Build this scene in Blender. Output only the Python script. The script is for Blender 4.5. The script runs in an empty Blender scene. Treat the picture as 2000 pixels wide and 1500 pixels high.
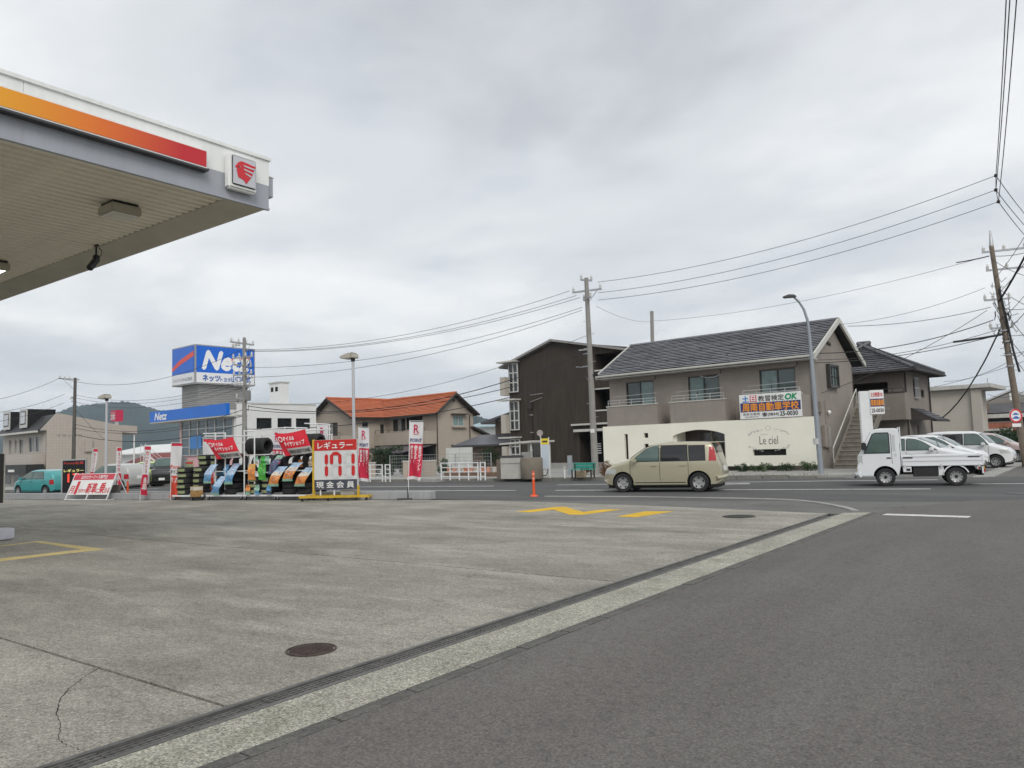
import bpy, bmesh, math, random
from mathutils import Vector, Matrix
rnd = random.Random(7)
R_ = math.radians
SC = bpy.context.scene
COL = SC.collection

# ------------------------------------------------------------------ camera
EYE = Vector((0, 0, 1.52)); FPX = 1500.0; YAW = R_(36.7)
PITCH = math.atan(125 * math.cos(math.atan(.031)) / FPX); ROLL = -math.atan(.031)
CAMR = (Matrix.Rotation(YAW, 3, 'Z') @ Matrix.Rotation(math.pi / 2 + PITCH, 3, 'X') @ Matrix.Rotation(ROLL, 3, 'Z'))
cam = bpy.data.cameras.new('camera'); camo = bpy.data.objects.new('camera', cam); COL.objects.link(camo)
cam.sensor_width = 36; cam.lens = 36 * FPX / 2000; cam.clip_start = .1; cam.clip_end = 9000
camo.matrix_world = Matrix.Translation(EYE) @ CAMR.to_4x4()
SC.camera = camo

# ------------------------------------------------------------------ sky, sun, exposure
SUN_EL, SUN_AZ = R_(40), R_(133)          # azimuth measured from +Y towards +X
w = bpy.data.worlds.new('World'); SC.world = w; w.use_nodes = True
nt = w.node_tree; N = nt.nodes; L = nt.links
for n in list(N): N.remove(n)
def nd(t, **k):
    n = N.new(t)
    for a, b in k.items(): setattr(n, a, b)
    return n
out = nd('ShaderNodeOutputWorld'); bg = nd('ShaderNodeBackground'); bg.inputs['Strength'].default_value = .1
sky = nd('ShaderNodeTexSky', sky_type='NISHITA'); sky.sun_disc = False; sky.sun_elevation = SUN_EL; sky.sun_rotation = SUN_AZ
sky.dust_density = 3
bg2 = nd('ShaderNodeBackground'); bg2.inputs['Strength'].default_value = 1.12
geo = nd('ShaderNodeTexCoord'); sep = nd('ShaderNodeSeparateXYZ'); L.new(geo.outputs['Generated'], sep.inputs[0])
zc = nd('ShaderNodeMath', operation='MAXIMUM'); zc.inputs[1].default_value = 0; L.new(sep.outputs[2], zc.inputs[0])
za = nd('ShaderNodeMath', operation='ADD'); za.inputs[1].default_value = .16; L.new(zc.outputs[0], za.inputs[0])
dx = nd('ShaderNodeMath', operation='DIVIDE'); L.new(sep.outputs[0], dx.inputs[0]); L.new(za.outputs[0], dx.inputs[1])
dy = nd('ShaderNodeMath', operation='DIVIDE'); L.new(sep.outputs[1], dy.inputs[0]); L.new(za.outputs[0], dy.inputs[1])
cmb = nd('ShaderNodeCombineXYZ'); L.new(dx.outputs[0], cmb.inputs[0]); L.new(dy.outputs[0], cmb.inputs[1])
def noise(scale, det, rough, off, dist=0.0):
    mp = nd('ShaderNodeMapping'); mp.inputs['Location'].default_value = off; L.new(cmb.outputs[0], mp.inputs[0])
    mp.inputs['Rotation'].default_value = (0, 0, .6); mp.inputs['Scale'].default_value = (1, 1.2, 1)
    n = nd('ShaderNodeTexNoise'); n.inputs['Scale'].default_value = scale; n.inputs['Detail'].default_value = det
    n.inputs['Roughness'].default_value = rough; n.inputs['Distortion'].default_value = dist
    L.new(mp.outputs[0], n.inputs['Vector']); return n.outputs[0]
def ramp(src, stops):
    r = nd('ShaderNodeValToRGB'); L.new(src, r.inputs[0]); e = r.color_ramp.elements
    while len(e) < len(stops): e.new(.5)
    for i, (p, c) in enumerate(stops): e[i].position = p; e[i].color = (*c, 1)
    r.color_ramp.interpolation = 'EASE'
    return r.outputs[0]
big = ramp(noise(.62, 6, .5, (3.1, 1.7, 0), .25), [(.29, (.49, .505, .54)), (.43, (.67, .695, .72)), (.58, (.87, .885, .89))])
fine = ramp(noise(2.0, 6, .52, (8, 4, 0), .3), [(.3, (.91, .925, .94)), (.5, (1, 1, 1)), (.7, (1.05, 1.045, 1.04))])
mul = nd('ShaderNodeMix', data_type='RGBA', blend_type='MULTIPLY'); mul.inputs[0].default_value = 1
L.new(big, mul.inputs[6]); L.new(fine, mul.inputs[7])
# the cloud sheet thins to a pale even band at the horizon, the same all round
hz = nd('ShaderNodeMapRange'); hz.inputs[1].default_value = 0; hz.inputs[2].default_value = .15; hz.interpolation_type = 'SMOOTHSTEP'
L.new(sep.outputs[2], hz.inputs[0])
hm = nd('ShaderNodeMix', data_type='RGBA'); L.new(hz.outputs[0], hm.inputs[0]); hm.inputs[6].default_value = (.68, .73, .77, 1)
hfac = nd('ShaderNodeMapRange'); hfac.inputs[1].default_value = 0; hfac.inputs[2].default_value = 1; hfac.inputs[3].default_value = .5; hfac.inputs[4].default_value = 1
L.new(hz.outputs[0], hfac.inputs[0]); L.new(hfac.outputs[0], hm.inputs[0])
L.new(mul.outputs[2], hm.inputs[7])
L.new(hm.outputs[2], bg2.inputs[0]); L.new(sky.outputs[0], bg.inputs[0])
mx = nd('ShaderNodeMixShader'); mx.inputs[0].default_value = .93
L.new(bg.outputs[0], mx.inputs[1]); L.new(bg2.outputs[0], mx.inputs[2]); L.new(mx.outputs[0], out.inputs[0])

sl = bpy.data.lights.new('sun', 'SUN'); sl.energy = 1.5; sl.angle = R_(25); sl.color = (1, .965, .92)
so = bpy.data.objects.new('sun', sl); COL.objects.link(so)
so.rotation_euler = Vector((math.sin(SUN_AZ) * math.cos(SUN_EL), math.cos(SUN_AZ) * math.cos(SUN_EL), math.sin(SUN_EL))).to_track_quat('Z', 'Y').to_euler()
so.location = (30, -30, 60)
vs = SC.view_settings; vs.view_transform = 'Standard'; vs.look = 'None'; vs.exposure = .08; vs.gamma = 1; vs.use_curve_mapping = False
SC.cycles.max_bounces = 6; SC.cycles.transparent_max_bounces = 12
SC.cycles.use_denoising = True

# ------------------------------------------------------------------ measuring: a pixel of the 2000 x 1500 photograph and a distance give a point
def ray(px, py): return CAMR @ Vector(((px - 1000) / FPX, -(py - 750) / FPX, -1))
FWD = Vector((-math.sin(YAW), math.cos(YAW), 0))
def gr(px, py, z=0.0):
    d = ray(px, py); return EYE + d * ((z - EYE.z) / d.z)
def at(px, py, depth):
    d = ray(px, py); return EYE + d * (depth / d.dot(FWD))
class Fr:
    """a building's own axes: x along its front, y to its back, z up"""
    def __init__(s, px, depth, ang, z=0.0):
        p = at(px, 900, depth); s.o = Vector((p.x, p.y, z)); s.a = R_(ang); s.m = Matrix.Rotation(s.a, 3, 'Z'); s.i = s.m.transposed()
    def f(s, px, py, y=0.0):
        d = s.i @ ray(px, py); c = s.i @ (EYE - s.o); p = c + d * ((y - c.y) / d.y); return p.x, p.z
    def sd(s, px, py, x=0.0):
        d = s.i @ ray(px, py); c = s.i @ (EYE - s.o); p = c + d * ((x - c.x) / d.x); return p.y, p.z
    def root(s, name, label, cat, group=None): return thing(name, label, cat, s.o, s.a, group)

# ------------------------------------------------------------------ objects
def tag(o, label=None, cat=None, group=None, kind=None):
    if label: o['label'] = label
    if cat: o['category'] = cat
    if group: o['group'] = group
    if kind: o['kind'] = kind
    return o
def thing(name, label, cat, loc=(0, 0, 0), rz=0.0, group=None):
    o = bpy.data.objects.new(name, None); COL.objects.link(o); o.empty_display_size = .2
    o.location = loc; o.rotation_euler = (0, 0, rz)
    return tag(o, label, cat, group)
def link(name, me, mat=None, parent=None, loc=None, rot=None):
    o = bpy.data.objects.new(name, me); COL.objects.link(o)
    if mat is not None and not me.materials: me.materials.append(mat)
    if parent: o.parent = parent
    if loc is not None: o.location = loc
    if rot is not None: o.rotation_euler = rot
    return o
def clone(root, loc=None, rz=None, label=None, group=None, parent=None):
    c = root.copy(); COL.objects.link(c)
    if parent: c.parent = parent
    if loc is not None: c.location = loc
    if rz is not None: c.rotation_euler = (0, 0, rz)
    if label: c['label'] = label
    if group: c['group'] = group
    for ch in KIDS.get(root.name, list(root.children)): clone(ch, parent=c)
    return c
KIDS = {}
class B:
    """collects faces for one mesh"""
    def __init__(s): s.v = []; s.f = []
    def add(s, vs_, fs):
        n = len(s.v); s.v += [tuple(v) for v in vs_]; s.f += [tuple(i + n for i in f) for f in fs]; return s
    def box(s, x0, x1, y0, y1, z0, z1):
        return s.add([(x0, y0, z0), (x1, y0, z0), (x1, y1, z0), (x0, y1, z0), (x0, y0, z1), (x1, y0, z1), (x1, y1, z1), (x0, y1, z1)],
                     [(0, 3, 2, 1), (4, 5, 6, 7), (0, 1, 5, 4), (1, 2, 6, 5), (2, 3, 7, 6), (3, 0, 4, 7)])
    def mbox(s, mp, u0, u1, w0, w1, d0, d1):
        P = [mp(u, w_, d) for d in (d0, d1) for (u, w_) in ((u0, w0), (u1, w0), (u1, w1), (u0, w1))]
        return s.add(P, [(0, 1, 2, 3), (7, 6, 5, 4), (0, 4, 5, 1), (1, 5, 6, 2), (2, 6, 7, 3), (3, 7, 4, 0)])
    def quad(s, a, b, c, d): return s.add([a, b, c, d], [(0, 1, 2, 3)])
    def slab(s, pts, z0, z1):
        n = len(pts); V = [(p[0], p[1], z0) for p in pts] + [(p[0], p[1], z1) for p in pts]
        return s.add(V, [tuple(range(n - 1, -1, -1)), tuple(range(n, 2 * n))] + [(i, (i + 1) % n, n + (i + 1) % n, n + i) for i in range(n)])
    def ext(s, pts, vec):
        n = len(pts); vec = Vector(vec); V = [tuple(p) for p in pts] + [tuple(Vector(p) + vec) for p in pts]
        return s.add(V, [tuple(range(n - 1, -1, -1)), tuple(range(n, 2 * n))] + [(i, (i + 1) % n, n + (i + 1) % n, n + i) for i in range(n)])
    def tube(s, p0, p1, r0, r1=None, n=8, cap=True):
        return s.path([p0, p1], [r0, r0 if r1 is None else r1], n, cap)
    def path(s, pts, r, n=6, cap=True):
        pts = [Vector(p) for p in pts]; k = len(pts)
        if not isinstance(r, (list, tuple)): r = [r] * k
        V = []; F_ = []
        for i, p in enumerate(pts):
            t = (pts[min(i + 1, k - 1)] - pts[max(i - 1, 0)])
            t = t.normalized() if t.length > 1e-9 else Vector((0, 0, 1))
            a = Vector((0, 0, 1)) if abs(t.z) < .9 else Vector((1, 0, 0))
            u = t.cross(a).normalized(); v = t.cross(u)
            for j in range(n):
                an = 2 * math.pi * j / n; V.append(p + (u * math.cos(an) + v * math.sin(an)) * r[i])
        for i in range(k - 1):
            for j in range(n):
                F_.append((i * n + j, i * n + (j + 1) % n, (i + 1) * n + (j + 1) % n, (i + 1) * n + j))
        if cap: F_ += [tuple(range(n - 1, -1, -1)), tuple(range((k - 1) * n, k * n))]
        return s.add(V, F_)
    def lathe(s, prof, n=20, c=(0, 0, 0), axis='Z', close=False):
        V = []; F_ = []; m = len(prof)
        for j in range(n):
            an = 2 * math.pi * j / n
            for (r, h) in prof:
                q = (r * math.cos(an), r * math.sin(an), h)
                if axis == 'Y': q = (q[0], q[2], q[1])
                if axis == 'X': q = (q[2], q[0], q[1])
                V.append((q[0] + c[0], q[1] + c[1], q[2] + c[2]))
        for j in range(n):
            for i in range(m if close else m - 1):
                a, b = j * m + i, j * m + (i + 1) % m; c2, d = ((j + 1) % n) * m + (i + 1) % m, ((j + 1) % n) * m + i
                F_.append((a, d, c2, b))
        return s.add(V, F_)
    def mesh(s, name='m', bevel=0, smooth=False, seg=2):
        me = bpy.data.meshes.new(name); me.from_pydata(s.v, [], s.f); me.validate()
        bm = bmesh.new(); bm.from_mesh(me)
        bmesh.ops.recalc_face_normals(bm, faces=bm.faces)
        if bevel:
            es = [e for e in bm.edges if len(e.link_faces) == 2 and e.calc_face_angle(0) > .5]
            bmesh.ops.bevel(bm, geom=es, offset=bevel, segments=seg, affect='EDGES', clamp_overlap=True)
        bm.to_mesh(me); bm.free()
        if smooth:
            me.shade_smooth()
            try: me.set_sharp_from_angle(angle=R_(40))
            except Exception: pass
        me.update(); return me
    def obj(s, name, mat, parent=None, bevel=0, smooth=False, loc=None, rot=None, label=None, seg=2):
        o = link(name, s.mesh(name, bevel, smooth, seg), mat, parent, loc, rot)
        if label: o['label'] = label
        return o

# ------------------------------------------------------------------ materials
MATS = {}
def mat(name, col, rough=.6, metal=0.0, var=.12, scale=3.0, bump=0.0, bscale=60.0, coat=0.0, streak=0.0, emit=0.0, spec=.5, fine=0.0, siding=0.0):
    """principled paint / plaster / metal: colour varied by two noises, optional rain streaks and fine relief"""
    if name in MATS: return MATS[name]
    m = bpy.data.materials.new(name); m.use_nodes = True; t = m.node_tree; n_, l_ = t.nodes, t.links; p = n_['Principled BSDF']
    p.inputs['Roughness'].default_value = rough; p.inputs['Metallic'].default_value = metal
    p.inputs['Coat Weight'].default_value = coat; p.inputs['Coat Roughness'].default_value = .05; p.inputs['Specular IOR Level'].default_value = spec
    tc = n_.new('ShaderNodeTexCoord'); cur = None
    def layer(vec_scale, sc, amount, det=4):
        nonlocal cur
        mp = n_.new('ShaderNodeMapping'); mp.inputs['Scale'].default_value = vec_scale; l_.new(tc.outputs['Object'], mp.inputs[0])
        no = n_.new('ShaderNodeTexNoise'); no.inputs['Scale'].default_value = sc; no.inputs['Detail'].default_value = det; no.inputs['Roughness'].default_value = .62
        l_.new(mp.outputs[0], no.inputs['Vector'])
        mr = n_.new('ShaderNodeMapRange'); mr.inputs[1].default_value = .3; mr.inputs[2].default_value = .7
        mr.inputs[3].default_value = 1 - amount; mr.inputs[4].default_value = 1 + amount * .7; l_.new(no.outputs[0], mr.inputs[0])
        mm = n_.new('ShaderNodeMix'); mm.data_type = 'RGBA'; mm.blend_type = 'MULTIPLY'; mm.inputs[0].default_value = 1
        if cur is None: mm.inputs[6].default_value = (*col, 1)
        else: l_.new(cur, mm.inputs[6])
        l_.new(mr.outputs[0], mm.inputs[7]); cur = mm.outputs[2]
    if var: layer((1, 1, 1), scale, var)
    if fine: layer((1, 1, 1), scale * 25, fine, 2)
    if streak: layer((7, 7, .5), 1.3, streak, 5)
    if cur is not None: l_.new(cur, p.inputs['Base Color'])
    else: p.inputs['Base Color'].default_value = (*col, 1)
    if emit:
        p.inputs['Emission Color'].default_value = (*col, 1); p.inputs['Emission Strength'].default_value = emit
    if bump:
        no = n_.new('ShaderNodeTexNoise'); no.inputs['Scale'].default_value = bscale; no.inputs['Detail'].default_value = 3; l_.new(tc.outputs['Object'], no.inputs['Vector'])
        bp = n_.new('ShaderNodeBump'); bp.inputs['Strength'].default_value = bump; bp.inputs['Distance'].default_value = .02
        l_.new(no.outputs[0], bp.inputs['Height']); l_.new(bp.outputs[0], p.inputs['Normal'])
        if siding:      # shallow grooves of horizontal cladding boards
            wv = n_.new('ShaderNodeTexWave'); wv.bands_direction = 'Z'; wv.wave_profile = 'SAW'; wv.inputs['Scale'].default_value = .314159 / siding; l_.new(tc.outputs['Object'], wv.inputs['Vector'])
            b2 = n_.new('ShaderNodeBump'); b2.inputs['Strength'].default_value = .5; b2.inputs['Distance'].default_value = .02; l_.new(wv.outputs['Fac'], b2.inputs['Height']); l_.new(bp.outputs[0], b2.inputs['Normal']); l_.new(b2.outputs[0], p.inputs['Normal'])
    MATS[name] = m; return m
def glass(name, col=(.02, .025, .025), rough=.06):
    return mat(name, col, rough, 0, .3, 1.5, spec=.8)
STEEL = mat('galvanised steel', (.42, .43, .44), .42, .7, .12, 6)
WHITE = mat('white paint', (.78, .78, .76), .45, 0, .06, 2)
WHITEM = mat('white enamel metal', (.74, .75, .75), .35, 0, .07, 3)
BLACKP = mat('black plastic', (.018, .018, .02), .5, 0, .2, 8)
RUBBER = mat('tyre rubber', (.016, .016, .017), .72, 0, .25, 12, bump=.15, bscale=90)
DARK = mat('dark interior', (.012, .012, .012), .9, 0, .2, 2)
GLASSD = glass('dark window glass', (.022, .026, .027))
GLASST = mat('curtained window glass', (.16, .24, .23), .12, 0, .35, 1.6, spec=.7)
CONC = mat('weathered concrete', (.34, .335, .32), .85, 0, .2, 1.6, bump=.3, bscale=40, streak=.15, fine=.1)
CONCP = mat('concrete pole', (.27, .26, .24), .85, 0, .14, 2.5, bump=.2, bscale=40, fine=.08)
WIRE = mat('black cable', (.02, .02, .022), .6, 0, 0)

# ------------------------------------------------------------------ print: lettering as flat mesh
def textmesh(s, size=1.0, bold=.02, shear=0.0, spacing=1.0, align='LEFT', line=1.0):
    c = bpy.data.curves.new('lettering', 'FONT'); c.body = s; c.size = size; c.offset = bold * size; c.shear = shear
    c.space_character = spacing; c.resolution_u = 2; c.space_line = line
    o = bpy.data.objects.new('lettering', c); me = bpy.data.meshes.new_from_object(o)
    bpy.data.objects.remove(o); bpy.data.curves.remove(c); return me
def text(parent, s, mp, u0, u1, w0, w1, mt, d=-.006, bold=.02, shear=0.0, fit=True, vertical=False, name='lettering', spacing=1.0):
    """letters stretched into the rectangle u0..u1, w0..w1 of a surface given by mp(u, w, depth)"""
    if vertical: s = '\n'.join(s)
    me = textmesh(s, 1, 0, shear, spacing, line=.92 if vertical else 1.0)
    if not len(me.vertices): return None
    V0 = [v.co.copy() for v in me.vertices]; F0 = [tuple(p.vertices) for p in me.polygons]; bpy.data.meshes.remove(me)
    a, b, c, e = min(v.x for v in V0), max(v.x for v in V0), min(v.y for v in V0), max(v.y for v in V0)
    offs = [(0, 0)] if bold < .005 else [(0, 0), (bold, 0), (-bold, 0), (0, bold), (0, -bold)]
    V, F_ = [], []
    for k, (ox, oy) in enumerate(offs):
        n0 = len(V)
        for v in V0:
            u = u0 + (v.x + ox - a) / (b - a) * (u1 - u0); w_ = w0 + (v.y + oy - c) / (e - c) * (w1 - w0)
            V.append(tuple(mp(u, w_, d - k * .0006)))
        F_ += [tuple(i + n0 for i in f) for f in F0]
    me = bpy.data.meshes.new(name); me.from_pydata(V, [], F_)
    me.materials.clear()
    return link(name, me, mt, parent)
def INK(name, col, rough=.5): return mat('ink ' + name, col, rough, 0, .05, 4)
I_W = INK('white', (.8, .8, .79)); I_R = INK('red', (.62, .02, .04)); I_K = INK('black', (.02, .02, .022)); I_B = INK('blue', (.01, .07, .42))
I_NAVY = INK('navy', (.03, .04, .16)); I_OR = INK('orange', (.85, .32, .02)); I_G = INK('green', (.0, .28, .12)); I_GREY = INK('grey', (.3, .3, .3)); I_Y = INK('yellow', (.8, .6, .03))
# ================================================================== the ground
def gmat(name, col, blotch=.25, bscale=.45, stretch=(1, 1, 1), speck=.35, rough=.9, bump=.35, light=None, spots=0.0, second=None, coarse=True):
    m = bpy.data.materials.new(name); m.use_nodes = True; t = m.node_tree; n_, l_ = t.nodes, t.links; p = n_['Principled BSDF']
    p.inputs['Roughness'].default_value = rough; p.inputs['Specular IOR Level'].default_value = .35
    tc = n_.new('ShaderNodeTexCoord')
    def noi(sc, det=4, vec=(1, 1, 1), ro=.6, dist=0):
        mp = n_.new('ShaderNodeMapping'); mp.inputs['Scale'].default_value = vec; l_.new(tc.outputs['Object'], mp.inputs[0])
        no = n_.new('ShaderNodeTexNoise'); no.inputs['Scale'].default_value = sc; no.inputs['Detail'].default_value = det
        no.inputs['Roughness'].default_value = ro; no.inputs['Distortion'].default_value = dist; l_.new(mp.outputs[0], no.inputs['Vector']); return no.outputs[0]
    def rng(src, lo, hi, a=.3, b=.7):
        mr = n_.new('ShaderNodeMapRange'); mr.inputs[1].default_value = a; mr.inputs[2].default_value = b; mr.inputs[3].default_value = lo; mr.inputs[4].default_value = hi
        l_.new(src, mr.inputs[0]); return mr.outputs[0]
    def mul(a, b):
        mm = n_.new('ShaderNodeMix'); mm.data_type = 'RGBA'; mm.blend_type = 'MULTIPLY'; mm.inputs[0].default_value = 1
        if isinstance(a, tuple): mm.inputs[6].default_value = (*a, 1)
        else: l_.new(a, mm.inputs[6])
        l_.new(b, mm.inputs[7]); return mm.outputs[2]
    cur = mul(col, rng(noi(bscale, 5, stretch, .6, .3), 1 - blotch, 1 + blotch * .8))
    cur = mul(cur, rng(noi(bscale * 5, 4, stretch, .65), 1 - blotch * .45, 1 + blotch * .4))
    if second:   # wear of another colour (moss, dust, tyre marks) in patches of its own
        mm = n_.new('ShaderNodeMix'); mm.data_type = 'RGBA'; l_.new(rng(noi(second[1], 6, second[2], .65), 0, second[3], .52, .72), mm.inputs[0])
        l_.new(cur, mm.inputs[6]); mm.inputs[7].default_value = (*second[0], 1); cur = mm.outputs[2]
    if spots:   # drips and scuffs with edges of their own
        cur = mul(cur, rng(noi(3.4, 5, (1, 1, 1), .7, .6), spots, 1, .30, .40)); cur = mul(cur, rng(noi(14, 4, (1, 1, 1), .75, .3), .8, 1.05, .34, .5))
    if coarse: cur = mul(cur, rng(noi(22, 3, (1, 1, 1), .7), 1 - speck * .5, 1 + speck * .45))
    cur = mul(cur, rng(noi(55, 3, (1, 1, 1), .7), 1 - speck, 1 + speck * .9))
    vo = n_.new('ShaderNodeTexVoronoi'); vo.inputs['Scale'].default_value = 130; l_.new(tc.outputs['Object'], vo.inputs['Vector'])
    cur = mul(cur, rng(vo.outputs['Color'], 1 - speck * .7, 1 + speck * .7, 0, 1))
    l_.new(cur, p.inputs['Base Color'])
    bp = n_.new('ShaderNodeBump'); bp.inputs['Strength'].default_value = bump; bp.inputs['Distance'].default_value = .01
    l_.new(noi(90, 3), bp.inputs['Height']); l_.new(bp.outputs[0], p.inputs['Normal'])
    return m
G_ASPH = gmat('side road asphalt', (.126, .118, .108), .15, .3, (1, .5, 1), .36, second=((.165, .158, .146), .55, (1, .14, 1), .7), spots=.86, coarse=False)
G_MAIN = gmat('main road asphalt', (.092, .091, .09), .18, .3, (.4, 1, 1), .34, second=((.135, .133, .13), .5, (.2, 1.4, 1), .7), coarse=False)
G_CONC = gmat('forecourt concrete', (.275, .262, .224), .3, .45, (.8, 1.5, 1), .46, second=((.43, .41, .355), .75, (.6, 2.0, 1), .72), spots=.72)
G_STRIP = gmat('gutter concrete', (.35, .34, .285), .22, .8, (1, 1, 1), .62, second=((.16, .165, .11), 2.2, (1, 1, 1), .6))
G_KERB = gmat('flush kerb stone', (.115, .112, .102), .25, 1.2, (1, 1, 1), .35)
G_PAVE = gmat('pavement concrete', (.33, .325, .305), .2, .5, (1, 1, 1), .25, second=((.24, .23, .2), 1.2, (1, 1, 1), .6))
G_LAND = gmat('bare ground', (.2, .19, .16), .3, .05, (1, 1, 1), .2)
G_PAINT = gmat('worn white road paint', (.66, .66, .64), .16, 1.5, (1, 1, 1), .16, second=((.3, .3, .3), 3.5, (1, 1, 1), .75))
G_YEL = gmat('yellow road paint', (.68, .42, .03), .14, 1.5, (1, 1, 1), .16, second=((.42, .33, .12), 3, (1, 1, 1), .5))
G_YELP = gmat('faded yellow road paint', (.62, .5, .22), .18, 1.5, (1, 1, 1), .16, second=((.33, .31, .25), 3, (1, 1, 1), .7))

EX = Vector((math.cos(R_(10)), math.sin(R_(10)), 0)); EN = Vector((-math.sin(R_(10)), math.cos(R_(10)), 0))
def rd(e, n, z=0.0): p = EX * e + EN * n; return Vector((p.x, p.y, z))
def zd(e): return -min(1.05, .02 * max(0.0, -34 - e))          # the road falls away gently to the left
ES = [-190, -120, -105, -90, -75, -65, -56, -50, -44, -39, -34]
def ribbon(es, n0, n1, z0, z1):
    """a band along the road between offsets n0 and n1 that follows its fall"""
    b = B(); V = []
    for e in es: V += [rd(e, n0, zd(e) + z0), rd(e, n1, zd(e) + z0), rd(e, n1, zd(e) + z1), rd(e, n0, zd(e) + z1)]
    k = len(es); F_ = [(0, 1, 2, 3), tuple(4 * k - 4 + i for i in (3, 2, 1, 0))]
    for i in range(k - 1):
        for j in range(4): F_.append((4 * i + j, 4 * i + (j + 1) % 4, 4 * i + 4 + (j + 1) % 4, 4 * i + 4 + j))
    return b.add(V, F_)
def struct(name, b, m, parent=None, **k):
    o = b.obj(name, m, parent, **k)
    if parent is None: o['kind'] = 'structure'
    return o
struct('ground', B().quad((-4200, -1500, -1.3), (1800, -1500, -1.3), (1800, 4200, -1.3), (-4200, 4200, -1.3)), G_LAND)
struct('main_road', ribbon(ES + [140], 20.2, 31.72, -.05, 0), G_MAIN)
struct('roadside_verge', ribbon(ES + [-30], 8, 20.19, -.09, -.012), G_PAVE)
struct('side_road', B().slab([(-3.5, -40), (9, -40), (9, 24), (-2.2, 20.4), (-3.1, 18.6), (-3.5, 17.2)], -.05, .004), G_ASPH)
# asphalt lip between the forecourt and the main road
struct('entrance_apron', B().slab([tuple(gr(900, 976))[:2], tuple(gr(1230, 986))[:2], (-4.31, 16.4), (-3.4, 16.2), (-3.3, 18.2), (-2.0, 20.6), (-7.4, 20.35), (-16.3, 20.35)], -.05, -.002), gmat('apron asphalt', (.145, .142, .135), .2, .8, (1, 1, 1), .34))
# side street going on beyond the crossing, and the car park beside it
struct('far_side_street', B().slab([rd(2.9, 31.5), rd(16, 31.5), (9, 140), (-2.4, 140), (-2.6, 45)], -.05, .002), G_ASPH)
sr = B(); sr.slab([(-3.35, 31.2), (-2.72, 31.3), (-2.35, 60), (-2.9, 60)], -.05, .03)
struct('street_edge_strip', sr, G_PAVE)
lot = B(); lot.slab([rd(-1.6, 31.8), (-3.36, 31.3), (-2.92, 60), (-2.5, 140), (-30, 140), (-14, 45), (-8.5, 37)], -.05, .012)
struct('car_park', lot, gmat('car park asphalt', (.17, .168, .16), .2, .5, (1, 1, 1), .3))

# forecourt: cast slabs with open joints between them
fo = bpy.data.objects.new('forecourt', None); COL.objects.link(fo); fo['kind'] = 'structure'
ys = [-12, -7, -2.1, 2.8, 7.65, 12.4, 21]; xs = [-75, -50, -38, -29, -21.5, -15.6, -9.9, -4.335]
FEDGE = [(-75, 9.2), (-29.15, 14.9), (-16.6, 17.9), (-15.43, 17.92), (-9.39, 17.41), (-4.31, 16.4)]
def fedge(x):
    for (a, b), (c, d) in zip(FEDGE, FEDGE[1:]):
        if a <= x <= c: return b + (d - b) * (x - a) / (c - a)
    return 16.4
for i in range(len(xs) - 1):
    for j in range(len(ys) - 1):
        x0, x1, y0, y1 = xs[i] + .004, xs[i + 1] - .004, ys[j] + .014, ys[j + 1] - .014
        if i == len(xs) - 2: x1 = -4.34
        top = sorted({x0, x1} | {p[0] for p in FEDGE if x0 < p[0] < x1}, reverse=True)
        pts = [(x0, y0), (x1, y0)]; upper = [(x, min(y1, fedge(x))) for x in top]
        if max(u[1] for u in upper) <= y0: continue
        upper = [(x, max(y, y0 + .01)) for x, y in upper]
        B().slab(pts + upper, -.05, 0.0).obj('slab', G_CONC, fo)
B().slab([(-75, -12), (-4.3, -12), (-4.3, 17), (-75, 17)], -.055, -.014).obj('joint_filler', DARK, fo)
# hairline crack in the near slab
ck = []; kp = [gr(*p) for p in ((196, 1304), (165, 1322), (135, 1345), (117, 1368), (110, 1392), (118, 1415), (112, 1442), (132, 1456), (158, 1466))]
for a, c in zip(kp, kp[1:]):
    for k in range(6): q = a.lerp(c, k / 6); ck.append((q.x + rnd.uniform(-.008, .008), q.y + rnd.uniform(-.008, .008), .0012))
cb = B()
for (a, b) in zip(ck, ck[1:]):
    wd = rnd.uniform(.002, .0055); cb.quad((a[0] - wd * .7, a[1] - wd * .5, .0012), (a[0] + wd * .7, a[1] + wd * .5, .0012), (b[0] + wd * .7, b[1] + wd * .5, .0012), (b[0] - wd * .7, b[1] - wd * .5, .0012))
cb.obj('crack', DARK, fo)

# gutter strip and flush kerb stones along the side road
struct('gutter_strip', B().slab([(-4.1, -12), (-3.625, -12), (-3.625, 16.9), (-4.1, 16.6)], -.05, .001), G_STRIP)
kb = bpy.data.objects.new('flush_kerb', None); COL.objects.link(kb); kb['kind'] = 'structure'
me = B().box(-.062, .062, -.296, .296, -.05, .006).mesh('kerb_stone', bevel=.006)
for k in range(48):
    link('kerb_stone', me, G_KERB, kb, (-3.56 + rnd.uniform(-.006, .006), -11.7 + k * .6, rnd.uniform(-.003, .002)), (0, 0, rnd.uniform(-.008, .008)))

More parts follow.
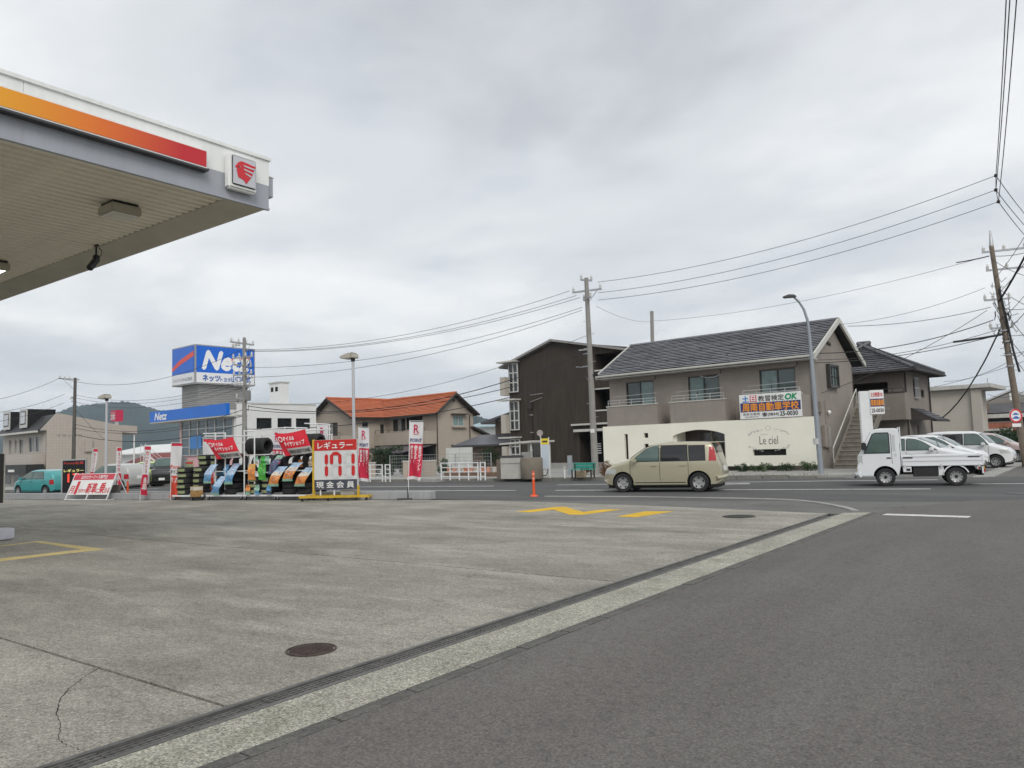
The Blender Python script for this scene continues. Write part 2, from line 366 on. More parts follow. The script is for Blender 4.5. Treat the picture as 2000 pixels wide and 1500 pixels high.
# the trench drain
dr = thing('drain_channel', 'long steel grated drain channel between forecourt and gutter strip', 'drain', (-4.22, 0, 0))
IRON = mat('galvanised drain iron', (.13, .127, .118), .6, .2, .4, 5, bump=.2)
for s_ in (-1, 1): B().box(s_ * .096 - .02, s_ * .096 + .02, -12, 16.2, -.05, .003).obj('rail', IRON, dr)
B().box(-.085, .085, -12, 16.2, -.12, -.1).obj('channel_bed', mat('black channel floor', (.018, .017, .015), .9, 0, .4, 8), dr)  # near-black floor seen through the gaps of the grating
gb = B()
for k in range(20): gb.box(-.058, .058, k * .05 + .01, k * .05 + .036, -.03, -.006)
for xx in (-.058, -.02, .02, .058): gb.box(xx - .006, xx + .006, 0.004, .994, -.035, -.001)
gm = gb.mesh('grating')
for k in range(28): link('grating', gm, IRON, dr, (.014 + rnd.uniform(-.004, .004), -12 + k * 1.0, rnd.uniform(-.006, .001)), (0, rnd.uniform(-.03, .03), 0))

# manhole covers
RUST = mat('rusted cast iron', (.085, .06, .052), .65, .4, .35, 7, bump=.4, bscale=45)
def manhole(p, r, label, m=RUST):
    t = thing('manhole_cover', label, 'manhole cover', (p.x, p.y, .004))
    B().lathe([(r + .026, 0), (r + .026, .006), (r + .012, .006), (r + .012, -.01)], 40).obj('rim', m, t)
    b = B().lathe([(0, .004), (r, .004), (r, -.01)], 40)
    for i in range(-6, 7):
        for j in range(-6, 7):
            xx, yy = i * r / 6.5, j * r / 6.5
            if xx * xx + yy * yy < (r * .9) ** 2: b.box(xx - r * .05, xx + r * .05, yy - r * .05, yy + r * .05, .004, .009)
    b.obj('lid', m, t)
manhole(gr(608, 1270), .168, 'round rusty manhole cover in the forecourt near the drain')
manhole(gr(1443, 1009), .3, 'round dark manhole cover in the forecourt beyond the yellow letters', mat('dark cast iron', (.07, .07, .065), .6, .4, .3, 7))
manhole(gr(1990, 964), .3, 'round grey manhole cover in the main road at the right edge', mat('grey cast iron', (.15, .15, .15), .6, .4, .3, 7))

# painted markings
def strip(name, pts, wd, m, z=.005):
    b = B()
    if len(pts) == 2 and (Vector(pts[0][:2]) - Vector(pts[1][:2])).length > 30:
        pts = [Vector(pts[0][:2]).lerp(Vector(pts[1][:2]), i / 24) for i in range(25)]
    for a, c in zip(pts, pts[1:]):
        a, c = Vector(a[:2]).to_3d(), Vector(c[:2]).to_3d(); t = (c - a).normalized(); s = Vector((-t.y, t.x, 0)) * wd / 2
        q = [a - s, c - s, c + s, a + s]; zz = [zd(v.dot(EX)) for v in (a, c, c, a)]
        b.ext([(v.x, v.y, z - .003 + h_) for v, h_ in zip(q, zz)], (0, 0, .003))
    return struct(name, b, m)
def pxpoly(pts): return [tuple(gr(*p))[:2] for p in pts]
struct('painted_letter', B().slab(pxpoly([(1007.3, 999.6), (1084.3, 990.2), (1104.6, 990.2), (1139.3, 1000.1), (1177.8, 995.2), (1214.6, 995.2), (1136.5, 1005.6), (1111.8, 1005.1), (1080.4, 995.7), (1034.8, 1000.7)]), .001, .004), G_YEL)
struct('painted_letter', B().slab(pxpoly([(1205, 1009), (1260, 999), (1316, 999), (1241, 1010.5)]), .001, .004), G_YEL)
strip('island_line', pxpoly([(-60, 1075), (66, 1058.5)]), .1, G_YELP, .004)
struct('island_line', B().slab(pxpoly([(60, 1058), (80, 1057.3), (205, 1073), (170, 1075)]), .001, .0045), G_YELP)
struct('island_line', B().slab(pxpoly([(165, 1073), (205, 1073), (-60, 1103), (-60, 1098)]), .001, .005), G_YELP)
strip('stop_line', [(-3.3, 16.45), (-1.85, 16.35)], .3, G_PAINT, .009)
strip('lane_line', [rd(-60, 24.85), rd(-12.47, 24.8)], .15, G_PAINT)
strip('lane_line', [rd(-10.9, 24.8), rd(.65, 24.85)], .15, G_PAINT)
strip('lane_line', [rd(-70, 27.7), rd(-14.9, 27.68)], .15, G_PAINT)
strip('edge_line', [rd(-90, 28.3), rd(-12, 28.3), rd(-7.2, 29.0), rd(-2.7, 29.7), rd(1.0, 29.9)], .15, G_PAINT)
strip('lane_line', [rd(-6.3, 28.0), rd(-4.9, 28.25)], .3, G_PAINT)
strip('lane_line', [rd(1.6, 27.25), rd(14, 27.3)], .15, G_PAINT)
# flush kerb that sweeps round the corner of the entrance
cv = [gr(*p) for p in [(1065, 970), (1250, 970.8), (1450, 974), (1510, 975.6), (1560, 978), (1600, 982.5), (1632, 988), (1655, 993), (1670, 998)]]
ke = bpy.data.objects.new('entrance_kerb', None); COL.objects.link(ke); ke['kind'] = 'structure'
for a, c in zip(cv, cv[1:]):
    n_ = max(1, int((c - a).length / .7))
    for k in range(n_):
        p, q = a.lerp(c, k / n_), a.lerp(c, (k + .985) / n_); t = (q - p).normalized(); s = Vector((-t.y, t.x, 0)) * .075
        B().slab([(p - s)[:2], (q - s)[:2], (q + s)[:2], (p + s)[:2]], -.05, .022).obj('kerb_stone', G_PAVE, ke, bevel=.006, seg=1)

# far pavement: raised, with kerb stones
struct('pavement', B().slab([rd(-34, 31.9), rd(-1.7, 31.9), (-8.4, 36.9), (-14, 45), (-30, 139), rd(-34, 145)], -.05, .12), G_PAVE)
struct('pavement', ribbon(ES, 31.9, 145, -.05, .12), G_PAVE)
fk = bpy.data.objects.new('kerb', None); COL.objects.link(fk); fk['kind'] = 'structure'
me = B().box(-.495, .495, -.09, .09, -.05, .14).mesh('kerb_stone', bevel=.02)
G_KST = gmat('kerb stone concrete', (.23, .225, .2), .3, .8, (1, 1, 1), .25, second=((.12, .12, .085), 2.5, (1, 1, 1), .7))
for k in range(95):
    p = rd(-96.5 + k, 31.81); drop = .0 if k < 93 else (.05 if k == 93 else .1)
    link('kerb_stone', me, G_KST, fk, (p.x, p.y, zd(-96.5 + k) - drop + rnd.uniform(-.006, .004)), (rnd.uniform(-.01, .01), 0, R_(10) + rnd.uniform(-.006, .006)))

# hills
def hill(name, px0, px1, prof, depth, m, thick=500):
    """a ridge with its own depth: rows of a height field behind a measured skyline"""
    b = B(); nx = 240; ny = 16; V = []
    for j in range(ny):
        for i in range(nx):
            px = px0 + (px1 - px0) * i / (nx - 1)
            for (a, ya), (c, yc) in zip(prof, prof[1:]):
                if a <= px <= c: yy = ya + (yc - ya) * (px - a) / (c - a); break
            top = at(px, yy, depth); v = j / (ny - 1)
            h = math.sin(min(1, v * 1.0) * math.pi) ** .8
            d = ray(px, 890); d.z = 0; d.normalize()
            p = top + d * (v - .5) * thick
            z = max(0, top.z) * h + (rnd.uniform(-1, 1) * depth * .0012 if 0 < j < ny - 1 else 0)
            V.append((p.x, p.y, z if 0 < j < ny - 1 else -4))
    return struct(name, b.add(V, [(j * nx + i, j * nx + i + 1, (j + 1) * nx + i + 1, (j + 1) * nx + i) for j in range(ny - 1) for i in range(nx - 1)]), m, smooth=True)
FOREST = mat('far forest', (.03, .05, .035), .95, 0, .45, .012, bump=1.0, bscale=.05, fine=.35, spec=.1)
hill('hills', -260, 640, [(-260, 905), (-200, 892), (-60, 868), (0, 850), (40, 838), (80, 822), (110, 806), (140, 795), (180, 790), (215, 787), (238, 785), (262, 788), (300, 799), (340, 806), (400, 826), (470, 845), (560, 862), (640, 880)], 2300, FOREST, 900)
hill('hills', 760, 1100, [(760, 882), (820, 858), (860, 835), (890, 818), (915, 808), (935, 813), (960, 822), (985, 838), (1040, 855), (1100, 871)], 1900, FOREST, 700)
# ================================================================== the filling station canopy
CW = mat('canopy white panel', (.82, .83, .81), .4, 0, .05, 1.2, streak=.05); CG = mat('canopy grey panel', (.36, .38, .42), .45, 0, .06, 1.2, streak=.05)
SOFF = mat('soffit metal', (.82, .77, .65), .5, 0, .1, 1.5, streak=.05)
HC = 5.5
cpt = at(525, 407, 12); _k = (HC - EYE.z) / (cpt.z - EYE.z); corner = EYE + (cpt - EYE) * _k; CX, CY = corner.x, corner.y
ca = thing('filling_station_canopy', 'large white and grey filling station canopy with orange to red light band', 'canopy', (CX, CY, 0))
top_z = EYE.z + (at(525, 315, 12).z - EYE.z) * _k; FH = top_z - HC
mid = HC + FH * .47
YL = -16.0; XL = -22.0
# fascia: two bands on the side towards the side road, the same on the main road side
for nm, z0, z1, m in (('lower_fascia', HC, mid, CG), ('upper_fascia', mid, top_z, CW)):
    off = .003 if nm == 'upper_fascia' else 0
    B().box(-.06, off, YL, off, z0, z1).obj(nm, m, ca); B().box(XL, -.0605, -.06, off, z0, z1).obj(nm, m, ca)
B().box(-.09, .03, YL, .03, top_z, top_z + .05).obj('coping', CW, ca); B().box(XL, -.091, -.09, .03, top_z, top_z + .05).obj('coping', CW, ca)
B().box(-.05, .012, YL, .012, HC - .03, HC - .001).obj('drip_edge', CG, ca)
for k in range(3): B().box(.0, .0035, -3.6 - k * 3.6, -3.594 - k * 3.6, HC, top_z).obj('panel_seam', CG, ca)
# soffit strips run towards the side-road fascia
SW = .2; YE = -.5; ZS = HC + .14
b0 = B().ext([(0, 0, .075), (0, 0, .065), (-.03, 0, 0), (-.12, 0, 0), (-.15, 0, .065), (-SW, 0, .065), (-SW, 0, .075)], (0, YL - YE + .1, 0))   # one corrugation of the sheet, running towards the main road
sm = b0.mesh('soffit_panel')
for k in range(int((-XL - .1) / SW)):
    link('soffit_panel', sm, SOFF, ca, (-.07 - k * SW, YE, ZS + rnd.uniform(-.0015, .0015)))
B().ext([(-.062, -.01, HC - .0005), (-.062, -.06, HC - .0005), (-.062, YE, ZS - .012), (-.062, YE, HC + .3), (-.062, -.01, HC + .3)], (XL + .07, 0, 0)).obj('edge_beam', mat('beam grey beige', (.52, .49, .41), .6, 0, .1, 1.5), ca)
B().box(XL, -.05, YL, -.05, HC + .32, HC + .4).obj('deck', CG, ca)
B().box(XL, -.07, YL, YE, HC + .222, HC + .32).obj('soffit_backing', DARK, ca)
for (xx, yy) in ((-5.5, -9.5), (-16, -9.5)): B().box(xx - .25, xx + .25, yy - .2, yy + .2, 0, HC + .3).obj('column', CW, ca, bevel=.03)
# orange to red light band on a shallow box
yb = at(399, 300, 12); 
def on_fascia(px, py):
    d = ray(px, py); p = EYE + d * ((CX - EYE.x) / d.x); return p.y - CY, p.z
y_end, zt_ = on_fascia(398, 300); _, zb_ = on_fascia(398, 330)
B().box(.0035, .1, YL, y_end, zb_ - .03, zt_ + .03).obj('band_housing', CW, ca, bevel=.008)
band = bpy.data.materials.new('orange to red band'); band.use_nodes = True; t_ = band.node_tree
tc_ = t_.nodes.new('ShaderNodeTexCoord'); sp_ = t_.nodes.new('ShaderNodeSeparateXYZ'); t_.links.new(tc_.outputs['Object'], sp_.inputs[0])
mr_ = t_.nodes.new('ShaderNodeMapRange'); mr_.inputs[1].default_value = on_fascia(0, 205)[0]; mr_.inputs[2].default_value = on_fascia(350, 300)[0]; t_.links.new(sp_.outputs[1], mr_.inputs[0])
rp_ = t_.nodes.new('ShaderNodeValToRGB'); e_ = rp_.color_ramp.elements; e_[0].color = (.85, .36, .012, 1); e_[1].color = (.56, .014, .024, 1); em = e_.new(.5); em.color = (.78, .17, .015, 1)
t_.links.new(mr_.outputs[0], rp_.inputs[0]); p_ = t_.nodes['Principled BSDF']; t_.links.new(rp_.outputs[0], p_.inputs['Base Color']); p_.inputs['Roughness'].default_value = .3
B().box(.1, .106, YL, y_end - .02, zb_, zt_).obj('light_band', band, ca, label='light band fading from orange to red')
B().box(.0035, .13, YL, y_end + .01, zb_ - .06, zb_ - .031).obj('band_ledge', mat('dark trim', (.05, .05, .055), .5), ca)
# emblem: square light box with a winged head in red
e0, ez1 = on_fascia(437, 303); e1, ez1b = on_fascia(492, 322); _, ez0 = on_fascia(437, 366)
lb = B().box(.0035, .14, e0, e1, ez0 - .02, ez1 + .02).obj('emblem_box', CW, ca, bevel=.03)
LBF = mat('pale light box face', (.55, .56, .6), .3, 0, .04, 2)
ew, eh = e1 - e0, ez1 - ez0
B().box(.1405, .165, e0 + .09 * ew, e1 - .07 * ew, ez0 + .08 * eh, ez1 - .02 * eh).obj('emblem_face', LBF, lb, bevel=.015)
EMR = mat('emblem red', (.62, .02, .03), .3, 0, .04, 3)
def em(pts, m, dd): 
    return B().ext([(dd, e0 + ew * (.09 + .84 * u), ez0 + eh * (.08 + .9 * v)) for u, v in pts], (.006, 0, 0)).obj('emblem_mark', m, lb)
em([(.10, .62), (.18, .70), (.24, .78), (.36, .84), (.55, .83), (.80, .80), (.97, .79), (.90, .66), (.84, .50), (.76, .36), (.66, .22), (.56, .10), (.47, .20), (.36, .24), (.24, .26), (.20, .36), (.19, .44), (.16, .48), (.19, .55), (.10, .60)], EMR, .166)
for q in ([(.42, .72), (.60, .715), (.92, .70), (.90, .655), (.62, .665), (.46, .68)], [(.44, .60), (.60, .585), (.85, .55), (.83, .505), (.62, .535), (.47, .56)], [(.50, .47), (.62, .45), (.77, .41), (.75, .365), (.63, .40), (.52, .43)], [(.22, .66), (.33, .62), (.24, .60), (.32, .635)]):
    em(q, LBF, .1725)
# junction box sticking out past the corner
B().box(-.35, -.1, .004, .16, HC + FH * .3, HC + FH * .72).obj('corner_box', CG, ca, bevel=.01); B().box(-.36, -.09, .004, .17, HC + FH * .722, HC + FH * .75).obj('corner_box_lid', CW, ca)

def on_soffit(px, py, z=HC + .12):
    d = ray(px, py); return EYE + d * ((z - EYE.z) / d.z)
LENS = mat('lamp lens', (.62, .6, .52), .35, 0, .05, 4)
def can_light(p, lit, label):
    t = thing('canopy_light', label, 'light fixture', (p.x, p.y, HC + .138), 0, 'square lights under the canopy')
    B().box(-.2, .2, -.2, .2, -.045, .0).obj('mounting_plate', BLACKP, t)
    B().ext([(-.24, -.24, -.045), (.24, -.24, -.045), (.24, .24, -.045), (-.24, .24, -.045)], (0, 0, -.15)).obj('housing', mat('fixture beige', (.46, .43, .35), .5), t, bevel=.02)
    B().box(-.2, .2, -.2, .2, -.2, -.191).obj('frame', CW, t)
    B().box(-.17, .17, -.17, .17, -.206, -.2005).obj('lens', mat('lit lamp lens', (1, .98, .9), .3, 0, 0, emit=3.0) if lit else LENS, t)
can_light(on_soffit(234, 402), False, 'unlit square light under the canopy near its front edge')
can_light(on_soffit(-14, 512), True, 'lit square light under the canopy at the left edge')
p = on_soffit(188, 480)
sc_ = thing('security_camera', 'black security camera hanging under the canopy edge', 'camera', (p.x, p.y, HC + .138))
B().tube((0, 0, 0), (0, 0, -.22), .018).obj('stem', BLACKP, sc_)
B().box(-.06, .06, -.02, .02, -.03, 0).obj('mount', BLACKP, sc_)
B().box(-.05, .05, -.05, .05, -.3, -.2).obj('swivel', BLACKP, sc_, bevel=.015)
b_ = B().box(-.05, .05, -.16, .16, -.055, .055).obj('camera_body', BLACKP, sc_, bevel=.02, loc=(.02, -.06, -.38), rot=(R_(52), 0, R_(20)))
B().path([(.03, .03, -.05), (.09, .06, -.12), (.06, .07, -.2), (.0, .04, -.24)], .008).obj('cable', BLACKP, sc_)

# pole sign at the left edge, on a round concrete base
p = at(-12, 1045, 14.6); p = gr(-14, 1055)
sg = thing('forecourt_sign', 'dark framed forecourt sign on a post with a round white base at left edge', 'sign', (p.x, p.y, 0), R_(8))
B().lathe([(0, 0), (.32, 0), (.36, .02), (.36, .19), (.34, .215), (0, .215)], 28).obj('base', mat('white painted concrete', (.55, .55, .6), .7, 0, .1, 3), sg, smooth=True)
B().box(-.03, .1, -.06, .06, .2, .95).obj('post', mat('dark grey steel', (.09, .09, .09), .5, .3), sg, bevel=.01)
B().box(-.55, .25, -.06, .06, .74, 1.72).obj('cabinet', mat('dark cabinet', (.03, .028, .025), .4), sg, bevel=.01)
B().box(-.52, .17, -.066, -.0605, .78, 1.68).obj('face', WHITE, sg)
B().box(.2505, .262, .04, .066, .74, 1.72).obj('edge_trim', mat('cream trim', (.6, .58, .5), .5), sg)
# ================================================================== building helpers
def wall(parent, mp, u0, u1, w0, w1, holes, m, name='wall', rev=.14, top=None):
    """a wall with real openings; holes = (u0,u1,w0,w1); reveals go rev deep"""
    us = sorted({u0, u1} | {h[i] for h in holes for i in (0, 1)}); ws = sorted({w0, w1} | {h[i] for h in holes for i in (2, 3)})
    b = B()
    for a, c in zip(us, us[1:]):
        for e, g in zip(ws, ws[1:]):
            mu, mw = (a + c) / 2, (e + g) / 2
            if any(h[0] < mu < h[1] and h[2] < mw < h[3] for h in holes): continue
            b.quad(mp(a, e, 0), mp(c, e, 0), mp(c, g, 0), mp(a, g, 0))
    for h in holes:
        for (p, q) in (((h[0], h[2]), (h[1], h[2])), ((h[1], h[2]), (h[1], h[3])), ((h[1], h[3]), (h[0], h[3])), ((h[0], h[3]), (h[0], h[2]))):
            b.quad(mp(*p, 0), mp(*q, 0), mp(*q, rev), mp(*p, rev))
    me = bpy.data.meshes.new(name); me.from_pydata(b.v, [], b.f); me.validate()
    bm = bmesh.new(); bm.from_mesh(me); bmesh.ops.remove_doubles(bm, verts=bm.verts, dist=.0005); bm.to_mesh(me); bm.free()
    return link(name, me, m, parent)
ALU = mat('dark aluminium frame', (.06, .058, .055), .4, .3, .1, 4); ALUS = mat('silver aluminium frame', (.45, .45, .44), .4, .5, .1, 4); ALUW = mat('white window frame', (.5, .5, .48), .45, 0, .06, 4)
def window(parent, mp, h, fm=ALU, pm=GLASSD, nv=2, nh=1, d=.09, fw=.045, panes=None, name='window'):
    u0, u1, w0, w1 = h; b = B()
    b.mbox(mp, u0, u1, w0, w0 + fw, d - .05, d + .03); b.mbox(mp, u0, u1, w1 - fw, w1, d - .05, d + .03)
    b.mbox(mp, u0, u0 + fw, w0 + fw, w1 - fw, d - .05, d + .03); b.mbox(mp, u1 - fw, u1, w0 + fw, w1 - fw, d - .05, d + .03)
    for k in range(1, nv):
        u = u0 + (u1 - u0) * k / nv; b.mbox(mp, u - fw * .6, u + fw * .6, w0 + fw, w1 - fw, d - .045, d + .028)
    for k in range(1, nh):
        w_ = w0 + (w1 - w0) * k / nh; b.mbox(mp, u0 + fw, u1 - fw, w_ - fw * .5, w_ + fw * .5, d - .04, d + .026)
    wo = b.obj(name, fm, parent)
    for k in range(nv):
        a, c = u0 + (u1 - u0) * k / nv, u0 + (u1 - u0) * (k + 1) / nv
        for j in range(nh):
            e, g = w0 + (w1 - w0) * j / nh, w0 + (w1 - w0) * (j + 1) / nh
            q = panes[(k + j * nv) % len(panes)] if panes else pm
            B().mbox(mp, a + .01, c - .01, e + .01, g - .01, d + (.004 if k % 2 else .012), d + .02).obj('pane', q, wo)
    return wo
def mp_front(Y): return lambda u, w_, d: (u, Y + d, w_)
def mp_right(X): return lambda u, w_, d: (X - d, u, w_)
def mp_left(X): return lambda u, w_, d: (X + d, -u, w_)
def courses(parent, e0, e1, r1, r0, n, m, name='tile_course', th=.035, cell=None, jitter=0.0, plate=False):
    """rows of roof tiles from the eave e0-e1 up to the ridge r0-r1, each row lapping the one below; cell splits a row into tiles with small steps"""
    e0, e1, r0, r1 = map(Vector, (e0, e1, r0, r1)); nrm = (e1 - e0).cross(r0 - e0).normalized()
    if nrm.z < 0: nrm = -nrm
    for k in range(n):
        a, b_ = k / n, min(1, (k + 1.12) / n); p0, p1, q1, q0 = e0.lerp(r0, a), e1.lerp(r1, a), e1.lerp(r1, b_), e0.lerp(r0, b_)
        b = B(); L_ = (p1 - p0).length; nn = max(1, int(L_ / cell)) if cell else 1; off = .5 if k % 2 else 0
        for i in range(-1 if cell else 0, nn):
            s0, s1 = (i + off) / nn, (i + 1 + off) / nn
            if not cell: s0, s1 = 0, 1
            s0, s1 = max(0, s0), min(1, s1)
            if s1 - s0 < 1e-4: continue
            j = rnd.uniform(0, jitter); g = .0 if not cell else .012 / L_
            A, B2, C2, D2 = p0.lerp(p1, s0 + g), p0.lerp(p1, s1), q0.lerp(q1, s1), q0.lerp(q1, s0 + g)
            up = nrm * (th + j); lo = nrm * .004
            if plate:      # thin slates whose lower edge stands clear of the row below
                tk = nrm * .018
                b.add([A + up - tk, B2 + up - tk, C2 + lo, D2 + lo, A + up, B2 + up, C2 + lo * 3, D2 + lo * 3], [(4, 5, 6, 7), (0, 1, 5, 4), (0, 3, 2, 1), (1, 2, 6, 5), (3, 0, 4, 7)]); continue
            b.add([A + lo, B2 + lo, C2 + lo, D2 + lo, A + up, B2 + up, C2 + lo * 2, D2 + lo * 2], [(4, 5, 6, 7), (0, 1, 5, 4), (1, 2, 6, 5), (3, 0, 4, 7), (2, 3, 7, 6)])
        b.obj(name, m, parent)
def roofdeck(parent, pts_list, m, th=.12, name='roof'):
    b = B()
    for pts in pts_list:
        v = [Vector(p) for p in pts]; nrm = (v[1] - v[0]).cross(v[2] - v[0]).normalized()
        if nrm.z < 0: nrm = -nrm
        b.ext(v, -nrm * th)
    return b.obj(name, m, parent)
def rail(parent, mp, u0, u1, z0, z1, m, nbar=3, posts=4, name='railing', d0=-.02, d1=.02):
    b = B()
    for k in range(nbar):
        z = z1 - (z1 - z0) * k / max(1, nbar); b.mbox(mp, u0, u1, z - .018, z + .018, d0, d1)
    for k in range(posts):
        u = u0 + (u1 - u0) * k / (posts - 1); b.mbox(mp, u - .015, u + .015, z0, z1 - .02, d0 + .004, d1 - .004)
    return b.obj(name, m, parent)

# ------------------------------------------------------------------ taupe apartment house with the cream screen wall
TAUPE = mat('taupe siding', (.29, .255, .225), .8, 0, .08, 1.2, bump=.25, bscale=70, streak=.05, fine=.05, siding=.16)
CREAM = mat('cream render', (.82, .80, .69), .8, 0, .05, .8, bump=.1, bscale=60, streak=.012)
SLATE = mat('grey slate', (.235, .24, .26), .45, 0, .3, 3, bump=.2)
FASC = mat('pale grey fascia', (.52, .51, .47), .5, 0, .08, 2, streak=.08)
F1 = Fr(1595, 34, -4.5, .12)
h = F1.root('apartment_house', 'taupe two storey house with grey slate gable roof behind cream screen wall', 'house')
fy = 1.2; X0, X1, Y1 = -11.55, -.42, 7.0; ZE = 5.05
mf = mp_front(fy); mr = mp_right(X1)
wins = []
for (a, b_, t_, bt) in ((1222, 1276, 740, 800), (1343, 1404, 731, 793), (1482, 1552, 716, 785)):
    u0, z1 = F1.f(a, t_, fy); u1, _ = F1.f(b_, t_, fy); wins.append((u0, u1, 2.75, min(z1, 4.75)))
wall(h, mf, X0, X1, 0, ZE, wins, TAUPE)
for k, q in enumerate(wins):
    window(h, mf, q, ALU, GLASST, 2, panes=[GLASST, glass('half drawn window', (.06, .09, .085))] if k != 0 else [glass('dim teal window', (.05, .075, .07)), GLASST])
    B().mbox(mf, q[0] - .12, q[1] + .12, q[3] + .03, q[3] + .3, -.1, 0).obj('shutter_box', TAUPE, h, bevel=.01)
s0, sz1 = F1.sd(1612, 712, X1); s1, sz0 = F1.sd(1632, 755, X1)
sw = (s0 + .1, s1, sz0, sz1 - .05)
wall(h, mr, fy, Y1, 0, ZE, [sw], TAUPE)
# gable triangle
RY, RZ = 4.2, 7.2; 
B().ext([(X1 - .1, fy, ZE), (X1, fy, ZE), (X1, Y1, ZE), (X1 - .1, Y1, ZE)], (0, 0, .002)).obj('band_course', TAUPE, h)
B().ext([(X1, fy, ZE + .002), (X1, Y1, ZE + .002), (X1, RY, 6.95)], (-.12, 0, 0)).obj('gable', TAUPE, h)
B().ext([(X0, fy, ZE + .002), (X0, Y1, ZE + .002), (X0, RY, 6.95)], (.12, 0, 0)).obj('gable', TAUPE, h)
B().box(X0, X0 + .15, fy + .01, Y1, 0, ZE).obj('wall', TAUPE, h); B().box(X0, X1, Y1 - .15, Y1 - .001, 0, ZE).obj('wall', TAUPE, h)
wo = window(h, mr, sw, ALU, GLASST, 3, 2, d=-.1, fw=.05)
B().mbox(mr, sw[0] - .08, sw[1] + .08, sw[2] - .1, sw[2], -.2, 0).obj('sill', ALU, h); B().mbox(mr, sw[0] - .08, sw[1] + .08, sw[3], sw[3] + .08, -.2, 0).obj('hood', ALU, h)
for q in (sw[0] - .08, sw[1]): B().mbox(mr, q, q + .08, sw[2], sw[3], -.19, 0).obj('bay_side', ALU, h)
B().box(X0 + .1, X1 - .1, fy + .4, Y1 - .3, 0.1, 4.9).obj('interior', DARK, h)
# roof
xa, xb = -11.95, -.02; ez = 5.2; ey0, ey1 = .55, 7.85
rf = roofdeck(h, [[(xa, ey0, ez), (xb, ey0, ez), (xb, RY, RZ), (xa, RY, RZ)], [(xa, ey1, ez), (xb, ey1, ez), (xb, RY, RZ), (xa, RY, RZ)]], mat('roof board', (.03, .03, .03), .9))  # near-black board puts the lap shade between the slate rows
courses(rf, (xa + .1, ey0 - .03, ez), (xb - .1, ey0 - .03, ez), (xb - .1, RY, RZ), (xa + .1, RY, RZ), 19, SLATE, 'shingle_course', .06, 1.3, .02, plate=True)
courses(rf, (xa + .1, ey1 + .03, ez), (xb - .1, ey1 + .03, ez), (xb - .1, RY, RZ), (xa + .1, RY, RZ), 12, SLATE, 'shingle_course', .03)
B().box(xa, xb, RY - .12, RY + .12, RZ - .01, RZ + .06).obj('ridge_cap', SLATE, rf)
for s_, X in ((0, xb), (0, xa)):
    for yy in (ey0, ey1):
        B().ext([(X - .05, yy, ez - .2), (X - .05, yy, ez + .06), (X - .05, RY, RZ + .06), (X - .05, RY, RZ - .2)], (.1, 0, 0)).obj('barge_board', FASC, rf)
g_ = B().box(xa, xb - .02, ey0 - .14, ey0 - .02, ez - .12, ez + .0).obj('gutter', FASC, rf, bevel=.03)
B().box(xa + .1, xb - .1, ey0, fy, ez - .2, ez - .14).obj('soffit', FASC, rf)
for k in range(14):   # snow guards
    B().box(-.04, .04, -.03, .03, 0, .05).obj('snow_guard', ALU, rf, loc=(xa + .6 + k * .85, ey0 + .75 + (k % 2) * .35, ez + (.75 + (k % 2) * .35) * (RZ - ez) / (RY - ey0) + .04))
B().path([(X1 + .06, fy - .08, ez - .15), (X1 + .06, fy - .08, 2.5), (X1 + .06, fy - .08, .05)], .045, 8).obj('downpipe', FASC, h)
# balconies
bal = [(1184, 1296, 774, 832), (1307, 1429, 766, 828), (1446, 1578, 752, 815)]
for k, (a, b_, t_, q_) in enumerate(bal):
    u0, z1 = F1.f(a, t_, .06); u1, _ = F1.f(b_ - 14, t_, .06); z0 = 2.38; z1 = 3.42
    bb = B().box(u0, u1, .06, .16, z0, z1); bb.box(u0, u0 + .1, .16, fy, z0, z1); bb.box(u1 - .1, u1, .16, fy, z0, z1); bb.box(u0 + .1, u1 - .1, .16, fy, z0, z0 + .12)
    bo = bb.obj('balcony', TAUPE, h)
    B().box(u0 - .03, u1 + .03, .03, .19, z1, z1 + .05).obj('coping', FASC, bo)
    rail(bo, mp_front(.11), u0 + .08, u1 - .08, z1 + .05, z1 + .33, ALUS, 2, 5)
    B().path([(u0 + .15, .5, z1 + .55), (u1 - .3, .5, z1 + .6)], .016, 6).obj('drying_pole', ALUS, bo)
    if k:
        B().tube((u0 + 1.1, .6, z1 - .2), (u0 + 1.35, .5, z1 + .5), .02).obj('pole_holder', BLACKP, bo)
# fittings on the side wall: meters, conduit, sconce
for (a, c, e, g, m_) in ((2.0, 2.35, 1.0, 2.0, TAUPE), (2.45, 2.8, .95, 1.95, mat('meter grey', (.3, .28, .26), .5)), (1.75, 2.0, 2.6, 3.1, TAUPE)):
    B().mbox(mr, a, c, e, g, -.16, 0).obj('meter_box', m_, h, bevel=.015)
B().mbox(mr, 1.35, 1.75, .15, 2.3, -.02, .05).obj('side_door', mat('dark brown door', (.06, .05, .045), .5), h)
B().mbox(mr, 2.62, 2.66, 1.95, 3.2, -.05, 0).obj('conduit', TAUPE, h)
B().lathe([(0, .0), (.09, .02), (.11, .08), (.07, .14), (0, .16)], 12, axis='X').obj('wall_lamp', WHITE, h, loc=(X1 + .02, 2.95, 2.62))
b = B()
for k, (du, dz) in enumerate(((0, 0), (.06, .1), (.14, .02), (.2, .12), (.28, .0), (.34, .1), (.42, .02), (.5, .1))):
    b.tube((X1 + .03, 3.4 + du, 6.0 + dz - du * .1), (X1 + .03, 3.46 + du, 5.92 - du * .1), .014, n=5)
b.tube((X1 + .03, 3.35, 5.97), (X1 + .03, 3.95, 5.9), .012, n=5); b.obj('nameplate_script', ALU, h)
# cable on the wall
B().path([(-6.0, fy - .04, 4.75), (-5.6, fy - .05, 4.6), (-5.2, fy - .05, 4.62), (-4.9, fy - .04, 4.75)], .015, 5).obj('wall_cable', WHITE, h)

